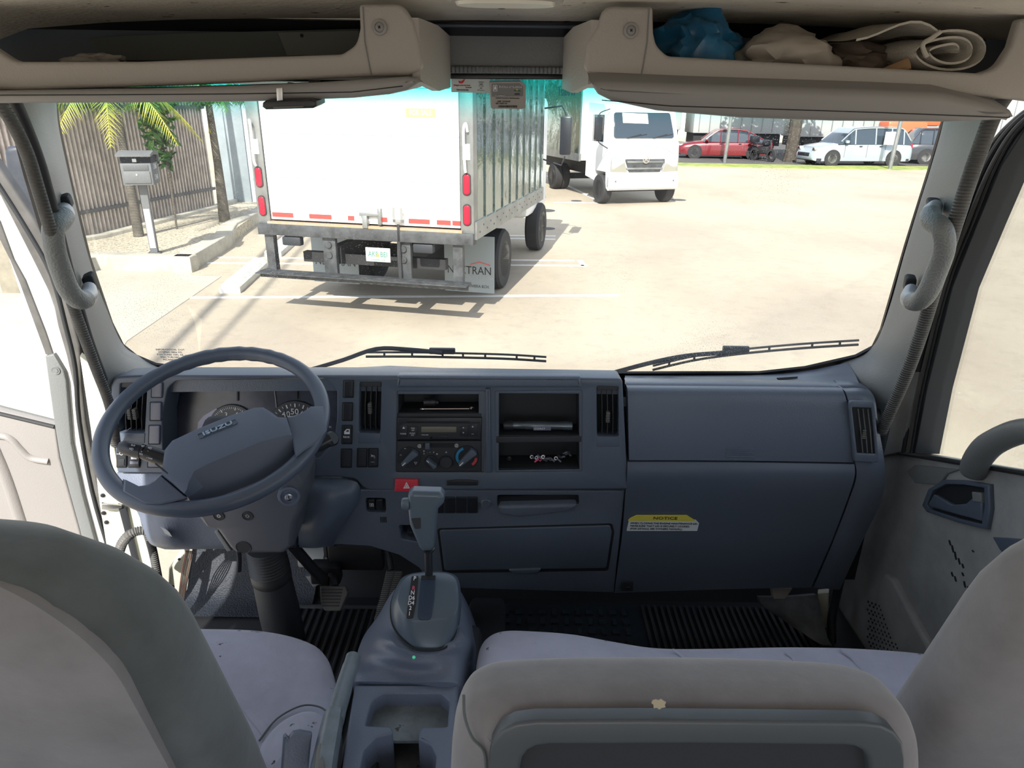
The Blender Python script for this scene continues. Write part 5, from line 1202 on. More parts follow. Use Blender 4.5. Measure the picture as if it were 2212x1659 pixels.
# ---- visors
vl = thing('sun_visor', 'left sun visor folded up, taupe vinyl, with a remote clipped on it', 'sun visor', W(450, 200, Y=1.09))
FV = Fr((0, 1.085, 2.37), (0, -1, -.05))
slab('visor_board', M_['beiged'], vl, FV, [(-200, 202), (0, 196), (300, 192), (560, 184), (720, 176), (870, 166, .004), (897, 168, .006), (905, 178, .006), (880, 194, .01), (840, 204, .01), (760, 212, .01), (560, 219), (300, 222), (0, 223), (-200, 224)], .15, .008, seg=5)
bm = bmesh.new(); add_tube(bm, [FV.px(x, y, .0004) for x, y in ((-100, 206), (200, 205), (500, 203), (760, 199), (870, 186))], .0007, 6); fin('stitched_edge', bm, M_['hole'], vl)
vr = thing('sun_visor', 'right sun visor drooping lower, taupe vinyl, tapering towards the pillar', 'sun visor', W(1730, 225, Y=1.09))
FV2 = Fr((0, 1.085, 2.36), (0, -1, -.35))
slab('visor_board', M_['beiged'], vr, FV2, [(1275, 182, .004), (1300, 178), (1500, 186), (1900, 198), (2040, 204, .02), (2120, 222, .02), (2190, 244, .006), (2196, 256, .006), (2175, 263, .01), (2040, 268), (1800, 266), (1600, 259), (1420, 244, .02), (1320, 222, .01), (1292, 208, .01)], .06, .012, seg=5)
bm = bmesh.new(); add_tube(bm, [FV2.px(x, y, .0004) for x, y in ((1300, 216), (1450, 229), (1650, 235), (1900, 243), (2180, 254))], .0007, 6); fin('stitched_edge', bm, M_['hole'], vr)
for v_, x, y in ((vl, 630, 178), (vr, 1490, 184)):
    bm = bmesh.new(); add_tube(bm, [W(x, y, Y=1.12), W(x, y+8, Y=1.12)], .006, 8); fin('visor_rod', bm, M_['blk'], v_)
rm = thing('visor_remote', 'black gate remote held by a metal clip on the left visor edge', 'remote control', W(625, 226, Y=1.07))
FRm = Fr(W(625, 226, Y=1.07), (0, -1, -.1))
slab('remote_case', M_['blk'], rm, FRm, [(567, 222, .003), (574, 217), (672, 215), (683, 219, .003), (684, 229, .003), (676, 234), (574, 237), (566, 231, .003)], .05, .0025)
slab('remote_clip', M_['metal'], rm, FRm.up(.004), [(596, 190), (610, 189), (611, 217), (598, 218)], .003, .0008)
slab('button_strip', M_['rubs'], rm, FRm.up(.0006), [(590, 231), (655, 229), (655, 232), (590, 234)], .002)
dm = thing('dome_lamp', 'oval cream dome lamp on the headliner at the top edge', 'ceiling lamp', W(1092, 0, Z=2.49))
bm = bmesh.new(); cz_ = W(1092, -12, Z=2.485)
for k, (sx_, z_, nm, mm) in enumerate(((1.0, 0, 'lamp_rim', M_['beige']), (.86, -.004, 'lamp_lens', mat('lamp_lens', (.72, .70, .62), .3)))):
    O = [Vector((cz_.x+.078*sx_*math.copysign(abs(math.cos(t))**.6, math.cos(t)), cz_.y+.030*sx_*math.sin(t), cz_.z+z_)) for t in [2*math.pi*i/40 for i in range(40)]]
    b2 = bmesh.new(); L1 = [b2.verts.new(p) for p in O]; L2 = [b2.verts.new(Vector((cz_.x+(p.x-cz_.x)*.93, cz_.y+(p.y-cz_.y)*.9, p.z-.009))) for p in O]; L0 = [b2.verts.new(p+Vector((0, 0, .012))) for p in O]
    bridge(b2, L0, L1); bridge(b2, L1, L2); b2.faces.new(L2); b2.faces.new(L0); fin(nm, b2, mm, dm)
bm.free()
# ---- grab handles
def grab(label, P, ends, sx):
    h_ = thing('grab_handle', label, 'grab handle', W(P[3][0], P[3][1], Y=P[3][2]))
    Q = spl(px3(P), 6, False); n = len(Q); a = 8; b = n-9
    bm = bmesh.new(); add_tube(bm, Q[a:b], [.018]*(b-a), 18); fin('grip', bm, mat('textured_handle_plastic', (.17, .185, .19), .45, bump=('grain', 260, .9, .001)), h_)
    for seg_, r0, r1 in ((Q[:a+1], .013, .0175), (Q[b-1:][::-1], .013, .0175)):
        bm = bmesh.new(); m_ = len(seg_); add_tube(bm, seg_, [r0+(r1-r0)*i/(m_-1) for i in range(m_)], 16); fin('mount_cap', bm, mat('smooth_handle_cap', (.24, .26, .29), .35) if 'smooth_handle_cap' not in bpy.data.materials else bpy.data.materials['smooth_handle_cap'], h_)
    for e, yv in ends:
        slab('mount_recess', M_['hole'] if 0 else M_['blkm'], h_, Fr(W(sum(p[0] for p in e)/4, sum(p[1] for p in e)/4, Y=yv), (-sx*.3, -1, -.3)), e, .02, .004, r=.008)
    return h_
grab('left grab handle, textured grey loop on the pillar beside the driver', [(140, 452, 1.345), (140, 462, 1.31), (130, 478, 1.27), (115, 496, 1.24), (119, 540, 1.24), (134, 590, 1.25), (150, 628, 1.26), (172, 648, 1.28), (192, 640, 1.33), (193, 622, 1.375)],
     [([(120, 432), (146, 422), (156, 450), (130, 470)], 1.355), ([(174, 604), (198, 592), (212, 634), (190, 640)], 1.40)], -1)
grab('right grab handle, textured grey loop on the pillar beside the passenger', [(2020, 446, 1.36), (2012, 458, 1.32), (2012, 476, 1.28), (2034, 494, 1.245), (2040, 535, 1.24), (2026, 580, 1.25), (2004, 630, 1.26), (1984, 651, 1.29), (1964, 646, 1.34), (1968, 626, 1.39)],
     [([(2004, 434), (2034, 436), (2030, 466), (2004, 456)], 1.375), ([(1958, 600), (1982, 604), (1976, 640), (1952, 632)], 1.42)], 1)
# ---- windshield stickers
st = slab('service_sticker', mat('sticker_pale', (.50, .56, .55), .5), None, FW.up(.004), [(974, 168), (1058, 169), (1058, 201), (975, 199)], .002)
tag(st, 'small white oil-service sticker at the top middle of the windshield', 'sticker')
FSk = FW.up(.0042)
for s_, x, y, h, m in (('Jimagua auto services', 998, 184, 3.6, 'inkr'), ('305-606-4207', 1012, 189, 2, 'inkb'), ('Next service due', 999, 194, 3.2, 'inkb'), ('10/03/24', 1039, 178, 3, 'inkg'), ('MILEAGE', 1039, 182, 1.6, 'inkb'), ('111 345', 1039, 186, 3, 'inkg'), ('DATE', 1039, 190.5, 1.6, 'inkb'), ('Oil Synthetic', 1039, 195, 2.6, 'inkg')):
    textpx('print', s_, M_[m], st, FSk, x, y, h, sx=.82)
slab('oil_can_drawing', M_['inkr'], st, FSk.up(.0005), [(990, 174), (996, 176), (1000, 173), (1005, 171), (1002, 177), (999, 180), (992, 180)], .0004)
tt = slab('toll_transponder', mat('transponder_plastic', (.36, .335, .31), .5), None, FW.up(.010), [(1057, 177, .003), (1124, 176), (1136, 186), (1135, 233, .004), (1128, 236), (1060, 235, .004)], .008, .001, r=.001)
tag(tt, 'taupe plastic toll transponder stuck to the windshield top', 'toll transponder')
FTt = FW.up(.0102)
slab('printed_panel', mat('transponder_panel_grey', (.20, .20, .20), .5), tt, FTt.up(.0004), [(1062, 181, .001), (1122, 180), (1130, 188), (1130, 208), (1062, 209)], .0006, 0, r=.0005)
F3 = FTt.up(.0006)
for s_, x, y, h, m in (('BUCKLE UP FLORIDA', 1103, 187.5, 4, 'ink'), ('mini', 1117, 203, 5, 'inkb'), ('SUNPASS', 1117, 196, 2.6, 'green'), ('www.SunPass.com', 1080, 206, 2.2, 'ink'), ('Installation Instructions - See Reverse Side', 1096, 212, 2.2, 'inkb'), ('16283  13-4760-003', 1088, 219, 2.6, 'inkb'), ('08511023O1103', 1083, 223.5, 2.6, 'inkb')):
    if m == 'green' and 'green' not in M_: M_['green'] = mat('green_print', (.02, .22, .10), .5)
    textpx('print', s_, M_[m], tt, F3, x, y, h, sx=.93 if h > 3 else .95)
bm = bmesh.new(); random.seed(5); x = 1077
while x < 1117:
    w_ = random.choice((.5, .9)); add_slab(bm, F3.up(.0003), rect(x, 228, x+w_, 232.5), .0004); x += w_+random.choice((.5, .9))
fin('bar_code', bm, M_['inkb'], tt, smooth=0)
bm = bmesh.new(); add_slab(bm, F3.up(.0003), rect(1065, 184, 1074, 197), .0004, holes=[rect(1066, 185, 1073, 196)]); add_slab(bm, F3.up(.0003), [(1068, 187), (1071, 186), (1072, 193), (1067, 194)], .0004); fin('seat_belt_mark', bm, M_['ink'], tt, smooth=0)
bm = bmesh.new(); add_lathe(bm, [(0, .0004), (.0018, .0003), (.0018, 0)], F3.px(1117, 193.5, .0004), F3.n, 12); fin('sun_mark', bm, mat('orange_print', (.8, .38, .05), .5), tt)
# ---- wipers
FWi = FW.up(-.035)
def wiper(label, arm, blade, claws):
    w_ = thing('wiper', label, 'windshield wiper', FWi.px(*arm[0]))
    bm = bmesh.new(); add_tube(bm, spl([FWi.px(*p) for p in arm], 4, False), .0065, 8, flat=.7); fin('wiper_arm', bm, M_['blkm'], w_)
    bm = bmesh.new(); A = [FWi.px(*p) for p in blade]; add_tube(bm, spl([p-FWi.v*.004 for p in A], 6, False), .0035, 8); fin('rubber_blade', bm, M_['blk'], w_)
    bm = bmesh.new(); add_tube(bm, spl([p+FWi.v*.006-FWi.n*.006 for p in A], 6, False), .0032, 6)
    for f in (.1, .25, .4, .5, .62, .8, .92):
        k = f*(len(A)-1); i = int(k); q = A[i].lerp(A[min(i+1, len(A)-1)], k-i); add_tube(bm, [q-FWi.v*.004, q+FWi.v*.006-FWi.n*.006], .003, 6)
    fin('blade_bridge', bm, M_['blkm'], w_)
    bm = bmesh.new(); c = FWi.px(*claws); add_box(bm, c+FWi.v*.006-FWi.n*.008, (.07, .014, .016), bev=.003); fin('arm_joint', bm, M_['blkm'], w_)
wiper('left wiper lying across the lower windshield ahead of the wheel', [(655, 803), (740, 778), (812, 754), (880, 755), (955, 762)], [(790, 768), (890, 768), (1000, 770), (1100, 773), (1180, 778)], (955, 766))
wiper('right wiper lying across the lower windshield ahead of the glovebox', [(1300, 812), (1400, 785), (1480, 769), (1560, 762), (1600, 757)], [(1410, 797), (1500, 776), (1600, 762), (1730, 750), (1855, 742)], (1590, 762))
# ================================================================ THINGS ON SHELVES AND IN CUBBIES
def crumple(name, m, c, s, seed, amp=.35, fr=2.2, sub=4, flatb=True):
    bm = bmesh.new(); bmesh.ops.create_icosphere(bm, subdivisions=sub, radius=1.0); o_ = Vector((seed*7.3, seed*3.1, seed))
    for v in bm.verts:
        p = v.co.copy(); n1 = noise.ridged_multi_fractal(p*fr+o_, 1.0, 2.1, 4, 1.0, 2.0); n2 = noise.noise(p*1.3+o_)
        k = 1+amp*(n1-1.1)*.6+amp*n2; p = p*k
        if flatb and p.z < -.55: p.z = -.55-(p.z+.55)*.15
        v.co = Vector((c[0]+p.x*s[0], c[1]+p.y*s[1], c[2]+p.z*s[2]))
    return fin(name, bm, m, None, 50)
zf = zb+.006
o = crumple('plastic_bag', mat('blue_plastic_film', (.02, .16, .33), .28, var=(14, .5)), (*W(1505, 90, Y=1.22).to_2d(), zf+.042), (.066, .055, .058), 1); tag(o, 'crumpled dark blue plastic bag on the right overhead shelf', 'bag')
o = crumple('plastic_bag', mat('beige_plastic_film', (.40, .36, .31), .4, var=(10, .25)), (*W(1690, 100, Y=1.22).to_2d(), zf+.026), (.085, .055, .042), 2, .3); tag(o, 'crumpled pale grey-beige bag in the middle of the right overhead shelf', 'bag')
o = crumple('crumpled_paper', mat('brown_grey_paper', (.17, .13, .105), .8, var=(9, .4)), (*W(1860, 120, Y=1.24).to_2d(), zf+.020), (.080, .05, .030), 3, .4); tag(o, 'crumpled brown-grey paper behind the rolled towel on the shelf', 'paper')
bm = bmesh.new(); A = W(1907, 140, Y=1.17); add_tube(bm, [Vector((A.x, A.y, zf+.010)), Vector((A.x+.035, A.y-.01, zf+.022))], [.006, .011], 8, flat=.5); o = fin('wood_scrap', bm, mat('pale_wood', (.42, .26, .14), .7), None); tag(o, 'small pale wooden scrap beside the rolled towel', 'wood scrap')
tw = thing('rolled_towel', 'loosely rolled off-white towel on the right overhead shelf', 'towel', (*W(2030, 130, Y=1.18).to_2d(), zf))
bm = bmesh.new(); c0 = W(2035, 128, Y=1.16); rows = []
for j in range(9):
    yy_ = c0.y-.01+j*.022; row = []
    for i in range(70):
        t = i/69; a = t*4.6*math.pi; r_ = .010+.026*t; row.append(Vector((c0.x+1.75*r_*math.cos(a)-.028*(j/8), yy_+.002*math.sin(a*3), zf+.036+.80*r_*math.sin(a)+.002*math.sin(j+a*2))))
    for i in range(8): f = (i+1)/8; row.append(row[69]+Vector((-.12*f+.0, 0, -.012*f+.03*math.sin(f*3.1)*(1-f))))
    rows.append(row)
V = add_grid(bm, rows); B = [[bm.verts.new(v.co+Vector((0, 0, .0032))) for v in r] for r in V]
for i in range(8): bridge(bm, B[i], B[i+1], False)
bridge(bm, V[0], B[0], False); bridge(bm, V[-1], B[-1], False)
fin('towel_roll', bm, mat('terry_cloth', (.50, .47, .41), .95, bump=('noise', 300, .7, .002)), tw, 60)
bm = bmesh.new(); add_tube(bm, spl([c0+Vector((-.030, -.012, .002)), c0+Vector((-.040, -.012, .018)), c0+Vector((-.028, -.012, .028)), c0+Vector((-.018, -.012, .036))], 5, False), .0035, 8); fin('loose_corner', bm, bpy.data.materials['terry_cloth'], tw)
pp = thing('paper_sheet', 'flat grey paper folder leaning at the back of the left overhead shelf', 'paper', (*W(450, 110, Y=1.36).to_2d(), zf))
slab('folder_cover', mat('dull_green_grey_card', (.10, .115, .11), .6), pp, Fr(W(450, 95, Y=1.34), (0, -1, .3)), [(190, 82), (400, 72), (620, 66), (775, 62), (775, 125), (540, 130), (225, 130)], .003, .0005)
slab('folder_flap', mat('dull_flap_card', (.15, .16, .155), .6), pp, Fr(W(640, 95, Y=1.325), (0, -1, .25)), [(600, 70), (775, 66), (775, 118), (620, 120)], .002, .0004)
bm = bmesh.new(); add_lathe(bm, [(0, .001), (.003, .0008), (.003, 0)], W(652, 77, Y=1.321), (0, -1, .2), 12); fin('punched_hole', bm, M_['hole'], pp)
o = crumple('crumpled_paper', mat('faded_paper', (.24, .22, .20), .8), (*W(205, 125, Y=1.2).to_2d(), zf+.010), (.05, .03, .014), 5); tag(o, 'thin crumpled paper at the left end of the left overhead shelf', 'paper')
# cubby contents (floors of the cubbies)
def cz0(x, y, d): return FD.px(x, y)-FD.n*d
o_ = thing('flashlight', 'long black metal flashlight lying in the upper right cubby', 'flashlight', cz0(1160, 940, .04))
A = FD.px(1088, 927)-FD.n*.030; u_ = FD.u; ln = FD.px(1238, 927).x-A.x
bm = bmesh.new(); add_lathe(bm, [(.0125, 0), (.0132, .002), (.0132, .012), (.012, .018), (.0118, .022)], A, u_, 24); fin('lamp_head', bm, M_['blk'], o_)
bm = bmesh.new(); add_lathe(bm, [(.0105, -.0004), (0, -.0004)], A, u_, 24); add_lathe(bm, [(.0105, -.0004), (0, .004)], A, u_, 24); fin('lens', bm, M_['metal'], o_)
bm = bmesh.new(); add_lathe(bm, [(.0095, .022), (.0092, .05), (.0105, .052), (.0105, ln*.62), (.0098, ln*.64), (.0098, ln*.86), (.011, ln*.88), (.011, ln)], A, u_, 24); fin('barrel', bm, mat('anodised_black', (.14, .17, .20), .25, .6), o_)
FFl = Fr(A-Vector((0, .0112, 0)), (0, -1, .1)); slab('name_band', M_['swblue'], o_, FFl.up(.0), rect(1152, 922, 1190, 930), .002, .0005)
textpx('band_word', 'COAST', M_['ink'], o_, FFl.up(.0004), 1166, 926, 4, sx=1.2)
o_ = thing('socket_bit', 'black impact socket lying in the narrow cubby above the radio', 'socket', cz0(925, 885, .04))
A = FD.px(912, 878)-FD.n*.035; bm = bmesh.new(); add_lathe(bm, [(.006, .0), (.0095, .0), (.0095, .012), (.0088, .013), (.0088, .016), (.0095, .017), (.0095, .026), (.006, .03), (.006, .034), (0, .034)], A, u_, 20); fin('socket_body', bm, M_['dkmet'], o_)
o_ = thing('wrench', 'slim chrome combination wrench below the socket in the narrow cubby', 'wrench', cz0(970, 890, .02))
z_ = FD.px(960, 889)-FD.n*.018; bm = bmesh.new(); x0_ = FD.px(912, 889).x; x1_ = FD.px(1018, 889).x
add_tube(bm, [Vector((x0_, z_.y, z_.z)), Vector((x1_, z_.y, z_.z+.002))], .0018, 8); fin('shank', bm, M_['chrome'], o_)
bm = bmesh.new(); add_lathe(bm, [(.0035, -.002), (.006, -.002), (.006, .002), (.0035, .002)], (x1_, z_.y, z_.z+.002), (0, -.5, 1), 16, cap=False); fin('ring_end', bm, M_['chrome'], o_)
bm = bmesh.new(); add_box(bm, (x0_-.002, z_.y, z_.z), (.010, .007, .004), bev=.001); fin('open_end', bm, M_['chrome'], o_)
fl_ = FD.px(1160, 1011)-FD.n*.05
for i, (x, lab) in enumerate(((1100, 'small steel nut at the left of the lower right cubby'),)):
    bm = bmesh.new(); p = FD.px(x, 1001)-FD.n*.03; add_lathe(bm, [(.003, -.002), (.0055, -.002), (.0055, .003), (.003, .003)], p, (0, -.2, 1), 6, cap=False); o = fin('steel_nut', bm, M_['metal'], None); tag(o, lab, 'nut')
random.seed(11)
ky = thing('key_cluster', 'tangled bunch of small keys and fittings in the lower right cubby', 'keys', FD.px(1205, 1005)-FD.n*.03)
for i in range(11):
    x = 1150+i*8.2+random.uniform(-3, 3); y = 1000-max(0, (i-5))*1.8+random.uniform(-2, 3); p = FD.px(x, y)-FD.n*(.022+random.random()*.02); bm = bmesh.new()
    add_lathe(bm, [(.0025, -.0008), (.0048, -.0008), (.0048, .0008), (.0025, .0008)], p, (random.uniform(-1, 1), -1, random.uniform(-.6, 1)), 14, cap=False)
    d = Vector((random.uniform(-1, 1), random.uniform(-.3, .3), random.uniform(-.4, .4))).normalized(); add_box(bm, p+d*.009, (.012, .0015, .004), Matrix.Rotation(random.uniform(-.8, .8), 3, 'Y'))
    fin('key', bm, M_['metal'] if i != 2 else M_['inkp'], ky)
# ================================================================ OUTSIDE
M_['alu'] = mat('polished_aluminium', (.25, .31, .31), .14, .95, bump=('noise', 2.2, .6, .03))
M_['aluf'] = mat('dull_aluminium', (.34, .35, .345), .45, .7, var=(3, .3))
M_['truckw'] = mat('white_truck_paint', (.82, .83, .83), .35, var=(2.5, .05))
M_['gal'] = mat('weathered_grey_steel', (.095, .10, .105), .6, .3, var=(9, .5))
M_['tyre'] = mat('tyre_rubber', (.03, .03, .032), .8)
M_['lampr'] = mat('red_lamp_lens', (.75, .01, .03), .2, emit=((.8, .0, .03), .12))
M_['refr'] = mat('red_reflector_tape', (.70, .06, .05), .5); M_['refw'] = mat('white_reflector_tape', (.85, .85, .84), .5)
M_['flap'] = mat('pale_grey_mudflap', (.27, .31, .33), .6)
M_['cglass'] = mat('dark_car_glass', (.03, .045, .06), .06, spec=.9)
M_['under'] = mat('chassis_black', (.02, .02, .022), .7)
M_['conc'] = mat('painted_concrete_column', (.30, .35, .38), .8, var=(2, .2))
M_['bark'] = mat('palm_bark', (.20, .18, .15), .9, bump=('wave', 12, .8, .02, 'Z'), var=(6, .4))
M_['leafy'] = mat('yellow_green_frond', (.50, .48, .06), .5, var=(4, .4)); M_['leafg'] = mat('green_leaves', (.09, .20, .035), .5, var=(1.2, .5, (.03, .09, .02)))
M_['slat'] = mat('fence_slat_taupe', (.74, .65, .58), .6, var=(5, .35)); M_['fsteel'] = mat('fence_frame_grey', (.11, .11, .115), .5); M_['fdark'] = mat('dark_shade_backing', (.035, .035, .038), .9)  # last one: dark tone standing in for shade behind the slats
def lbox(bm, x0, x1, y0, y1, z0, z1, bev=0.0): add_box(bm, ((x0+x1)/2, (y0+y1)/2, (z0+z1)/2), (x1-x0, y1-y0, z1-z0), bev=bev)
def part(name, m, par, f, smooth=35, label=None):
    bm = bmesh.new(); f(bm); return fin(name, bm, m, par, smooth, label=label)
def P_(name, m, par, *boxes, bev=0.0):
    bm = bmesh.new()
    for b in boxes: lbox(bm, *b, bev=bev)
    return fin(name, bm, m, par)
def wheel(par, x, y, r, w_, face=1, rimm='aluf', name='wheel', spokes=0):
    bm = bmesh.new(); add_lathe(bm, [(r*.60, -w_/2), (r*.93, -w_/2), (r, -w_*.36), (r, w_*.36), (r*.93, w_/2), (r*.60, w_/2)], (x, y, r), (face, 0, 0), 36); t = fin(name, bm, M_['tyre'], par)
    bm = bmesh.new(); add_lathe(bm, [(r*.63, w_*.5), (r*.58, w_*.46), (r*.50, w_*.28), (r*.3, w_*.24), (r*.22, w_*.45), (0, w_*.48)], (x, y, r), (face, 0, 0), 30)
    if spokes:
        for i in range(spokes):
            a = 2*math.pi*i/spokes; add_box(bm, (x+face*w_*.38, y+math.cos(a)*r*.36, r+math.sin(a)*r*.36), (w_*.18, r*.50, r*.11), Matrix.Rotation(a, 3, 'X'))
    fin('wheel_rim', bm, M_[rimm], t)
# ---- box truck ahead
th = math.radians(-13.0); fwd = Vector((math.sin(-th), math.cos(th), 0)); rgt = Vector((math.cos(th), math.sin(th), 0))
c0 = Vector((-.43, 7.67, 0))-rgt*1.31
bt = thing('box_truck', 'white box truck parked ahead with its roll-up rear door facing the cab', 'truck', c0, th, local=True)
HB, ZB, LB = 3.55, 1.02, 3.9
P_('box_roof', M_['truckw'], bt, (-1.31, 1.31, 0, LB, HB-.06, HB))
P_('box_floor', M_['gal'], bt, (-1.29, 1.29, .05, LB, ZB, ZB+.08))
P_('front_wall', M_['truckw'], bt, (-1.3, 1.3, LB-.05, LB, ZB, HB))
for s_ in (-1, 1):
    sp = P_('side_panel', M_['alu'], bt, (s_*1.31-.025, s_*1.31+.0, .12, LB, ZB+.16, HB) if s_ > 0 else (-1.31, -1.285, .12, LB, ZB+.16, HB))
    bm = bmesh.new(); xo = s_*1.315
    for i in range(9): lbox(bm, xo-.008, xo+.010, .42+i*.41, .46+i*.41, ZB+.16, HB-.05)
    fin('panel_ribs', bm, M_['alu'], sp)
    bm = bmesh.new(); lbox(bm, xo-.01, xo+.015, .02, LB, ZB-.02, ZB+.17)
    fin('side_rail', bm, M_['aluf'], bt)
    bm = bmesh.new()
    for i in range(24): add_lathe(bm, [(0, .008), (.012, .004), (.012, 0)], (xo+s_*.015, .15+i*.155, ZB+.05+(i % 2)*.06), (s_, 0, 0), 6)
    fin('rivets', bm, M_['gal'], sp)
    P_('corner_post', M_['aluf'], bt, (min(s_*1.31, s_*1.16), max(s_*1.31, s_*1.16), -.02, .14, ZB-.02, HB), bev=.008)
    for z in (1.27, 1.59):
        bm = bmesh.new(); O = [(.036*math.cos(a), (.068 if math.sin(a) > 0 else -.068)+.036*math.sin(a)) for a in [2*math.pi*k/24 for k in range(24)]]
        fr = Fr((s_*1.235, -.02, z), (0, -1, 0)); add_slab(bm, fr.up(.018), O, .02, .006, px=False); t_ = fin('tail_lamp', bm, M_['lampr'], bt)
        bm = bmesh.new(); add_slab(bm, fr.up(.010), [(x*1.3, y*1.12) for x, y in O], .01, .002, px=False); fin('lamp_gasket', bm, M_['tyre'], t_)
    bm = bmesh.new(); Pt = [Vector((s_*1.235, -.06, 1.72)), Vector((s_*1.235, -.09, 1.80)), Vector((s_*1.225, -.09, 2.12)), Vector((s_*1.245, -.07, 2.20)), Vector((s_*1.255, -.04, 2.12))]
    add_tube(bm, spl(Pt, 4, False), .014, 8); fin('grab_rail', bm, M_['refw'], bt); P_('post_sticker', M_['refw'], bt, (s_*1.235-.04, s_*1.235+.04, -.03, -.02, 1.84, 2.0))
rd = P_('rear_door', M_['truckw'], bt, (-1.15, 1.15, .0, .05, ZB+.10, HB-.16), bev=.004)
P_('door_header', M_['truckw'], bt, (-1.17, 1.17, -.02, .1, HB-.18, HB))
bm = bmesh.new()
for k in range(1, 5): lbox(bm, -1.15, 1.15, -.002, .0, ZB+.10+k*.47, ZB+.108+k*.47)
fin('panel_joints', bm, M_['flap'], rd)
fr = Fr((0, -.001, 0), (0, -1, 0))
bm = bmesh.new(); bw = bmesh.new()
for i, (x0, x1) in enumerate(((-1.13, -.86), (-.66, -.38), (-.18, -.10), (.20, .30), (.55, .80), (.88, 1.04), (1.06, 1.15))): lbox(bm, x0, x1, -.006, 0, ZB+.13, ZB+.18)
for i, (x0, x1) in enumerate(((-.86, -.66), (-.38, -.18), (-.1, .2), (.3, .55), (.8, .88))): lbox(bw, x0, x1, -.006, 0, ZB+.13, ZB+.18)
fin('red_reflector_tape', bm, M_['refr'], rd); fin('white_reflector_tape', bw, M_['refw'], rd)
P_('door_sill', mat('rusty_sill', (.50, .27, .12), .7, var=(20, .5, (.3, .29, .27))), bt, (-1.18, 1.18, -.05, .06, ZB+.055, ZB+.08))
P_('door_latch', M_['aluf'], bt, (-.02, .22, -.05, 0, ZB+.19, ZB+.23), (.02, .08, -.07, 0, ZB+.06, ZB+.2), (.20, .24, -.05, 0, ZB+.1, ZB+.28), bev=.004)
P_('pull_strap', M_['tyre'], bt, (.43, .46, -.06, -.05, ZB-.55, ZB+.12)); P_('strap_ring', M_['metal'], bt, (.38, .50, -.05, 0, ZB+.14, ZB+.17), (.38, .41, -.05, 0, ZB+.14, ZB+.3), (.47, .50, -.05, 0, ZB+.14, ZB+.3))
fs = P_('sale_sign', mat('faded_sign_white', (.80, .78, .72), .6), bt, (.57, .90, -.006, 0, 2.12, 2.34))
P_('sign_band', mat('faded_sign_orange', (.78, .36, .20), .6), fs, (.57, .90, -.009, -.006, 2.25, 2.34))
text('sign_word', 'FOR SALE', M_['refw'], fs, Fr((0, -.010, 0), (0, -1, 0)), .735, 2.295, .072, sx=.8)
P_('rear_bed_bar', M_['gal'], bt, (-1.31, 1.31, -.06, .08, ZB-.075, ZB+.055), bev=.006)
for x in (-.9, .72): P_('bar_marker_lamp', M_['blkm'], bt, (x-.12, x+.12, -.05, .04, ZB-.19, ZB-.085), bev=.02)
for x in (-1.20, 1.12): P_('bumper_post', M_['gal'], bt, (x-.055, x+.055, -.02, .06, .50, ZB-.05))
P_('step_bumper', M_['gal'], bt, (-1.31, 1.27, -.12, .0, .50, .53), (-1.31, 1.27, -.12, -.11, .455, .53), bev=.003)
bm = bmesh.new(); fr = Fr((0, 0, .525), (0, 0, 1), (0, 1, 0))
hl = [[(x+.025*math.cos(a), y+.012*math.sin(a)) for a in [2*math.pi*k/6 for k in range(6)]] for y in (-.19, -.15) for x in [(-1.25+i*.085+(0 if y < -.16 else .04)) for i in range(29)]]
add_slab(bm, fr, [(-1.31, -.215), (1.27, -.215), (1.27, -.12), (-1.31, -.12)], .01, px=False, holes=hl); fin('perforated_step', bm, M_['gal'], bt)
for x in (-.44, .48):
    P_('hitch_plate', M_['gal'], bt, (x-.08, x+.08, -.01, .05, .50, ZB-.05), bev=.006)
    bm = bmesh.new()
    for z in (.86, .74): add_lathe(bm, [(.012, 0), (.035, 0), (.035, .02), (.012, .02)], (x, -.01, z), (0, -1, 0), 14)
    fin('plate_bolts', bm, M_['gal'], bt)
P_('chassis_frame', M_['under'], bt, (-.45, -.35, .1, 5.4, .62, .84), (.35, .45, .1, 5.4, .62, .84), (-.9, .9, .2, .3, .60, .72), (-1.0, 1.0, 1.9, 2.05, .38, .52))
lp = P_('license_plate', mat('plate_white', (.5, .52, .5), .5), bt, (.02, .32, -.03, -.015, .70, .86), bev=.004)
fr = Fr((0, -.031, 0), (0, -1, 0))
text('plate_text', 'AKB BEI', mat('plate_green', (.03, .20, .14), .5), lp, fr, .17, .785, .085, sx=.8); text('plate_state', 'SUNSHINE STATE', bpy.data.materials['plate_green'], lp, fr, .17, .722, .022)
bm = bmesh.new(); add_lathe(bm, [(0, .003), (.018, .002), (.018, 0)], (.17, -.031, .775), (0, -1, 0), 14); fin('plate_orange', bm, mat('plate_orange_mark', (.85, .28, .08), .5), lp)
for s_ in (-1, 1):
    x0 = s_*.93; fl = P_('mud_flap', M_['flap'], bt, (x0-.33, x0+.33, 1.05, 1.062, .14, .86))
    fr = Fr((0, 1.049, 0), (0, -1, 0)); text('flap_word', 'NEXTRAN', M_['inkb'], fl, fr, x0, .42, .145, sx=.88); text('flap_word', 'TRUCK CENTER', M_['inkg'], fl, fr, x0+.14, .33, .05); text('flap_word', 'POMPANO  RIVIERA BCH.', M_['inkb'], fl, fr, x0, .22, .052, sx=.9)
    bm = bmesh.new(); add_tube(bm, [Vector((x0+.02, 1.048, .50)), Vector((x0+.14, 1.048, .535)), Vector((x0+.28, 1.048, .50))], .006, 4); fin('flap_swoosh', bm, M_['refr'], fl)
    wheel(bt, s_*1.06, 1.95, .41, .24, s_); wheel(bt, s_*.78, 1.95, .41, .22, s_); wheel(bt, s_*1.02, 4.9, .41, .24, s_)
P_('truck_cab', M_['truckw'], bt, (-1.05, 1.05, 4.05, 5.7, .65, 2.55), bev=.12)
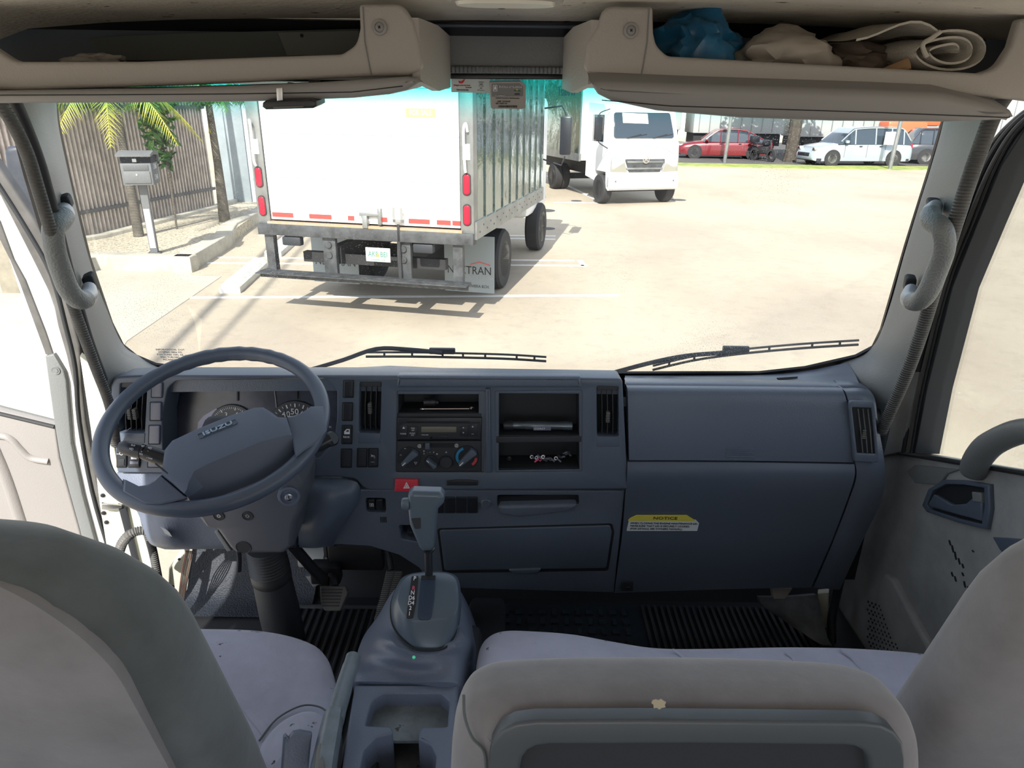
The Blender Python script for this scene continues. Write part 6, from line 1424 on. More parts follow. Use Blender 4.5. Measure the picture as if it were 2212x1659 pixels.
bm = bmesh.new(); add_tube(bm, [Vector((1.02, 5.1, 1.55)), Vector((1.42, 5.0, 1.45)), Vector((1.48, 5.0, 1.6))], .014, 6); add_tube(bm, [Vector((1.02, 5.1, 2.35)), Vector((1.40, 5.0, 2.4)), Vector((1.48, 5.0, 2.25))], .014, 6); ma = fin('mirror_arm', bm, M_['blkm'], bt)
P_('mirror_head', M_['blk'], bt, (1.38, 1.58, 4.96, 5.06, 1.62, 2.24), bev=.03)
bm = bmesh.new(); add_tube(bm, [Vector((-.95, .6, .50)), Vector((-1.4, -.3, .42))], .012, 6); bm.free()
# ---- generic passenger car built from side-profile sections
def car(name, label, loc, rz, L, Wd, H, col, kind='suv', cat='car', rim='metal', group=None, rough=.25):
    c = thing(name, label, cat, loc, rz, local=True, group=group); pm = mat('paint_'+name+str(len(bpy.data.materials)), col, rough, .2, coat=.6)
    gh, r = (.30, .34) if kind == 'suv' else (.24, .32)
    # front at -y ; body sections along y : (y, z_low, z_belt, half width)
    bl = H*.60
    S_ = [(0.0, .32, .55, .36), (.015, .26, .62, .43), (.06, .22, bl*.80, .48), (.14, gh*.8, bl*.88, .50), (.27, gh*.8, bl*.96, .50), (.5, gh*.8, bl, .50), (.78, gh*.8, bl*1.02, .50), (.93, .24, bl*1.0, .49), (.985, .28, bl*.9, .45), (1.0, .36, .62, .40)]
    bm = bmesh.new(); rows = []
    for f, z0, z1, hw in S_:
        y = (f-.5)*L; w2 = hw*Wd; row = []
        for u, v in ((-1, 0), (-1.0, .25), (-1.0, .6), (-.955, .85), (-.86, 1), (-.4, 1.02), (0, 1.03), (.4, 1.02), (.86, 1), (.955, .85), (1, .6), (1, .25), (1, 0)):
            row.append(Vector((u*w2, y, z0+(z1-z0)*v)))
        rows.append(row)
    cols = [spl([r_[j] for r_ in rows], 3, False) for j in range(13)]; rows = [[c_[i] for c_ in cols] for i in range(len(cols[0]))]
    add_grid(bm, rows, closed=True)
    for rr in (rows[0], rows[-1]): bm.faces.new([bm.verts.new(p) for p in rr])
    fin('car_body', bm, pm, c, 50)
    # cabin
    a = [(.22, .34), (.30, .44)] if kind == 'suv' else [(.24, .36), (.30, .42)]
    if kind == 'suv': G = [(.235, bl*.93, .10), (.36, H*.90, .0), (.42, H*.965, 0), (.60, H, 0), (.80, H*.985, 0), (.88, H*.95, 0), (.965, bl*.99, .06)]
    else: G = [(.27, bl*.95, .1), (.40, H*.92, 0), (.47, H*.985, 0), (.60, H, 0), (.70, H*.96, 0), (.78, H*.86, 0), (.92, bl*1.01, .06)]
    bm = bmesh.new(); rows = []
    for f, z, _ in G:
        y = (f-.5)*L; k = (z-bl)/(H-bl); wt = Wd*(.47-.09*max(0, k)); wb = Wd*.475
        rows.append([Vector((u*(wb if v == 0 else (wb+(wt-wb)*v)), y, bl*.93+(z-bl*.93)*v)) for u, v in ((-1, 0), (-1, .5), (-1, .92), (-.9, 1), (0, 1.015), (.9, 1), (1, .92), (1, .5), (1, 0))])
    cols = [spl([r_[j] for r_ in rows], 4, False) for j in range(9)]; rows = [[c_[i] for c_ in cols] for i in range(len(cols[0]))]
    add_grid(bm, rows); fin('car_glasshouse', bm, M_['cglass'], c, 50)
    bm = bmesh.new(); rows2 = [r_[3:6] for r_ in rows[3:-5]]; V = add_grid(bm, [[p+Vector((p.x*.01, 0, .006)) for p in r_] for r_ in rows2]); B = [[bm.verts.new(v.co-Vector((0, 0, .03))) for v in r_] for r_ in V]
    for i in range(len(B)-1): bridge(bm, B[i], B[i+1], False)
    bridge(bm, V[0], B[0], False); bridge(bm, V[-1], B[-1], False); bridge(bm, [r_[0] for r_ in V], [r_[0] for r_ in B], False); bridge(bm, [r_[-1] for r_ in V], [r_[-1] for r_ in B], False); fin('car_roof', bm, pm, c, 50)
    for s_ in (-1, 1):
        n = len(rows); j = 2 if s_ < 0 else 6; jb = 0 if s_ < 0 else 8; bm = bmesh.new()
        add_tube(bm, [rows[i][j]+Vector((s_*.008, 0, .01)) for i in range(1, n-1)], .028, 6)
        for f in ((.30, .50, .66, .84) if kind == 'suv' else (.33, .55, .78)):
            i = int(f*(n-1)); add_tube(bm, [rows[i][j]+Vector((s_*.006, 0, 0)), rows[i][jb]+Vector((s_*.006, 0, 0))], .032, 6)
        fin('window_frame', bm, pm, c, 50)
        for yf in (.19, .80):
            wheel(c, s_*(Wd*.5-.10), (yf-.5)*L, r, .21, s_, rim, spokes=7)
            bm = bmesh.new(); add_lathe(bm, [(r*1.16, -.06), (r*1.16, .012), (r*.9, .012)], (s_*Wd*.497, (yf-.5)*L, r*1.02), (s_, 0, 0), 28, cap=False); fin('wheel_arch', bm, M_['under'], c)
        P_('tail_lamp', M_['lampr'], c, (s_*Wd*.40-.10, s_*Wd*.40+.09, L*.455, L*.487, bl*.78, bl*.95), bev=.02)
        P_('head_lamp', M_['chrome'], c, (s_*Wd*.37-.13, s_*Wd*.37+.10, -L*.482, -L*.43, bl*.66, bl*.80), bev=.02)
        P_('side_mirror', pm, c, (s_*Wd*.52-.06, s_*Wd*.52+.08, -L*.21, -L*.18, bl*.98, bl*1.1), bev=.02)
        bm = bmesh.new()
        for yy_ in (.30, .52, .70): add_tube(bm, [Vector((s_*Wd*.502, (yy_-.5)*L, gh+.1)), Vector((s_*Wd*.502, (yy_-.5)*L, bl*.93))], .006, 4)
        for yy_ in (.44, .64): lbox(bm, s_*Wd*.5-.015, s_*Wd*.5+.02, (yy_-.5)*L, (yy_-.5)*L+.14, bl*.84, bl*.87)
        fin('door_lines', bm, M_['blkm'], c)
    P_('grille', M_['blk'], c, (-Wd*.28, Wd*.28, -L*.5-.01, -L*.49, .42, .58), bev=.01)
    P_('sill_cladding', M_['blkm'], c, (-Wd*.49, Wd*.49, -L*.46, L*.46, gh*.7, gh*1.15)); return c
def yaw_to(dx, dy): return math.atan2(dx, -dy)      # car front (-y) turned to point along (dx,dy)
g3 = lambda x, y: W(x, y, Z=0)
car('silver_car', 'silver car tail with red lamp showing beyond the box truck side', Vector((-.42, 21.3, 0)), yaw_to(-.12, 1), 4.6, 1.85, 1.50, (.36, .36, .35), 'suv')
car('red_sedan', 'dark red sedan parked beyond the yard under a white truck body', (11.1, 39.3, 0), yaw_to(-1, .12), 4.9, 1.85, 1.50, (.17, .008, .016), 'sedan')
car('silver_suv', 'pale silver SUV with a white square on its rear side window', (16.25, 35.2, 0), yaw_to(-1, -.12), 5.0, 1.9, 1.75, (.36, .41, .46), 'suv')
car('dark_suv', 'black SUV partly cut by the right windshield pillar', (21.9, 36.8, 0), yaw_to(1, -.2), 4.7, 1.9, 1.70, (.03, .035, .045), 'suv')
car('olive_pickup', 'dark olive vehicle with chrome wheel seen through the passenger window', (30.0, 34.5, 0), yaw_to(-1, .3), 5.2, 1.95, 1.75, (.07, .075, .06), 'suv')
sg = P_('window_card', M_['refw'], None, (17.1, 17.7, 34.10, 34.13, .98, 1.55)); tag(sg, 'white square card covering the silver SUV rear side window', 'card')
# ---- approaching cab-over box truck
hc = Vector((3.25, 19.5, 0)); ht = thing('cabover_truck', 'white cab-over box truck facing the yard, dark mirror on a long arm', 'truck', hc, math.radians(17), local=True); ht.scale = (.93, .93, .91)
def prism(name, m, par, prof, x0, x1, bev=.0, smooth=35):
    """prof: (y,z) outline extruded across x"""
    bm = bmesh.new(); fr = Fr((x1, 0, 0), (1, 0, 0)); add_slab(bm, fr, [(y, z) for y, z in [(p[0]*fr.u.y, p[1]) for p in prof]], x1-x0, bev, px=False); return fin(name, bm, m, par, smooth)
prism('cab_shell', M_['truckw'], ht, [(-.52, .42), (-.56, .70), (-.55, 1.0), (-.53, 1.35), (-.48, 1.70), (-.40, 1.80), (-.12, 2.55), (.02, 2.72), (1.1, 2.78), (1.15, .70), (.45, .62), (.40, .92), (-.32, .92), (-.36, .50)], -1.08, 1.08, .06)
fr = Fr((0, -.435, 1.80), (0, -.75, .28), (0, .35, .93))
fw_ = Fr((0, -.385, 1.83), Vector((0, -.94, .35)), (0, .35, .94))
slab('cab_windshield', M_['cglass'], ht, fw_.up(.045), [(-.93, .0, .08), (.93, 0, .08), (.86, .72, .08), (-.86, .72, .08)], .03, .01, px=False, r=.05)
slab('visor_paper', M_['refw'], ht, fw_.up(.050), [(-.62, .42), (.15, .40), (.15, .68), (-.62, .70)], .006, px=False)
for sx_ in (-.55, .25):
    bm = bmesh.new(); add_tube(bm, [fw_.p(sx_, -.01, .06), fw_.p(sx_+.45, .10, .055)], .012, 6); add_tube(bm, [fw_.p(sx_+.2, .03, .055), fw_.p(sx_+.62, .10, .055)], .010, 6); fin('cab_wiper', bm, M_['blkm'], ht)
ff = Fr((0, -.55, 0), (0, -1, 0))
slab('front_grille', M_['gal'], ht, ff.up(.035), [(-.62, 1.28), (.62, 1.28), (.48, .92), (-.48, .92)], .04, .012, px=False, r=.03)
for z in (1.20, 1.02): slab('grille_bar', M_['chrome'] if 0 else M_['aluf'], ht, ff.up(.05), [(-.57, z+.025), (.57, z+.025), (.55, z-.025), (-.55, z-.025)], .02, .006, px=False)
bm = bmesh.new(); add_lathe(bm, [(.075, 0), (.10, 0), (.10, .02), (.075, .02)], (0, -.60, 1.26), (0, -1, 0), 28, cap=False)
for a in (.6, math.pi-.6): add_box(bm, (math.cos(a)*.0, -.61, 1.26), (.15, .015, .03), Matrix.Rotation(.5 if a < 1 else -.5, 3, 'Y'))
fin('front_emblem', bm, M_['chrome'], ht)
bm = bmesh.new(); P2 = [Vector((x, -.565, 1.62-.28*abs(x/.95)**3)) for x in [-.95+i*.1 for i in range(20)]]; add_tube(bm, P2, .010, 6); fin('hood_line', bm, M_['flap'], ht)
for s_ in (-1, 1):
    slab('head_lamp', M_['chrome'], ht, ff.up(.03), [(s_*.62, 1.22), (s_*1.04, 1.36), (s_*1.05, .92), (s_*.52, .90)], .05, .02, px=False, r=.04)
    slab('lamp_lens', M_['glass'], ht, ff.up(.036), [(s_*.64, 1.20), (s_*1.02, 1.33), (s_*1.03, .94), (s_*.56, .92)], .005, 0, px=False)
    slab('bumper_slot', M_['blk'], ht, ff.up(.075), [(s_*.28, .70), (s_*.66, .72), (s_*.62, .62), (s_*.30, .61)], .02, .004, px=False)
    bm = bmesh.new(); add_lathe(bm, [(.03, 0), (.045, .01), (.03, .02), (0, .02)], (s_*.90, -.62, .68), (0, -1, 0), 14); fin('fog_lamp', bm, M_['aluf'], ht)
    if s_ < 0:
        bm = bmesh.new(); add_tube(bm, spl([Vector((s_*1.0, -.2, 2.6)), Vector((s_*1.42, -.52, 2.50)), Vector((s_*1.46, -.55, 2.35))], 4, False), .014, 6); add_tube(bm, spl([Vector((s_*1.05, -.35, 1.55)), Vector((s_*1.40, -.50, 1.72)), Vector((s_*1.46, -.55, 1.85))], 4, False), .014, 6); fin('mirror_arm', bm, M_['blkm'], ht)
        P_('mirror_head', M_['blk'], ht, (s_*1.46-.12, s_*1.46+.10, -.60, -.50, 1.80, 2.40), bev=.03)
    P_('side_window', M_['cglass'], ht, (s_*1.075-.012, s_*1.075+.012, -.05, .75, 1.72, 2.45), bev=.01)
    wheel(ht, s_*1.0, .02, .42, .26, s_); wheel(ht, s_*.98, 4.0, .43, .26, s_); wheel(ht, s_*.72, 4.0, .43, .24, s_)
    P_('box_side', M_['alu'], ht, (s_*1.22-.02, s_*1.22+.02, 1.35, 6.8, 1.32, 3.7)); P_('box_side_rail', M_['aluf'], ht, (s_*1.22-.03, s_*1.22+.035, 1.3, 6.8, 1.10, 1.32))
tb = P_('box_body', M_['truckw'], ht, (-1.19, 1.19, 1.33, 6.8, 1.12, 3.7), bev=.01)
text('box_word', 'Tsaisu id', M_['gal'], ht, Fr((-1.245, 0, 0), (-1, 0, 0)), -2.6, 3.1, .42)
P_('front_bumper', M_['truckw'], ht, (-1.08, 1.08, -.64, -.40, .46, .84), bev=.05)
P_('chassis_frame', M_['under'], ht, (-.45, -.35, -.3, 6.7, .62, 1.1), (.35, .45, -.3, 6.7, .62, 1.1), (-.9, .9, -.1, .15, .34, .52), (-.8, .8, 3.9, 4.1, .34, .52))
# ---- parked white trucks beyond the cars
def farbody(label, x0, x1, y, z0, z1, cabx=None):
    t_ = thing('parked_truck', label, 'truck', ((x0+x1)/2, y, 0), 0, local=True); w2 = (x1-x0)/2
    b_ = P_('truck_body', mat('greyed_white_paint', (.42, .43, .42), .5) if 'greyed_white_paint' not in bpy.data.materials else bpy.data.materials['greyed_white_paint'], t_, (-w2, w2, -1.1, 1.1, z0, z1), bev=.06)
    bm = bmesh.new(); n = int((x1-x0)/.6)
    for i in range(n): lbox(bm, -w2+.3+i*.6, -w2+.34+i*.6, -1.13, -1.1, z0+.1, z1-.1)
    fin('body_ribs', bm, M_['aluf'], b_)
    P_('truck_chassis', M_['under'], t_, (-w2+.1, w2-.1, -.9, .9, .5, z0))
    for f in (-.75, -.35, .65): wheel(t_, 0, 0, .45, .3, 1) if 0 else part('wheel', M_['tyre'], t_, lambda bm, f=f: add_lathe(bm, [(.25, -.15), (.45, -.13), (.45, .13), (.25, .15), (0, .15)], (w2*f, -1.0, .45), (0, -1, 0), 24))
    return t_
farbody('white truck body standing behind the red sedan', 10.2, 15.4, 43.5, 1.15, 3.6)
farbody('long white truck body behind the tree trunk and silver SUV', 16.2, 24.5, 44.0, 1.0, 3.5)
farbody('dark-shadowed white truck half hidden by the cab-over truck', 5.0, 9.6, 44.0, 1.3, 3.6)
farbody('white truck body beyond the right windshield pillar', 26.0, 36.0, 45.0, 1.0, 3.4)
bm = bmesh.new(); lbox(bm, 20.4, 22.6, 40.6, 41.8, .0, 1.95, bev=.15); lbox(bm, 21.2, 23.4, 40.8, 41.6, 1.7, 2.2, bev=.15); o = fin('orange_machine', bm, mat('orange_red_paint', (.80, .14, .05), .4), None); tag(o, 'orange-red machine cover showing above the silver SUV roof', 'machine')
# motorcycle
mc = thing('motorcycle', 'black motorcycle parked between the red sedan and the tree trunk', 'motorcycle', (12.55, 37.0, 0), .35, local=True)
for y in (-.65, .65):
    part('wheel', M_['tyre'], mc, lambda bm, y=y: add_lathe(bm, [(.20, -.06), (.32, -.05), (.32, .05), (.20, .06)], (0, y, .32), (1, 0, 0), 24, cap=False))
part('frame', M_['under'], mc, lambda bm: (lbox(bm, -.13, .13, -.35, .35, .35, .75, bev=.08), add_tube(bm, [Vector((0, -.65, .32)), Vector((0, -.45, 1.0))], .035, 8), add_tube(bm, [Vector((0, .65, .32)), Vector((0, .1, .55))], .03, 8)))
part('seat', M_['blkm'], mc, lambda bm: lbox(bm, -.14, .14, 0, .75, .78, .90, bev=.05)); part('fuel_tank', M_['blk'], mc, lambda bm: lbox(bm, -.16, .16, -.38, .02, .75, 1.02, bev=.09))
part('handlebar', M_['blkm'], mc, lambda bm: add_tube(bm, [Vector((-.36, -.38, 1.08)), Vector((0, -.46, 1.02)), Vector((.36, -.38, 1.08))], .02, 6)); part('top_case', M_['blk'], mc, lambda bm: lbox(bm, -.2, .2, .6, .95, .85, 1.2, bev=.05))
part('tail_lamp', M_['lampr'], mc, lambda bm: lbox(bm, -.08, .08, .94, .98, .80, .88))
for lab, (px_, py_), hgt in (('thin grey metal post in front of the red sedan', (1565, 352), 4.2), ('thin grey metal post in front of the silver SUV', (1922, 366), 4.2)):
    p = g3(px_, py_); bm = bmesh.new(); add_tube(bm, [Vector((p.x, p.y, 0)), Vector((p.x+.12, p.y, hgt))], .085, 10); o = fin('metal_post', bm, M_['aluf'], None); tag(o, lab, 'post')
vg = flat('grass_verge', mat('dry_green_grass', (.36, .36, .10), .9, var=(2, .5, (.15, .24, .05))), [tuple(g3(*q).to_2d()) for q in ((1440, 358), (1700, 364), (1960, 368), (2050, 366), (2040, 361), (1700, 357), (1440, 352))], -.02, .03, kind='stuff'); tag(vg, 'thin strip of dry green grass along the far yard edge', 'grass', kind='stuff')
flat('far_lot', mat('lot_with_painted_shade', (.10, .095, .09), .9, var=(.5, .3)), [tuple(g3(1440, 352).to_2d()), tuple(g3(1700, 357).to_2d()), tuple(g3(2050, 361).to_2d()), (60, 33), (60, 60), (4, 60)], -.02, .012)  # shade beneath the parked cars is painted into this dark ground colour
# ---- foliage helpers
def leaves(name, m, par, c, s, n, size, seed, elong=1.6):
    random.seed(seed); bm = bmesh.new()
    for i in range(n):
        d = Vector((random.gauss(0, 1), random.gauss(0, 1), random.gauss(0, 1))).normalized()*random.random()**.45
        p = Vector((c[0]+d.x*s[0], c[1]+d.y*s[1], c[2]+d.z*s[2])); u = Vector((random.gauss(0, 1), random.gauss(0, 1), random.gauss(0, .6))).normalized(); v = u.orthogonal().normalized(); z_ = size*random.uniform(.6, 1.3)
        bm.faces.new([bm.verts.new(q) for q in (p-u*z_*elong*.5, p+v*z_*.3, p+u*z_*elong*.5, p-v*z_*.3)])
    return fin(name, bm, m, par, 0)
def tree(label, x, y, h, tr, cr, n=2200, size=.35, seed=1, cz_=None, cat='tree'):
    t_ = thing('shade_tree', label, cat, (x, y, 0), 0, local=True); bm = bmesh.new()
    add_tube(bm, spl([Vector((0, 0, -.05)), Vector((.05, 0, h*.3)), Vector((-.08, 0, h*.55)), Vector((.1, 0, h*.8))], 4, False), [tr*1.25]+[tr]*8+[tr*.6]*4, 10)
    for k in range(4): a = k*1.6; add_tube(bm, [Vector((-.05, 0, h*.5)), Vector((math.cos(a)*cr[0]*.5, math.sin(a)*cr[1]*.5, h*.78))], [tr*.5, tr*.2], 6)
    fin('trunk', bm, mat('tree_bark', (.09, .075, .06), .9, var=(5, .5)) if 'tree_bark' not in bpy.data.materials else bpy.data.materials['tree_bark'], t_)
    leaves('foliage', M_['leafg'], t_, (0, 0, cz_ or h*.85), cr, n, size, seed); return t_
tree('tree with dark mottled trunk between the red sedan and silver SUV', 13.9, 36.9, 6.5, .30, (3.2, 2.5, 1.6), 2200, .3, 3)
tree('leafy green tree above the gap between the two box trucks', 2.0, 50, 9.0, .3, (3.2, 3, 3.6), 3200, .5, 4, 6.9)
tree('distant dark tree beyond the beige building', -6, 70, 9, .4, (7, 4, 3.4), 2600, .7, 5, 5.2)
tree('distant green tree at the right end of the lot', 27, 52, 8, .4, (5, 4, 3.5), 2600, .5, 6, 4.6)
lb_ = thing('low_hedge', 'yellow-green bushes below the beige building in the truck gap', 'bush', (1.6, 44, 0), 0, local=True)
leaves('foliage', M_['leafy'], lb_, (0, 0, .9), (2.6, 1.2, .9), 1500, .22, 8)
bb = thing('beige_building', 'distant beige building seen in the gap between the trucks', 'building', (4.0, 62, 0), 0, local=True)
P_('building_wall', mat('beige_wall', (.66, .60, .48), .8), bb, (-3, 8, 0, 6, 0, 3.2)); P_('roof_band', M_['truckw'], bb, (-3.1, 8.1, -.1, 6.1, 3.2, 3.5))
wf = thing('white_wall', 'long pale boundary wall on the horizon', 'wall', (0, 71, 0), 0, local=True); P_('wall_face', mat('pale_wall', (.74, .74, .70), .8), wf, (-60, 70, 0, .3, 0, 2.2))
leaves('horizon_trees', M_['leafg'], None, (10, 80, 2.8), (75, 3, 2.8), 7000, 1.3, 21)['kind'] = 'stuff'
tag(bpy.data.objects['horizon_trees'], 'dark tree line along the horizon behind the pale wall', 'tree line', kind='stuff')
# ---- fence, column, mailbox, palms
fc = thing('slatted_fence', 'tall fence of vertical taupe slats with dark gaps along the planter', 'fence', (-7.2, 11, 0), 0)
def fl_(t): # along the fence
    A, B = Vector((-7.95, 8.6)), Vector((-6.72, 16.0)); return A.lerp(B, t)
nF = 74; bm = bmesh.new(); dF = (fl_(1)-fl_(0)).normalized(); aF = math.atan2(dF.y, dF.x)
for i in range(nF):
    p = fl_(i/nF); add_box(bm, (p.x, p.y, 1.78), (.034, .06, 3.1), Matrix.Rotation(aF, 3, 'Z'))
fin('slat_panel', bm, M_['slat'], fc)
bm = bmesh.new(); pc = fl_(.5); add_box(bm, (pc.x-.16, pc.y, 1.8), (7.5, .01, 3.1), Matrix.Rotation(aF, 3, 'Z')); fin('shade_backing', bm, M_['fdark'], fc)  # dark backing sheet added so the slat gaps read as shade
for z in (.62, 2.30):
    bm = bmesh.new(); add_box(bm, (pc.x+.03, pc.y, z), (7.5, .04, .06), Matrix.Rotation(aF, 3, 'Z')); fin('fence_rail', bm, M_['fsteel'], fc)
for t in (.02, .34, .66, .98):
    p = fl_(t); bm = bmesh.new(); add_box(bm, (p.x-.05, p.y, 1.75), (.09, .09, 3.3), Matrix.Rotation(aF, 3, 'Z')); fin('fence_post', bm, M_['fsteel'], fc)
f2 = thing('slatted_fence', 'further stretch of dark fence right of the concrete column', 'fence', (-6.3, 20, 0), 0)
bm = bmesh.new()
for i in range(30): add_box(bm, (-7.3+i*.1, 20.5, 1.35), (.06, .02, 2.3))
fin('slat_panel', bm, M_['fsteel'], f2); bm = bmesh.new(); add_box(bm, (-5.9, 20.6, 1.35), (3.2, .02, 2.3)); fin('shade_backing', bm, M_['fdark'], f2)  # same added dark sheet keeps these gaps dark
o = P_('beige_gatehouse', mat('tan_wall', (.62, .50, .33), .8), None, (-9, -5, 26, 30, 0, 4.2)); tag(o, 'tan wall showing above the further dark fence', 'building')
cc = thing('concrete_column', 'wide blue-grey painted concrete column at the end of the slatted fence', 'column', (-6.55, 17.2, 0), 0)
bm = bmesh.new(); add_box(bm, (-6.62, 17.25, 2.1), (.72, .5, 4.2), bev=.02); fin('column_shaft', bm, M_['conc'], cc)
bm = bmesh.new(); add_box(bm, (-6.17, 17.1, 2.1), (.16, .2, 4.2), bev=.01); fin('column_corner_trim', bm, mat('pale_blue_grey_paint', (.42, .48, .54), .7), cc)
mb = thing('mailbox', 'grey locking mailbox on a square post with white house digits', 'mailbox', W(335, 548, Z=.2), math.radians(14), local=True); mb.scale = (.93, .93, .95)
M_['mbox'] = mat('mailbox_grey', (.155, .16, .165), .5, var=(6, .15)); M_['mboxd'] = mat('mailbox_dark_side', (.11, .115, .12), .5)
P_('mailbox_post', M_['mbox'], mb, (-.055, .055, -.055, .055, -.05, 1.10)); P_('post_base_plate', M_['mboxd'], mb, (-.09, .09, -.09, .09, -.05, .03))
P_('post_reflector', mat('pale_reflector', (.45, .48, .5), .4), mb, (-.045, .045, -.060, -.055, .10, .72))
bx = P_('mailbox_body', M_['mbox'], mb, (-.22, .22, -.24, .24, 1.10, 1.42), bev=.006)
P_('mailbox_door', M_['mbox'], mb, (-.19, .19, -.255, -.24, 1.13, 1.30), bev=.004); P_('mail_slot_flap', M_['mboxd'], mb, (-.18, .18, -.25, -.24, 1.32, 1.40), bev=.003)
prism('mailbox_hood', M_['mbox'], mb, [(-.30, 1.52), (-.30, 1.55), (-.05, 1.60), (.26, 1.58), (.26, 1.42), (.20, 1.42), (.20, 1.52), (-.05, 1.545)], -.25, .25, .002)
P_('hood_recess', M_['hole'], mb, (-.22, .22, -.18, .22, 1.42, 1.54)); P_('handle_tab', M_['aluf'], mb, (-.03, .03, -.26, -.24, 1.44, 1.49)); P_('lock', M_['chrome'], mb, (-.012, .012, -.262, -.25, 1.24, 1.27))
frm = Fr((.223, 0, 0), (1, 0, 0)); text('house_digits', '3386', M_['ink'], mb, frm, 0, 1.36, .11, bold=.01); text('house_digits', '3340', M_['ink'], mb, frm, .0, 1.20, .11, bold=.01)
def frond(bm, base, d, L, droop, n=22, lw=.34, seed=0):
    random.seed(seed); P = []; d = Vector(d).normalized()
    for i in range(n+1):
        t = i/n; P.append(base+d*L*t+Vector((0, 0, -droop*L*t*t)))
    add_tube(bm, P, [.018*(1-.8*i/n) for i in range(n+1)], 5)
    for i in range(3, n+1):
        t = (P[i]-P[i-1]).normalized(); sd = t.cross(Vector((0, 0, 1))).normalized(); l = lw*math.sin(math.pi*(.12+.80*i/n))
        for s_ in (-1, 1):
            for q in (0, .5):
                b0 = P[i-1].lerp(P[i], q); tip = b0+sd*s_*l*.75+t*l*.45+Vector((0, 0, -l*random.uniform(.3, .8))); w2 = t*.014
                bm.faces.new([bm.verts.new(v) for v in (b0-w2, b0+w2, tip)])
def palm(label, x, y, h, fr_, m, tr=.10, z0=.2):
    p_ = thing('palm', label, 'palm tree', (x, y, z0)); bm = bmesh.new(); top = Vector((x, y, z0+h))
    add_tube(bm, [Vector((x, y, z0-.05)), Vector((x+.02, y, z0+h*.5)), top], [tr*1.5, tr, tr*.8], 12); fin('trunk', bm, M_['bark'], p_)
    bm = bmesh.new(); add_tube(bm, [top-Vector((0, 0, .5)), top+Vector((0, 0, .1))], [tr*.9, tr*.5], 10); fin('crown_shaft', bm, M_['leafy'], p_)
    for i, (a, el, L, dr) in enumerate(fr_):
        bm = bmesh.new(); frond(bm, top, (math.cos(a), math.sin(a), el), L, dr, seed=i+int(x*10)); fin('frond', bm, m, p_, smooth=0)
random.seed(9)
palm('palm with yellow-green drooping fronds behind the mailbox', -6.55, 12.2, 2.45, [(a, .25, 1.3, .95) for a in (-.4, -1.2, -1.9, -2.7, .5, 1.6, 2.6)]+[(a, .7, 1.8, .6) for a in (0, 1, 2, 3, 4, 5)], M_['leafy'], .06)
palm('green palm with slim trunk in front of the concrete column', -5.75, 14.0, 2.15, [(a, .55, 1.7, .55) for a in (-.2, .5, 1.3, 2.1, 2.9, 3.7, 4.5, 5.3)]+[(a, 1.2, 1.7, .5) for a in (.3, 1.8, 3.2, 4.9)], M_['leafg'], .075)
sb = thing('leafy_shrub', 'thin green shrub with broad leaves between the two palms', 'shrub', (-6.25, 13.0, .2))
bm = bmesh.new(); add_tube(bm, [Vector((-6.25, 13.0, .15)), Vector((-6.22, 13.0, 1.2)), Vector((-6.3, 13, 2.5))], .02, 6); fin('stem', bm, M_['bark'], sb)
leaves('foliage', M_['leafg'], sb, (-6.28, 13.0, 2.05), (.28, .28, .85), 260, .15, 33, 1.4)
gp = leaves('ground_plants', M_['leafy'], None, (-6.1, 18.5, .25), (.8, .8, .18), 300, .16, 34); tag(gp, 'small yellow-green plants at the foot of the further fence', 'plants', kind='stuff')
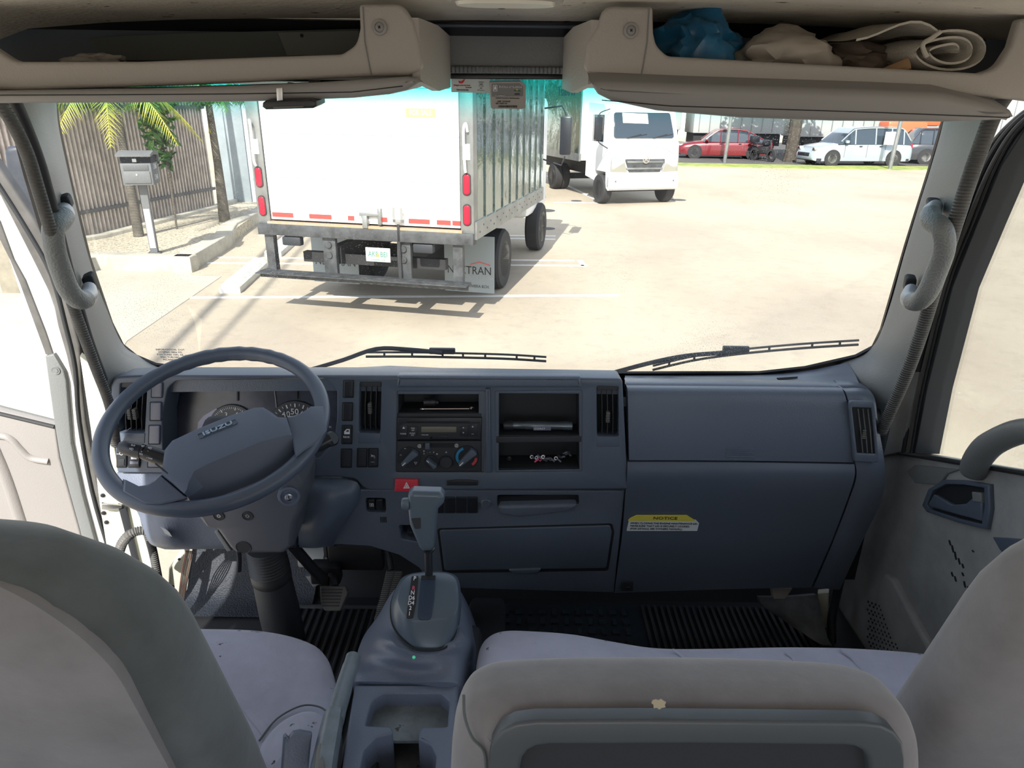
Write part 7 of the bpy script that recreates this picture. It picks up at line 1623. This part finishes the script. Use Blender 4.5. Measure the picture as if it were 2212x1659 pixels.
# wheel stops
def wstop(label, A, B, w_=.27, h=.15):
    a, b = Vector(A), Vector(B); d = (b-a).normalized(); n_ = Vector((-d.y, d.x, 0)); bm = bmesh.new(); R = []
    for p in (a, a+d*.01, b-d*.01, b):
        R.append([p+n_*w_/2+Vector((0, 0, -.01)), p+n_*w_/2+Vector((0, 0, h*.55)), p+n_*w_*.25+Vector((0, 0, h)), p-n_*w_*.25+Vector((0, 0, h)), p-n_*w_/2+Vector((0, 0, h*.55)), p-n_*w_/2+Vector((0, 0, -.01))])
    add_loft(bm, R); o = fin('wheel_stop', bm, mat('white_painted_concrete', (.80, .80, .78), .7, var=(5, .12)) if 'white_painted_concrete' not in bpy.data.materials else bpy.data.materials['white_painted_concrete'], None); tag(o, label, 'wheel stop')
wstop('white concrete wheel stop left of the box truck, nearest the kerb corner', g3(497, 634), g3(560, 578))
wstop('white concrete wheel stop behind the box truck left bumper post', g3(590, 555), g3(640, 512))
bm = bmesh.new()
for x, y, r_ in ((1175, 455, .28), (1183, 494, .16), (1245, 434, .15), (1465, 432, .22)):
    p = g3(x, y); add_lathe(bm, [(0, .006), (r_, .006), (r_, -.01)], (p.x, p.y, 0), (0, 0, 1), 20)
fin('manhole_covers', bm, mat('dark_iron', (.07, .07, .07), .7), None, kind='structure')
# ---- own truck mirror and gate post on the left
om = thing('door_mirror', 'black door mirror of this truck seen through the left door gap', 'mirror', (-1.4, 1.9, 1.9))
FMi = Fr(W(60, 440, Y=1.95), (.25, -1, 0)); slab('mirror_housing', mat('mirror_housing_black', (.05, .058, .075), .45, var=(20, .3)), om, FMi, [(8, 328, .03), (14, 317, .02), (40, 314, .02), (104, 322), (130, 560), (100, 580, .03), (40, 470), (14, 380)], .06, .012)
bm = bmesh.new(); add_lathe(bm, [(.012, 0), (.012, .01), (.006, .012), (0, .008)], FMi.px(97, 505, .0), FMi.n, 16); fin('mirror_pivot', bm, M_['blk'], om)
gp_ = thing('gate_post', 'short tan square post standing on the pavement at the far left', 'post', (*g(25, 636), 0)); p = g3(28, 636)
bm = bmesh.new(); add_box(bm, (p.x-.05, p.y+.15, .62), (.24, .22, 1.28), bev=.01); fin('post_shaft', bm, mat('tan_post', (.34, .30, .24), .7, var=(4, .3)), gp_)
bm = bmesh.new(); add_box(bm, (p.x-.2, p.y+.10, .95), (.5, .03, .3)); fin('post_sign', bm, mat('tan_post_dark', (.22, .19, .16), .6), gp_)
# overhead utility cables (their shadows cross the pavement)
for k, (xa, ya, xb, yb, z, r_) in enumerate(((-4.95, -5.0, -6.5, 6.0, 8.0, .060), (-4.70, -6.0, -5.95, 5.0, 8.6, .035))):
    bm = bmesh.new(); add_tube(bm, [Vector((xa, ya, z)), Vector((xb, yb, z))], r_, 8); fin('overhead_cable', bm, M_['under'], None, kind='structure')
